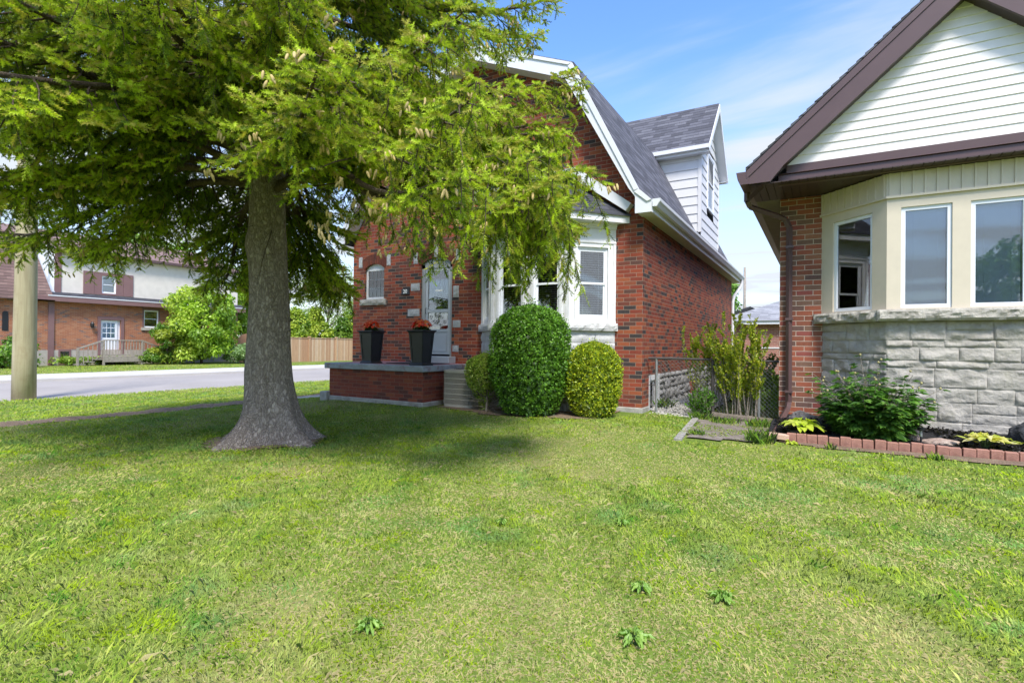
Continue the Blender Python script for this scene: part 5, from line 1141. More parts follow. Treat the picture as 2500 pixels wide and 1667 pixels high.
def flowers(label, loc, seed, w=1.0):
    rg = np.random.default_rng(seed); r = thing('flowering_plant', label, 'flowers', loc, 0, 'orange flowers in the planters')
    n = 420; d = rdir(n, 0.4); P = d*np.array([0.13*w, 0.13, 0.085])*rg.uniform(0.5, 1.0, (n, 1)); P[:, 2] = np.abs(P[:, 2])*0.9; T = norm(d+0.5*rg.standard_normal((n, 3))); N = norm(np.cross(T, rg.standard_normal((n, 3))))
    V, F, C = leaves(P, N, T, 0.045, 0.035, palette(n, [(0.03, 0.07, 0.015), (0.06, 0.12, 0.02), (0.10, 0.12, 0.05)])); np_mesh('leaves', V, F, M['leaf'], r, C)
    parts = []
    for i in range(120):
        a = rg.uniform(0, 2*np.pi); e = rg.uniform(0.15, 1.0)**0.7; c = np.array([math.cos(a)*0.165*w*math.sqrt(1-e*e*0.85), math.sin(a)*0.165*math.sqrt(1-e*e*0.85), 0.03+0.16*e]); nn = norm(c+np.array([0, 0, 0.03])); b1, b2 = perp(nn[None]); b1, b2 = b1[0], b2[0]
        col = [(1.0, 0.12, 0.03), (1.0, 0.20, 0.05), (1.0, 0.42, 0.12), (0.9, 0.07, 0.03)][rg.integers(0, 4)]
        k = 9; aa = np.arange(k)*2.4; rr = 0.5+0.5*(np.arange(k)/k)
        T = norm(np.outer(np.cos(aa), b1)+np.outer(np.sin(aa), b2)+nn*0.35*(1.4-rr[:, None])); N = norm(np.cross(T, np.cross(nn, T)))
        parts.append(leaves(np.repeat(c[None], k, 0), N, T, 0.040*rr, 0.034, np.repeat(np.array([col]), k, 0)*rg.uniform(0.8, 1.15, (k, 1)), droop=0.1))
    V, F, C = cat(parts); np_mesh('blossoms', V, F, M['petal'], r, C)
p1 = (-7.54, 7.52, 0.766); p2 = (-6.21, 7.42, 0.766)
planter('tall black square planter on the left of the porch slab', p1); planter('tall black square planter at the front corner of the porch, before the door', p2)
flowers('rounded red-orange blooms in the planter by the small arched window', (p1[0], p1[1], p1[2]+0.62), 3); flowers('wider loose orange blooms in the planter before the door', (p2[0], p2[1], p2[2]+0.62), 5, 1.2)

# ------------------------------------------------------------------ side yard: fence, shrubs, log, gravel
def chain_fence():
    r = thing('chain_link_fence', 'low chain-link fence with a rusty top rail closing the gap between the houses', 'fence', (-2.42, 8.93, 0))
    xa, xb = 0.0, 1.87
    def post(x, rr, h, m='galvanised'):
        mb = MB(); mb.tube([(x, 0, -0.1), (x, 0, h)], rr, 10); mb.lathe([(rr*1.15, h-0.01), (rr*1.15, h+0.02), (0.004, h+0.04)], (x, 0, 0), 10); mb.build('post', M[m], r)
    post(0.03, 0.022, 0.93); post(0.93, 0.026, 0.94, 'dark_rail'); post(1.60, 0.022, 0.92)
    mb = MB(); mb.tube([(-0.10, -0.01, 0.95), (0.3, 0, 0.955)], 0.021, 8); mb.tube([(0.3, 0, 0.953), (1.9, 0, 0.94)], 0.019, 8); mb.build('top_rail', M['dark_rail'], r)
    mb = MB(); s = 0.062; z0, z1 = 0.05, 0.955; hgt = z1-z0; x = xa-hgt
    while x < xb:
        for sg in (1, -1):
            a0 = x if sg > 0 else x+hgt; pa = [a0, z0]; pb = [a0+sg*hgt, z1]
            # clip to the bay
            t0, t1 = 0.0, 1.0; dx = pb[0]-pa[0]
            for lim, side in ((xa, 1), (xb, -1)):
                f = (lim-pa[0])/dx
                if side*dx > 0: t0 = max(t0, f)
                else: t1 = min(t1, f)
            if t1-t0 > 0.02: mb.tube([(pa[0]+dx*t0, 0.004*sg, z0+hgt*t0), (pa[0]+dx*t1, 0.004*sg, z0+hgt*t1)], 0.0019, 3, cap=False)
        x += s
    mb.build('wire_mesh', M['galvanised'], r)
    mb = MB(); mb.tube([(-0.12, 0, 0.50), (0.03, 0, 0.50)], 0.006, 6); mb.build('tie', M['dark_rail'], r)
chain_fence()
def stems_shrub(name, label, c, n, spread, h, cols, leafn, leaf, seed, group=None, lw=0.55, top_only=0.0, srad=0.009, arch=0.12):
    rg = np.random.default_rng(seed); R = random.Random(seed); root = thing(name, label, 'shrub', c, 0, group); mb = MB(); P = []; T = []
    for i in range(n):
        x, y = R.uniform(-spread, spread), R.uniform(-0.10, 0.10); p = np.array([x*0.8, y, -0.03]); d = norm(np.array([x*0.25+R.uniform(-.12, .12), R.uniform(-.15, .05), 1.0])); L_ = h*R.uniform(0.68, 1.0); pl = [p]
        for k in range(10): d = norm(d+np.array([R.uniform(-arch, arch), R.uniform(-arch, arch), 0.05])); pl.append(pl[-1]+d*L_/10)
        mb.tube(pl, [srad*(1-0.8*k/10) for k in range(11)], 5, cap=False)
        nb = 7
        brs = [pl[3:]]
        for b in range(nb):
            k = R.randint(3, 9); q = pl[k].copy(); e = norm(np.array([R.uniform(-1, 1), R.uniform(-0.8, 0.5), R.uniform(0.8, 1.6)])); bl = [q]
            for m in range(4): e = norm(e+np.array([0, 0, 0.15])+0.12*rg.standard_normal(3)); bl.append(bl[-1]+e*R.uniform(0.12, 0.38)/4*(1.2-0.4*k/10))
            mb.tube(bl, [0.004, 0.0035, 0.003, 0.002, 0.0015], 4, cap=False); brs.append(bl)
        for bl in brs:
            m = int(leafn*len(bl)/4)
            for _ in range(m):
                t = R.random()*(len(bl)-1); k = min(len(bl)-2, int(t)); f = t-k; q = bl[k]*(1-f)+bl[k+1]*f
                if q[2] < h*top_only and R.random() < 0.75: continue
                P.append(q); T.append(norm(norm(bl[k+1]-bl[k])*0.9+np.array([R.uniform(-1, 1), R.uniform(-1, 1), 0.2])))
    mb.build('stems', M['shrub_bark'], root, smooth=True)
    P = np.array(P); T = np.array(T); N = norm(np.cross(T, rg.standard_normal(P.shape))); V, F, C = leaves(P, N, T, leaf*rg.uniform(0.6, 1.2, len(P)), leaf*lw, palette(len(P), cols)); np_mesh('foliage', V, F, M['leaf'], root, C)
ygc = [(0.46, 0.50, 0.05), (0.34, 0.42, 0.04), (0.56, 0.54, 0.07), (0.20, 0.30, 0.03)]
stems_shrub('upright_shrub', 'bushy yellow-green leaved shrub leaning over the fence towards the red house', (-1.55, 9.15, 0.0), 15, 0.32, 1.62, ygc, 52, 0.048, 3, top_only=0.45, srad=0.010, arch=0.16)
stems_shrub('upright_shrub', 'tall thin-stemmed yellow-green shrub growing between log and fence, nearer the bungalow', (-1.02, 8.86, 0.0), 20, 0.40, 1.72, ygc, 52, 0.050, 9, top_only=0.15, srad=0.010, arch=0.09)
stems_shrub('leafy_weed', 'dark green leafy weed at the fence foot beside the gravel', (-1.62, 8.86, 0.0), 14, 0.10, 0.42, [(0.09, 0.22, 0.02), (0.14, 0.30, 0.03)], 12, 0.05, 15, srad=0.004, arch=0.3)
stems_shrub('low_shrub', 'dark green bush low behind the fence against the bungalow wall', (-0.78, 9.15, 0.0), 16, 0.20, 0.85, [(0.16, 0.30, 0.03), (0.28, 0.42, 0.04), (0.12, 0.22, 0.03)], 26, 0.05, 17, srad=0.005, arch=0.3)
def wood_piece(name, label, cat_, pts, r, mat, seg=9, seed=1):
    R = random.Random(seed); o = MB(); P = [Vector(p) for p in pts]; L = []
    for a, b in zip(P, P[1:]):
        for k in range(8): L.append(a.lerp(b, k/8)+Vector((R.uniform(-.006, .006), R.uniform(-.006, .006), R.uniform(-.006, .006))))
    L.append(P[-1]); o.tube(L, r, seg, jit=lambda k, j: 1+0.10*noise.noise(Vector((k*0.5, j*1.1, seed)))); return tag(o.build(name, M[mat], smooth=False), label, cat_)
wood_piece('log', 'weathered grey-brown log lying on the ground in front of the fence shrubs', 'log', [(-1.46, 8.78, 0.075), (-0.62, 8.62, 0.06)], 0.062, 'log_wood')
mb = MB(); a = Vector((-1.49, 6.55, 0.0)); b = Vector((-1.70, 8.95, 0.02)); sd = Vector((0.045, 0.004, 0)); n_ = 14
for k in range(n_):
    p, q = a.lerp(b, k/n_), a.lerp(b, (k+1)/n_); j0, j1 = (Vector((0, 0, 0.045+0.008*noise.noise(Vector((i*1.1, 0, 0))))) for i in (k, k+1)); mb.hexa([p-sd-Vector((0, 0, .04)), p+sd-Vector((0, 0, .04)), q+sd-Vector((0, 0, .04)), q-sd-Vector((0, 0, .04)), p-sd+j0, p+sd+j0, q+sd+j1, q-sd+j1])
tag(mb.build('edging_timber', M['timber_pale']), 'pale weathered timber edging between the lawn and the old paving', 'timber')
def gravel():
    rg = np.random.default_rng(5); bm = bmesh.new(); bmesh.ops.create_icosphere(bm, subdivisions=1, radius=1.0); bv = np.array([v.co[:] for v in bm.verts]); bf = np.array([[v.index for v in f.verts] for f in bm.faces]); bm.free()
    V = []; F = []; o = 0; n = 5200
    for i in range(n):
        x = rg.uniform(-2.53, -1.62); y = 8.75+rg.random()**1.5*7.5; hgt = 0.02+0.16*sst(0, 0.6, y-8.9)*(0.4+0.6*math.sin((x+2.5)*3.2))+0.03*noise.noise(Vector((x*5, y*4, 0))); s = rg.uniform(0.012, 0.034)*(1+0.15*(y-8.7))**0.5
        R_ = norm(rg.standard_normal((3, 3))); V.append((bv*np.array([s, s*rg.uniform(.6, 1), s*rg.uniform(.5, .8)])) @ np.linalg.qr(R_)[0]+np.array([x, y, hgt+rg.uniform(-0.012, 0.012)])); F.append(bf+o); o += len(bv)
    tag(np_mesh('gravel', np.concatenate(V), np.concatenate(F), M['pebble'], smooth=True), kind='stuff')
    mb = MB(); xs = np.linspace(-2.56, -1.60, 9); ys = list(np.linspace(8.78, 16.2, 40)); 
    for y in ys:
        for x in xs: mb.v.append((x, y, 0.004+0.15*sst(0, 0.6, y-8.9)*(0.4+0.6*math.sin((x+2.5)*3.2))+0.03*noise.noise(Vector((x*5, y*4, 0)))))
    for j in range(39):
        for i in range(8): mb.f.append((j*9+i, j*9+i+1, (j+1)*9+i+1, (j+1)*9+i))
    tag(mb.build('gravel_bed', M['pebble'], smooth=True), kind='structure')
gravel()
def clump(name, label, cat_, c, r, n, h, cols, seed, wd=0.008, group=None, lean_=0.6):
    "grassy or leafy tuft"
    rg = np.random.default_rng(seed); a = rg.uniform(0, 2*np.pi, n); q = r*np.sqrt(rg.random(n)); P = np.stack([np.cos(a)*q, np.sin(a)*q, np.zeros(n)-0.01], 1); a2 = rg.uniform(0, 2*np.pi, n); L = h*rg.uniform(0.5, 1.15, n)
    D_ = norm(np.stack([np.cos(a2)*lean_*rg.random(n), np.sin(a2)*lean_*rg.random(n), np.ones(n)], 1)); W_ = np.stack([np.cos(a2+1.57), np.sin(a2+1.57), 0*a2], 1)*wd/2
    mid = P+D_*L[:, None]*0.55; D2 = norm(D_+np.stack([np.cos(a2), np.sin(a2), -0.2+0*a2], 1)*lean_*0.8); tip = mid+D2*L[:, None]*0.45
    V = np.stack([P-W_, P+W_, mid+W_*0.8, tip, mid-W_*0.8], 1).reshape(-1, 3); F = np.arange(n*5).reshape(n, 5); C = np.repeat(palette(n, cols), 5, 0)
    o = np_mesh(name, V, F, M['blade'], None, C); o.location = c; return tag(o, label, cat_, group)
gcol = [(0.14, 0.30, 0.03), (0.20, 0.38, 0.04), (0.30, 0.42, 0.05)]
for i, (x, y, r, n, h, lb) in enumerate(((-2.33, 9.35, 0.16, 130, 0.24, 'green weed tuft against the basement window of the red house'), (-2.05, 10.6, 0.2, 150, 0.25, 'yellow-green weed tuft halfway along the gravel strip'), (-1.62, 8.6, 0.16, 160, 0.14, 'grass tuft at the far end of the pale edging timber'), (-1.35, 7.0, 0.10, 100, 0.10, 'grass tuft on the paving close to the near timber end'), (-1.2, 8.35, 0.22, 170, 0.12, 'wide weed patch on the old paving in front of the log'), (-0.75, 8.2, 0.16, 140, 0.17, 'weed patch on the paving next to the brown downspout'), (-0.62, 6.95, 0.16, 190, 0.17, 'lush grass tuft by the corner of the brick edging'), (0.10, 6.93, 0.05, 24, 0.10, 'small weed in front of the brick edging, below the peony'), (1.02, 6.86, 0.07, 40, 0.09, 'star-shaped weed on bare soil before the brick edging'))):
    clump('weed', lb, 'weed', (x, y, gz(x, y)), r, n, h, gcol, 100+i, 0.009 if i not in (8,) else 0.018, 'weeds round the paving')
def ground_scatter(name, poly_x, poly_y, n, leaf, cols, seed, mat='leaf', z0=0.03, hf=None, kind='stuff', flat=0.8):
    rg = np.random.default_rng(seed); x = rg.uniform(*poly_x, n); y = rg.uniform(*poly_y, n); z = np.array([(hf or gz)(a, b) for a, b in zip(x, y)])+z0*rg.uniform(0.3, 1, n)
    keep = np.array([noise.noise(Vector((a*2.6, b*2.6, seed))) for a, b in zip(x, y)]) > -0.02; P = np.stack([x, y, z], 1)[keep]; n = len(P); N = norm(rg.standard_normal((n, 3))*0.4+np.array([0, 0, flat])); T = norm(np.cross(N, rg.standard_normal((n, 3))))
    V, F, C = leaves(P, N, T, leaf, leaf*0.7, palette(n, cols)); return tag(np_mesh(name, V, F, M[mat], None, C), kind=kind)
ground_scatter('low_weeds', (-1.58, -0.60), (6.85, 8.65), 5200, 0.024, [(0.25, 0.38, 0.05), (0.18, 0.28, 0.04), (0.36, 0.36, 0.10)], 41)
ground_scatter('mulch_chips', (-0.5, 3.25), (7.24, 8.0), 6500, 0.045, [(0.010, 0.010, 0.011), (0.022, 0.020, 0.020), (0.045, 0.04, 0.038)], 43, 'leaf', 0.02, mulch_h)

# ------------------------------------------------------------------ the bed in front of the bungalow
def edging():
    R = random.Random(3); x = -0.30; k = 0
    mb0 = MB(); mb0.box(-0.052, 0.052, -0.034, 0.034, 0, 0.20); base = mb0.mesh('brick', bevel=0.006); base.materials.append(M['paver_red'])
    ORD = 'first second third fourth fifth sixth seventh eighth ninth tenth eleventh twelfth thirteenth fourteenth fifteenth sixteenth seventeenth eighteenth nineteenth twentieth twenty-first twenty-second twenty-third twenty-fourth twenty-fifth'.split()
    while k < 25:
        o = bpy.data.objects.new('edging_brick', base); COL.objects.link(o); o.location = (x, 7.155-0.035*(x/3)+R.uniform(-0.006, 0.006), -0.065+R.uniform(-0.008, 0.008)); o.rotation_euler = (R.uniform(-.05, .03), R.uniform(-.035, .035), R.uniform(-.05, .05)); o.scale = (R.uniform(0.97, 1.0), 1, 1)
        tag(o, ORD[k]+' upright reddish edging brick of the mulch bed, counted from the pale corner pavers', 'brick', 'bricks edging the mulch bed'); x += 0.1085; k += 1
    for (px, py, pz, rz, sx, lb) in ((-0.435, 7.12, 0.06, 0.05, 2.1, 'pale pink paver laid flat on top of the downspout end'), (-0.60, 7.145, 0.035, 1.2, 1.5, 'pale paver at the very corner of the mulch bed')):
        mb = MB(); mb.box(-0.052*sx, 0.052*sx, -0.05, 0.05, 0, 0.062); o = mb.build('edging_brick', M['paver_pale'], bevel=0.006); o.location = (px, py, pz); o.rotation_euler = (0.04, 0.06, rz); tag(o, lb, 'brick')
edging()
mb = MB()
for k in range(9): mb.lathe([(0.040, 0), (0.048, 0.012), (0.040, 0.024)], (0, 0, k*0.024), 14)
o = mb.build('drain_hose', M['black_metal'], smooth=True); o.rotation_euler = (rad(88), 0, rad(-14)); o.location = (-0.50, 7.22, 0.03); tag(o, 'end of a black corrugated drain hose under the corner pavers', 'drain hose')
def rock(label, c, s, mat, seed, rz=0.0):
    bm = bmesh.new(); bmesh.ops.create_icosphere(bm, subdivisions=4, radius=1.0)
    for v in bm.verts:
        p = v.co.copy(); q = p*1.1+Vector((seed, seed*0.7, 0)); d = 1+0.28*noise.noise(q)+0.13*noise.noise(q*2.6)+0.05*noise.noise(q*6); cell = noise.noise(Vector((round(q.x*1.6), round(q.y*1.6), round(q.z*1.6))))*0.08; v.co = Vector((p.x*s[0], p.y*s[1], max(p.z, -0.4)*s[2]))*(d+cell)
    me = bpy.data.meshes.new('rock'); bm.to_mesh(me); bm.free(); o = link('rock', me, M[mat]); o.location = c; o.rotation_euler = (0, 0, rz); return tag(o, label, 'rock', None)
rock('large black rock at the right end of the mulch bed', (1.98, 7.72, 0.20), (0.20, 0.17, 0.21), 'rock_black', 3)
rock('dark grey rock tucked against the brick wall behind the lime hosta', (-0.22, 8.05, 0.17), (0.17, 0.14, 0.15), 'rock_grey', 11)
rock('rounded near-black rock beside the peony, left of it', (0.03, 7.78, 0.15), (0.13, 0.12, 0.14), 'rock_black', 23)
rock('low pinkish boulder between the peony and the solar light', (0.88, 7.62, 0.13), (0.13, 0.15, 0.19), 'rock_pink', 31)
rock('flat pale pink rock to the right of the solar light', (1.14, 7.50, 0.10), (0.17, 0.10, 0.065), 'rock_pink', 47, 0.2)
def hosta(label, c, n, r, h, cols, seed, wid, droop=0.5):
    rg = np.random.default_rng(seed); root = thing('hosta_plant', label, 'plant', c); V = []; F = []; C = []; mb = MB(); o = 0
    for i in range(n):
        a = i*2.4+rg.uniform(-.3, .3); el = rg.uniform(0.15, 1.0); L = r*rg.uniform(0.75, 1.1)*(0.55+0.45*(1-el)); d = np.array([math.cos(a), math.sin(a), 0]); side = np.array([-math.sin(a), math.cos(a), 0]); b0 = d*0.02; z0 = h*(0.35+0.65*el)
        m = 7; st = d*L*0.30+np.array([0, 0, z0]); mb.tube([tuple(b0), tuple(st*0.6+np.array([0, 0, 0.01])), tuple(st)], 0.003, 4, cap=False); col = np.array(cols[rg.integers(0, len(cols))])
        for k in range(m):
            t = k/(m-1); w = wid*math.sin(math.pi*min(1, 0.08+0.92*t))**0.8*(1-0.25*t)*0.5 if k < m-1 else 0.002; p = st+d*L*0.75*t+np.array([0, 0, (0.05*t-droop*0.16*t*t+0.012*math.sin(i+k))*min(1, r/0.25)**1.5])
            for q, up_ in ((-1, 0.018), (0, 0.0), (1, 0.018)): V.append(p+side*w*q+np.array([0, 0, up_*(1-t)+0.004*rg.standard_normal()])); C.append(col*(1.15 if q == 0 else 0.95)*(0.9+0.2*rg.random()))
        for k in range(m-1):
            for q in range(2): j = o+k*3+q; F.append((j, j+1, j+4, j+3))
        o += m*3
    np_mesh('leaves', np.array(V), np.array(F), M['leaf'], root, np.clip(np.array(C), 0, 1), smooth=True); mb.build('stalks', M['flower_leaf'], root)
hosta('lime green hosta with broad leaves at the left corner of the mulch bed', (-0.20, 7.36, 0.11), 30, 0.30, 0.17, [(0.48, 0.58, 0.05), (0.40, 0.52, 0.05), (0.55, 0.60, 0.10)], 3, 0.11)
hosta('pale yellow hosta with pointed leaves between solar light and black rock', (1.50, 7.36, 0.12), 30, 0.31, 0.12, [(0.62, 0.58, 0.16), (0.66, 0.62, 0.28), (0.50, 0.55, 0.12)], 7, 0.075, 0.3)
hosta('small lime sprout in front of the brick edging by the corner', (-0.30, 7.02, 0.01), 9, 0.10, 0.05, [(0.45, 0.55, 0.05)], 9, 0.05)
def peony():
    rg = np.random.default_rng(9); R = random.Random(9); root = thing('peony_plant', 'large dark green peony bush with small unopened buds in the mulch bed', 'plant', (0.53, 7.58, 0.12)); mb = MB(); buds = []; P = []; T = []; N = []; L = []
    for i in range(150):
        a = R.uniform(0, 6.28); sp = R.random()**0.6; short = R.random() < 0.6; d = norm(np.array([math.cos(a)*sp*(0.95 if short else 0.66), math.sin(a)*sp*(0.85 if short else 0.55), 1.0])); ln = R.uniform(0.62, 0.98)*(1.0-0.10*sp)*(0.66 if short else 1); p = np.array([math.cos(a)*0.1*sp, math.sin(a)*0.1*sp, 0]); pl = [p]
        for k in range(8): d = norm(d+np.array([math.cos(a)*0.05*sp, math.sin(a)*0.05*sp, -0.05*sp])); pl.append(pl[-1]+d*ln/8)
        mb.tube(pl, [0.006-0.0004*k for k in range(9)], 5, cap=False)
        if R.random() < 0.62 and not short: buds.append(pl[-1])
        for k in range(1, 9):
            for m in range(2 if k < 8 else 1):
                if k >= 7 and R.random() < 0.35: continue
                aa = R.uniform(0, 6.28) if R.random() < 0.35 else a+R.uniform(-1.0, 1.0); pd = norm(np.array([math.cos(aa), math.sin(aa), R.uniform(-0.1, 0.5)])); q = pl[k]+pd*R.uniform(0.04, 0.11)*(1.3-k/10)
                mb.tube([tuple(pl[k]), tuple(q)], 0.002, 3, cap=False); S_ = norm(np.cross(pd, [0, 0, 1.0])); sz = (0.195-0.013*k)*R.uniform(0.8, 1.15)
                for s_ in (-1.0, -0.55, 0, 0.55, 1.0): P.append(q); T.append(norm(pd+S_*s_*0.9+np.array([0, 0, -0.15-0.2*R.random()]))); N.append(norm(np.array([0, 0, 1.0])+0.35*rg.standard_normal(3)+pd*0.3)); L.append(sz*(1-0.25*abs(s_)))
    mb.build('stems', M['shrub_bark'], root, smooth=True)
    P = np.array(P); T = np.array(T); N = np.array(N); L = np.array(L); S = norm(np.cross(N, T)); N = np.cross(T, S); n = len(P); Wd = L[:, None]*0.24
    a = P; b = P+T*L[:, None]*0.4+S*Wd; c = P+T*L[:, None]+np.array([0, 0, -0.14])*L[:, None]; d = P+T*L[:, None]*0.4-S*Wd; m0 = P+T*L[:, None]*0.4-N*0.006
    V = np.stack([a, b, c, d, m0], 1).reshape(-1, 3); i = np.arange(n)[:, None]*5; F = np.concatenate([i+np.array([[0, 4, 1]]), i+np.array([[4, 2, 1]]), i+np.array([[0, 3, 4]]), i+np.array([[4, 3, 2]])]); C = np.repeat(palette(n, [(0.07, 0.17, 0.03), (0.10, 0.23, 0.035), (0.16, 0.31, 0.05), (0.06, 0.14, 0.03)]), 5, 0)
    np_mesh('leaves', V, F, M['leaf'], root, C)
    mb = MB(); 
    for p in buds: mb.lathe([(0.004, 0), (0.012, 0.006), (0.014, 0.014), (0.009, 0.024), (0.002, 0.028)], tuple(p), 7)
    bd = mb.build('buds', M['bud'], root, smooth=True)
    if len(buds) > 1: tag(bd, kind='stuff')
plain('bud', (0.34, 0.30, 0.12), 0.6, var=0.4, scale=60)
peony()
r = thing('solar_light', 'small black and grey solar path light standing in the mulch bed', 'garden light', (0.965, 7.40, 0.08))
mb = MB(); mb.tube([(0, 0, -0.05), (0, 0, 0.10)], 0.010, 10); mb.build('stake', M['black_metal'], r); mb = MB(); mb.tube([(0, 0, 0.10), (0, 0, 0.165)], 0.014, 12); mb.build('lens', M['galvanised'], r); mb = MB(); mb.lathe([(0.014, 0.165), (0.034, 0.168), (0.034, 0.195), (0.028, 0.202), (0.002, 0.203)], seg=16); mb.build('cap', M['black_metal'], r)

# ------------------------------------------------------------------ behind the houses
def garage():
    r = thing('brick_garage', 'low pink brick garage with a pale grey hipped roof beyond the side fence', 'garage', (-1.2, 24, 0)); F0 = Frame((0, 0, 0), (1, 0, 0), (0, -1, 0))
    mb = MB(); mb.box(-2.35, 6, 0, 6, -0.1, 2.2); mb.build('brick_wall', M['brick_garage'], r)
    mb = MB(); mb.box(-2.6, 6.3, -0.3, -0.25, 2.10, 2.25); mb.box(-2.6, -2.55, -0.25, 6.3, 2.10, 2.25); mb.build('fascia', M['white_paint'], r)
    mb = MB(); A, B, C_, D_ = (-2.65, -0.35, 2.24), (6.3, -0.35, 2.24), (6.3, 6.4, 2.24), (-2.65, 6.4, 2.24); p, q = (0.4, 3.0, 3.55), (4.0, 3.0, 3.55)
    mb.face([A, B, q, p]); mb.face([B, C_, q]); mb.face([C_, D_, p, q]); mb.face([D_, A, p]); mb.build('roof', M['shingle_light'], r)
    mb = MB(); mb.box(-1.4, 0.6, -0.02, 0.0, 1.12, 1.17); mb.build('trim', M['white_paint'], r)
garage()
r = thing('shed', 'distant shed with dark roof showing above the garage', 'shed', (-5.0, 34, 0)); mb = MB(); mb.box(-1.5, 3, 0, 4, 0, 2.6); mb.build('wall', M['stucco'], r); mb = MB(); mb.prism([(-1.7, -0.2, 2.6), (3.2, -0.2, 2.6), (1.4, -0.2, 3.55)], (0, 4.4, 0)); mb.build('roof', M['shingle_dark'], r)
G1 = [(0.16, 0.30, 0.04), (0.22, 0.38, 0.06), (0.12, 0.24, 0.04)]
tree('leafy_tree', 'broadleaf tree showing past the far corner of the red brick house', 'tree', (-5.55, 33, 0), 7, 1.35, 4.0, 1.9, G1, 6000, 0.22, seed=3, clumps=46)
tree('spruce_sapling', 'small blue-green spruce next to the garage roof', 'tree', (-4.3, 27.5, 0), 4, 1.05, 2.0, 2.0, [(0.10, 0.17, 0.13), (0.14, 0.22, 0.17)], 5000, 0.14, seed=4, clumps=40, shape='cone')
mb = MB(); mb.tube([(0, 0, 0), (0, 0, 7.4)], [0.12, 0.09], 8); o = mb.build('distant_pole', M['old_wood'], smooth=True); o.location = (-5.2, 45, 0); tag(o, 'distant wooden utility pole rising between the two houses', 'utility pole')
mb = MB(); mb.tube([(-9, 45, 4.35), (0, 45.0, 4.2), (12, 45, 4.35)], 0.012, 4, cap=False); tag(mb.build('power_line', M['black_metal']), 'thin overhead wire behind the garage roof', 'wire')
stems_shrub('garden_shrub', 'blurry green shrubs in the back garden seen through the fence', (-1.15, 13.5, 0), 26, 1.0, 1.25, [(0.22, 0.36, 0.06), (0.12, 0.24, 0.04)], 14, 0.07, 23, srad=0.01, arch=0.3)
mb = MB(); mb.tube([(0, 0, 0), (0, 0, 1.3)], 0.035, 8); o = mb.build('fence_post', M['green_plastic']); o.location = (-1.45, 11.2, 0); tag(o, 'dark teal metal post in the back garden behind the shrubs', 'post')

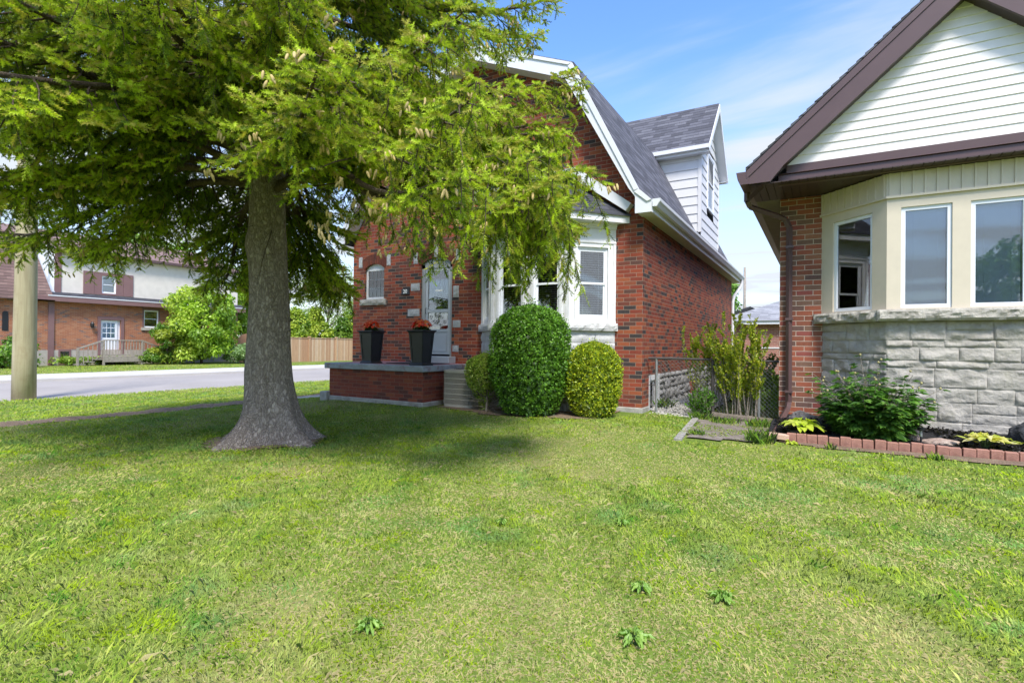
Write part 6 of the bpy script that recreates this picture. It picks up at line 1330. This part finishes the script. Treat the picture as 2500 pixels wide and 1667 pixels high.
# ------------------------------------------------------------------ across the side street
def far_house():
    X = -35.0; H = thing('corner_house', 'orange brick house with cream stucco upper storey across the side street', 'house', (X, 11.5, -0.2)); P = lambda o: rel(H, o)
    F = Frame((X, 0, 0), (0, 1, 0), (1, 0, 0)); zb = -0.25; y0, y1 = 5.0, 22.2; ze = 3.18
    mb = MB(); strip_wall(mb, F, [y0, y1], 0.62, ze, [(14.10, 15.10, 0.30001+0.33, 2.32), (16.30, 17.12, 1.95, 3.0), (20.6, 21.5, 1.95, 3.0)], depth=0.12); mb.box(X-9, X-0.13, y0, y1, zb, ze); P(mb.build('brick_wall', M['brick_far']))
    mb = MB(); mb.box(X-9, X+0.03, y0, y1, zb, 0.62); P(mb.build('foundation', M['far_foundation']))
    mb = MB(); mb.box(X-0.2, X+0.06, 11.75, 12.0, -0.3, ze); P(mb.build('corner_post', M['mauve_trim']))
    # lower eave band and flat ledge
    mb = MB(); mb.box(X-0.3, X+0.42, 11.0, y1+0.3, ze, ze+0.26); P(mb.build('eave_band', M['mauve_trim'])); mb = MB(); mb.box(X-0.28, X+0.44, 11.6, y1+0.3, ze+0.262, ze+0.31); P(mb.build('flashing', M['white_paint'])); mb = MB(); mb.prism([(X+0.40, 11.6, ze+0.311), (X-0.05, 11.6, ze+0.52), (X-0.3, 11.6, ze+0.311)], (0, y1-11.3, 0)); P(mb.build('lower_roof', M['shingle_dark']))
    mb = MB(); strip_wall(mb, F, [12.0, y1], ze+0.3, 6.02, [(14.15, 14.85, 3.82, 4.80)], n=-0.06, depth=0.1); mb.box(X-9, X-0.17, 12.0, y1, ze+0.2, 6.0); P(mb.build('stucco_wall', M['stucco']))
    mb = MB(); mb.box(X-0.1, X-0.02, 12.0, 12.3, ze+0.3, 6.0); P(mb.build('corner_board', M['mauve_trim']))
    for (a, b, c, d, n, lb) in ((16.30, 17.12, 1.95, 3.0, -0.04, 'ground floor sash to the right of the side door'), (20.6, 21.5, 1.95, 3.0, -0.04, 'far right sash half hidden by the big bush'), (14.15, 14.85, 3.82, 4.80, -0.08, 'upper sash between mauve shutters')):
        w = window(None, F, a, b, c, d, n, 0.05, 0.05, 'hung', 'vinyl_white', 'glass_sky', a < 15, pitch=0.06, label=lb); P(w)
        if a > 15: mb = MB(); mb.fbox(F, a-0.15, b+0.12, 0.0, 0.08, c-0.16, c); P(mb.build('window_sill', M['stone_sill'])); mb = MB(); mb.fbox(F, a-0.08, b+0.08, 0.0, 0.02, d, d+0.12); mb.fbox(F, a-0.08, a, 0.0, 0.02, c, d); mb.fbox(F, b, b+0.08, 0.0, 0.02, c, d); P(mb.build('window_trim', M['mauve_trim']))
    for a, b in ((13.28, 13.78), (15.22, 15.72)): mb = MB(); mb.fbox(F, a, b, -0.055, -0.01, 3.72, 4.98); P(mb.build('shutter', M['mauve_trim']))
    mb = MB(); mb.fbox(F, 13.79, 14.15, -0.055, -0.02, 3.72, 4.98); mb.fbox(F, 14.85, 15.21, -0.055, -0.02, 3.72, 4.98); mb.fbox(F, 14.15, 14.85, -0.055, -0.02, 4.80, 4.98); mb.fbox(F, 14.15, 14.85, -0.055, -0.02, 3.72, 3.82); P(mb.build('window_trim', M['mauve_trim']))
    # side door
    mb = MB(); mb.fbox(F, 13.95, 14.10, 0.0, 0.05, 0.32, 2.50); mb.fbox(F, 15.10, 15.25, 0.0, 0.05, 0.32, 2.50); mb.fbox(F, 14.10, 15.10, 0.0, 0.05, 2.32, 2.50); P(mb.build('door_surround', M['mauve_trim']))
    d = MB(); d.fbox(F, 14.10, 14.95, -0.11, -0.06, 0.30, 2.30); d.fbox(F, 14.10, 15.1, -0.2, -0.115, 0.3, 2.31); door = d.build('door', M['vinyl_white']); P(door)
    g = MB(); 
    for i in range(3):
        for j in range(3): g.fbox(F, 14.22+i*0.21, 14.40+i*0.21, -0.059, -0.055, 1.32+j*0.29, 1.57+j*0.29)
    g.build('pane', M['glass_sky'], door)
    l = MB(); l.lathe([(0.03, 0), (0.09, 0.05), (0.10, 0.22), (0.04, 0.33)], (X+0.16, 13.65, 1.85), 8); P(l.build('wall_lantern', M['black_metal']))
    mb = MB(); mb.fbox(F, 12.2, 12.75, 0.032, 0.05, -0.15, 0.66); P(mb.build('basement_surround', M['mauve_trim'])); mb = MB(); mb.fbox(F, 12.28, 12.66, 0.052, 0.056, -0.1, 0.55); P(mb.build('basement_pane', M['glass_sky'])); mb = MB(); mb.fbox(F, 17.6, 18.5, 0.032, 0.05, 0.0, 0.66); P(mb.build('basement_surround', M['black_metal']))
    # main roof, shingled gable end on the left
    mb = MB(); y2 = y1+0.2
    q = [(X+0.25, 12.0, 5.95), (X+0.25, y2, 5.95), (X-4.0, y2-0.5, 7.55), (X-4.0, 11.0, 7.55)]; mb.face(q); mb.face([(p[0], p[1], p[2]-0.12) for p in q][::-1]); mb.face([(X+0.25, y2, 5.95), (X-8.5, y2, 5.95), (X-4.0, y2-0.5, 7.55)]); mb.face([(X-8.5, 11.0, 5.9), (X-4, 11.0, 7.55), (X-4, y2-.5, 7.55), (X-8.5, y2, 5.9)]); P(mb.build('roof', M['shingle_mauve']))
    mb = MB(); mb.box(X+0.10, X+0.32, 12.0, y2, 5.84, 5.99); P(mb.build('gutter', M['brown_metal']))
    mb = MB(); mb.prism([(X+0.38, 4.5, ze+0.05), (X+0.42, 11.9, ze+0.05), (X+0.36, 11.75, ze+0.5), (X-0.1, 11.2, 5.8), (X-0.35, 10.8, 6.6), (X-0.35, 4.5, 6.6)], (-0.4, 0, 0)); mb.box(X-0.1, X+0.42, 4.5, 11.9, ze, ze+0.05); mb.face([(X-0.35, 4.5, 6.6), (X-0.35, 10.9, 6.6), (X-4, 11.2, 7.5), (X-4, 4.5, 7.5)]); P(mb.build('shingled_side', M['shingle_mauve']))
    mb = MB(); mb.prism([(X+0.10, 11.55, ze+0.5), (X-0.02, 12.05, ze+0.5), (X-0.02, 12.05, 5.95), (X-0.3, 10.9, 6.5)], (-0.1, 0, 0)); P(mb.build('verge_board', M['white_paint']))
    for (ya, yb, za, zc) in ((8.6, 9.35, 0.8, 2.35), (9.95, 10.18, 1.6, 2.45)):
        mb = MB(); h_ = (yb-ya)/2; pts = [F.p(ya, 0.0, za), F.p(yb, 0.0, za)]+[F.p((ya+yb)/2+h_*math.cos(t), 0.0, zc+h_*math.sin(t)) for t in np.linspace(0, math.pi, 9)]; mb.prism(pts, (0.02, 0, 0)); P(mb.build('arched_window', M['black_metal']))
far_house()
def deck():
    r = thing('wooden_landing', 'small grey weathered wooden landing with railings at the side door across the street', 'deck', (-34.95, 14.6, -0.22)); 
    def W_(mb, x0, x1, y0, y1, z0, z1): mb.box(x0, x1, y0, y1, z0, z1)
    mb = MB(); W_(mb, 0.03, 1.5, -0.95, 0.95, 0.40, 0.50); W_(mb, 1.44, 1.50, -0.95, 0.95, 0.20, 0.40); mb.build('platform', M['old_wood'], r)
    for y in (-0.93, 0.93): mb = MB(); W_(mb, 1.40, 1.49, y-0.045, y+0.045, 0, 1.42); mb.build('post', M['old_wood'], r)
    for y in (-2.1, 2.1): mb = MB(); W_(mb, 1.40, 1.49, y-0.045, y+0.045, 0, 0.95); mb.build('post', M['old_wood'], r)
    mb = MB(); W_(mb, 1.39, 1.50, -0.93, 0.93, 1.36, 1.42); W_(mb, 1.42, 1.47, -0.9, 0.9, 0.55, 0.62)
    for i in range(12): y = -0.80+i*0.145; W_(mb, 1.43, 1.465, y-0.018, y+0.018, 0.55, 1.36)
    mb.build('railing', M['old_wood'], r)
    for s in (-1, 1):
        mb = MB(); a, b = s*0.93, s*2.15
        mb.hexa([(1.41, min(a, b), (1.34 if s > 0 else 0.86)), (1.48, min(a, b), (1.34 if s > 0 else 0.86)), (1.48, max(a, b), (0.86 if s > 0 else 1.34)), (1.41, max(a, b), (0.86 if s > 0 else 1.34)), (1.41, min(a, b), (1.42 if s > 0 else 0.94)), (1.48, min(a, b), (1.42 if s > 0 else 0.94)), (1.48, max(a, b), (0.94 if s > 0 else 1.42)), (1.41, max(a, b), (0.94 if s > 0 else 1.42))])
        for i in range(6):
            t = (i+0.5)/6; y = a+(b-a)*t; zt = 1.36-0.48*t; mb.box(1.43, 1.465, y-0.018, y+0.018, max(0.05, 0.5-0.5*t), zt)
        for k in range(3): ya = a+(b-a)*k/3; yb_ = a+(b-a)*(k+1)/3; mb.box(0.4, 1.45, min(ya, yb_), max(ya, yb_), 0.38-0.13*k-0.05, 0.38-0.13*k)
        mb.build('stair', M['old_wood'], r)
deck()
G2 = [(0.36, 0.52, 0.05), (0.28, 0.44, 0.04), (0.44, 0.56, 0.08), (0.20, 0.33, 0.04)]
tree('big_bush', 'big bright green bush in front of the brick house across the street', 'bush', (-32.6, 18.4, -0.25), 4.6, 2.0, 2.5, 2.35, G2, 15000, 0.20, seed=21, clumps=95, trunk_r=0.06)
tree('dark_bush', 'darker shorter bush at the left foot of the big bright bush', 'bush', (-32.9, 16.6, -0.25), 2.8, 0.9, 1.3, 1.3, [(0.12, 0.24, 0.03), (0.22, 0.30, 0.03), (0.30, 0.36, 0.04)], 5000, 0.15, seed=22, clumps=40, trunk_r=0.05)
tree('grassy_bush', 'low grey-green bush at the right foot of the big bright bush', 'bush', (-31.4, 20.4, -0.25), 1.6, 1.3, 0.6, 0.75, [(0.22, 0.34, 0.14), (0.30, 0.42, 0.18)], 4000, 0.13, seed=23, clumps=40, trunk_r=0.03)
tree('corner_bush', 'green bush by the arched windows at the left photo edge', 'bush', (-33.6, 9.6, -0.25), 1.9, 1.5, 0.6, 0.95, G1, 4500, 0.16, seed=24, clumps=40, trunk_r=0.04)
tree('fence_bush', 'small weedy green bush at the wooden landing', 'bush', (-33.2, 16.0, -0.25), 1.0, 0.6, 0.4, 0.5, [(0.16, 0.30, 0.05), (0.25, 0.36, 0.07)], 2200, 0.12, seed=25, clumps=24, trunk_r=0.03)
ground_scatter('far_weeds', (-34.8, -33.6), (11.8, 17.5), 2600, 0.17, [(0.20, 0.34, 0.05), (0.30, 0.40, 0.08)], 51, z0=0.45)
def wood_fence():
    r = thing('wooden_fence', 'orange-brown cedar board fence across the street behind the spruce trunk', 'fence', (-31.6, 24, -0.25))
    mb = MB(); mb.box(-0.02, 0.0, -1.0, 16, 0.03, 1.72); mb.build('boards', M['cedar'], r); mb = MB(); mb.box(-0.06, 0.035, -1.0, 16, 1.72, 1.77); mb.build('cap_rail', M['cedar'], r)
    for y in (-1.0, 1.45, 3.9, 6.35, 8.8): mb = MB(); mb.box(0.001, 0.05, y-0.07, y+0.07, 0, 1.74); mb.box(-0.06, 0.07, y-0.09, y+0.09, 1.771, 1.86); mb.build('post', M['cedar'], r)
    r2 = thing('garden_fence', 'darker brown scalloped board fence between big bush and spruce trunk', 'fence', (-33.4, 21.2, -0.25)); mb = MB(); pts = [(0, 0, 0.0)]
    for k in range(3):
        for t in np.linspace(0, 1, 7): pts.append((0, k*1.35+t*1.3, 1.65+0.32*math.sin(math.pi*t)))
    pts.append((0, 4.05, 0.0)); mb.prism(pts[::-1], (-0.03, 0, 0)); mb.build('boards', M['old_cedar'], r2)
plain('old_cedar', (0.30, 0.16, 0.09), 0.9, var=0.2, scale=5)
wood_fence()
HG = [(0.22, 0.33, 0.03), (0.30, 0.40, 0.04), (0.12, 0.22, 0.02), (0.38, 0.46, 0.05)]
for i, (x, y, h, cr, cz, crz, cols, lb, shp) in enumerate((
    (-35, 27.0, 3.8, 1.9, 2.0, 2.0, HG, 'yellow-green cedar behind the fence, right against the spruce trunk', 'cone'), (-36, 29.6, 4.2, 1.9, 2.2, 2.1, HG, 'second cedar behind the cedar fence', 'cone'), (-35.5, 32.0, 3.6, 1.7, 1.8, 1.8, [(0.10, 0.20, 0.02), (0.18, 0.28, 0.03)], 'darker green cedar behind the middle of the cedar fence', 'cone'), (-36, 34.6, 4.5, 1.9, 2.1, 2.4, HG, 'bright lime tree behind the fence beside the red brick house', 'round'),
    (-42, 36.0, 9, 3.4, 5.5, 4.2, [(0.26, 0.36, 0.10), (0.34, 0.42, 0.14)], 'tall airy birch with pale trunk beyond the cedar fence', 'round'), (-44, 29.0, 9, 3.0, 5.5, 3.8, [(0.26, 0.38, 0.10), (0.20, 0.32, 0.08)], 'airy light green tree far beyond the fence, next to the spruce trunk', 'round'),
    (-44, 21.5, 9.5, 4.2, 6.0, 3.4, [(0.26, 0.44, 0.05), (0.34, 0.52, 0.08)], 'broad bright green tree rising behind the corner house roof', 'round'), (-50, 17.0, 9, 3.4, 6.4, 2.6, G2, 'treetop showing above the mauve roof', 'round'), (-39, 24.5, 7.5, 2.4, 4.3, 2.6, G2, 'green tree left of the spruce trunk above the brown fence', 'round'))):
    airy = i in (4, 5); tree('background_tree', lb, 'tree', (x, y, -0.25), h, cr, cz, crz, cols, 6500 if airy else 11000, 0.20 if airy else 0.22, 'trees beyond the side street', seed=70+i, clumps=60 if airy else 70, shape=shp, trunk_r=0.10)
# utility pole and wires
o = MB(); o.tube([(0, 0, -0.4), (0, 0, 1.0), (0.02, 0, 4.5), (0.05, 0, 9.5)], [0.225, 0.215, 0.19, 0.16], 20); p_ = o.build('utility_pole', M['pole_wood'], smooth=True); p_.location = (-15.9, 4.92, -0.2); tag(p_, 'thick pale green-brown wooden utility pole at the lawn edge by the road', 'utility pole')
def wire(a, b, sag, r, label):
    mb = MB(); a = Vector(a); b = Vector(b); pts = [a.lerp(b, t)-Vector((0, 0, sag*4*t*(1-t))) for t in np.linspace(0, 1, 17)]; mb.tube(pts, r, 5, cap=False); tag(mb.build('power_line', M['black_metal']), label, 'wire')
wire((-15.9, 4.92, 8.2), (-16.5, 60, 7.6), 1.0, 0.014, 'upper overhead wire running along the side street'); wire((-15.9, 4.92, 6.3), (-9.35, 12.0, 3.75), 0.3, 0.018, 'thick service wire from the pole to the red brick house'); wire((-28, 60, 7.2), (-15.9, 4.92, 7.2), 1.2, 0.014, 'thin overhead wire crossing behind the spruce boughs')
for x, y in ((-28, 60),): mb = MB(); mb.tube([(0, 0, 0), (0, 0, 8)], [0.16, 0.12], 8); o = mb.build('utility_pole', M['pole_wood'], smooth=True); o.location = (x, y, -0.2); tag(o, 'distant utility pole far down the side street', 'utility pole')

# ------------------------------------------------------------------ the lawn: real blades, denser near the viewer
def in_poly(x, y, poly):
    c = np.zeros(len(x), bool); n = len(poly)
    for i in range(n):
        x1, y1 = poly[i]; x2, y2 = poly[(i+1) % n]; k = ((y1 > y) != (y2 > y)) & (x < (x2-x1)*(y-y1)/(y2-y1+1e-12)+x1); c ^= k
    return c
def vnoise(x, y, s, seed):
    "cheap smooth value noise for arrays"
    rg = np.random.default_rng(seed); G = rg.random((257, 257)); u = (x*s+1000.37*seed) % 256; v = (y*s+517.1*seed) % 256; i = u.astype(int); j = v.astype(int); fu = u-i; fv = v-j; fu = fu*fu*(3-2*fu); fv = fv*fv*(3-2*fv)
    a = G[i, j]*(1-fu)+G[i+1, j]*fu; b = G[i, j+1]*(1-fu)+G[i+1, j+1]*fu; return a*(1-fv)+b*fv
def fbm(x, y, s, seed): return (vnoise(x, y, s, seed)+0.5*vnoise(x, y, s*2.1, seed+1)+0.25*vnoise(x, y, s*4.3, seed+2))/1.75
def lawn():
    rg = np.random.default_rng(77); XS = []; YS = []; DS = []
    # annuli round the viewer with falling density
    r0 = 0.55
    while r0 < 34:
        r1 = r0*1.12; dens = 15000*(1.7/max(r0, 1.7))**1.55; wa = math.radians(112 if r0 > 12 else 165); A = wa/2*(r1*r1-r0*r0); n = int(dens*A); rr = np.sqrt(rg.uniform(r0*r0, r1*r1, n)); a = math.pi/2+YAW+rg.uniform(-wa/2, wa/2, n)-(0 if r0 > 12 else math.radians(14))
        XS.append(rr*np.cos(a)); YS.append(rr*np.sin(a)); DS.append(rr); r0 = r1
    x = np.concatenate(XS); y = np.concatenate(YS); d = np.concatenate(DS); keep = np.ones(len(x), bool)
    for poly in ([(-9.8, 7.7), (-5.7, 7.15), (-5.75, 30), (-9.3, 30)], [(-8.52, 7.1), (-5.95, 7.1), (-5.95, 9), (-8.52, 9)], [(-5.9, 7.42), (-5.0, 7.28), (-4.6, 7.15), (-3.2, 7.32), (-2.95, 7.6), (-2.45, 8.62), (-2.45, 30), (-5.9, 30)], [(-1.53, 6.5), (-0.6, 6.85), (-0.5, 30), (-1.75, 30)], [(-2.6, 8.62), (-1.6, 8.7), (-1.5, 40), (-2.6, 40)], [(-0.66, 7.02), (0.6, 6.93), (1.8, 6.86), (3.35, 6.8), (3.42, 40), (-0.66, 40)], [(-9.76, -20), (-9.40, -20), (-9.40, 20), (-9.76, 20)], [(-22.7, -200), (-15.60, -200), (-15.60, 200), (-22.7, 200)], [(-25.6, -200), (-22, -200), (-22, 200), (-25.6, 200)]):
        keep &= ~in_poly(x, y, poly)
    keep &= (x > -34.5)
    rt_ = np.hypot(x-TX, y-TY); keep &= ~((rt_ < 0.34+0.34*fbm(x, y, 3.5, 9)) )
    dv = (x > -10.2) & (x < -9.74); keep &= ~(dv & (rg.random(len(x)) < 0.88)); edge = (x < 4.5) & in_poly(x, y, [(-0.6, 6.6), (4.5, 6.45), (4.5, 6.9), (-0.6, 7.0)]); keep &= ~(edge & (rg.random(len(x)) < 0.45))
    off_ = np.abs(np.arctan2(-x, y)-YAW) > math.radians(52); keep &= ~(off_ & (rg.random(len(x)) < 0.45)); x, y, d = x[keep], y[keep], d[keep]; n = len(x)
    z = np.array([gz(a, b) for a, b in zip(x, y)])
    # dry patches, lush patches, mowing lines towards the house, spruce shade tinted into the blades
    dry = fbm(x, y, 0.55, 31); dry2 = fbm(x, y, 2.3, 37); s = (x*0.80+y*0.60); stripe = 0.5+0.5*np.sin(s*2*np.pi/0.56+1.2*fbm(x, y, 0.8, 5)*3)
    zone = np.clip((1.0-np.abs((x+0.9)*0.55+(y-3.4)*0.12)/1.6), 0, 1)*np.clip((7.2-y)/2, 0, 1)   # the worn middle of the lawn
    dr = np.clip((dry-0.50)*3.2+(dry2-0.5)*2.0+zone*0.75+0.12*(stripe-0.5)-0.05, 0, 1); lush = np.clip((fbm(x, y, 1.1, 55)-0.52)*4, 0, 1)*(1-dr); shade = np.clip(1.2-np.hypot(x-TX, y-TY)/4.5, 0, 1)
    g1 = np.array([0.31, 0.43, 0.055]); g2 = np.array([0.17, 0.34, 0.035]); st = np.array([0.56, 0.50, 0.25]); yl = np.array([0.44, 0.51, 0.10])
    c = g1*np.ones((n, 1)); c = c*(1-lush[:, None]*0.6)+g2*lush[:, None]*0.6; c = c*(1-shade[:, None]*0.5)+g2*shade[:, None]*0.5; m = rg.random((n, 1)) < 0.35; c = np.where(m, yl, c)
    cn = fbm(x, y, 4.5, 61); cn2 = fbm(x, y, 9.0, 67); cn3 = fbm(x, y, 2.6, 71)
    def bl(cc, k): k = np.clip(k, 0, 1)[:, None]; return c*(1-k)+np.array(cc)*k
    c = bl((0.36, 0.50, 0.018), (cn-0.50)*6); c = bl((0.24, 0.42, 0.12), (cn3-0.60)*7*0.8); c = bl((0.55, 0.58, 0.24), (0.44-cn2)*5*(0.5+dr)); c = bl((0.12, 0.30, 0.03), (cn2-0.66)*8*(1-dr))
    ds = rg.random(n) < (0.05+0.62*dr); c = np.where(ds[:, None], st*0.9, c)*rg.uniform(0.85, 1.12, (n, 1)); c *= (0.93+0.14*stripe)[:, None]*1.15
    far = np.clip((d-9)/10, 0, 1)
    h = (0.018+0.017*rg.random(n))*(1+0.35*lush-0.30*dr)*(1+0.35*far)*np.where(ds, 0.8, 1.0)*(1+0.8*(rg.random(n) < 0.03)); h = np.where((np.hypot(x-TX, y-TY) < 0.95), h*1.3, h); wd = 0.0020*np.clip(d/1.9, 1, 14)**0.85
    az = rg.uniform(0, 2*np.pi, n); ln = rg.uniform(0.15, 1.1, n)+0.5*ds; dx, dy = np.cos(az), np.sin(az); sx, sy = -dy*wd/2, dx*wd/2
    # blades combed slightly by the mower
    cx = 0.18*np.where(stripe > 0.5, 1, -1)
    b = np.stack([x, y, z-0.004], 1); mid = b+np.stack([dx*ln*h*0.35, dy*ln*h*0.35+cx*h*0.4, h*0.6], 1); tip = b+np.stack([dx*ln*h*0.95, dy*ln*h*0.95+cx*h, h*np.clip(1.05-0.35*ln, 0.3, 1)], 1); S = np.stack([sx, sy, 0*sx], 1)
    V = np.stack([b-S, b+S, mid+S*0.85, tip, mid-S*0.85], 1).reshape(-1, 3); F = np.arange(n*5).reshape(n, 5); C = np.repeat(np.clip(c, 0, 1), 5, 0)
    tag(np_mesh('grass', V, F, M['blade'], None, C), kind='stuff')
    return n
lawn()
# broad-leaved weeds in the lawn
for i, (px, py, rr, lb) in enumerate(((-0.62, 2.02, 0.10, 'broad-leaved weed rosette in the dry middle of the lawn, the largest one'), (-0.38, 2.55, 0.08, 'small weed rosette above the largest one in the lawn'), (-0.72, 2.45, 0.07, 'weed rosette left of the small ones in the middle of the lawn'), (-1.75, 2.9, 0.06, 'tiny weed in the lawn below the tall clipped bush'), (-1.55, 1.55, 0.08, 'weed at the bottom of the lawn, left of the middle'), (-1.1, 3.3, 0.06, 'faint weed far up the dry lawn'))):
    hosta(lb, (px, py, gz(px, py)+0.006), 20, rr*0.95, 0.022, [(0.26, 0.42, 0.09), (0.32, 0.47, 0.10), (0.22, 0.38, 0.07)], 200+i, 0.018, 0.3)

# ------------------------------------------------------------------ across the main street, behind the viewer (seen in the window panes)
def street_behind():
    for (x, y, w, h, rh, lb, mt) in ((2.0, -30, 7, 3.4, 3.0, 'house across the main street reflected in the bungalow windows', 'brick_far'), (-12, -30, 8, 3.6, 3.2, 'second house across the main street, further left', 'brick_neighbour')):
        r = thing('street_house', lb, 'house', (x, y, 0)); mb = MB(); mb.box(-w/2, w/2, -7, 0, -0.1, h); mb.build('wall', M[mt], r); mb = MB(); mb.prism([(-w/2-0.4, 0.4, h), (w/2+0.4, 0.4, h), (0, 0.4, h+rh)], (0, -8, 0)); mb.build('roof', M['shingle_grey'], r)
        for k in (-1, 1): mb = MB(); mb.box(k*w*0.25-0.7, k*w*0.25+0.7, 0.001, 0.05, 1.0, 2.5); mb.build('window', M['glass_sky'], r)
    for i, (x, y, h, c) in enumerate(((8.6, -19, 6.5, 2.3), (13.5, -24, 8, 3.0), (-5.5, -24, 7.5, 2.6))):
        tree('street_tree', ('tree across the main street reflected in the right bungalow window', 'larger tree beyond it across the main street', 'tree between the two houses across the main street')[i], 'tree', (x, y, 0), h, c, h*0.58, h*0.42, G1, 5000, 0.3, 'trees across the main street', seed=90+i, clumps=50)
street_behind()
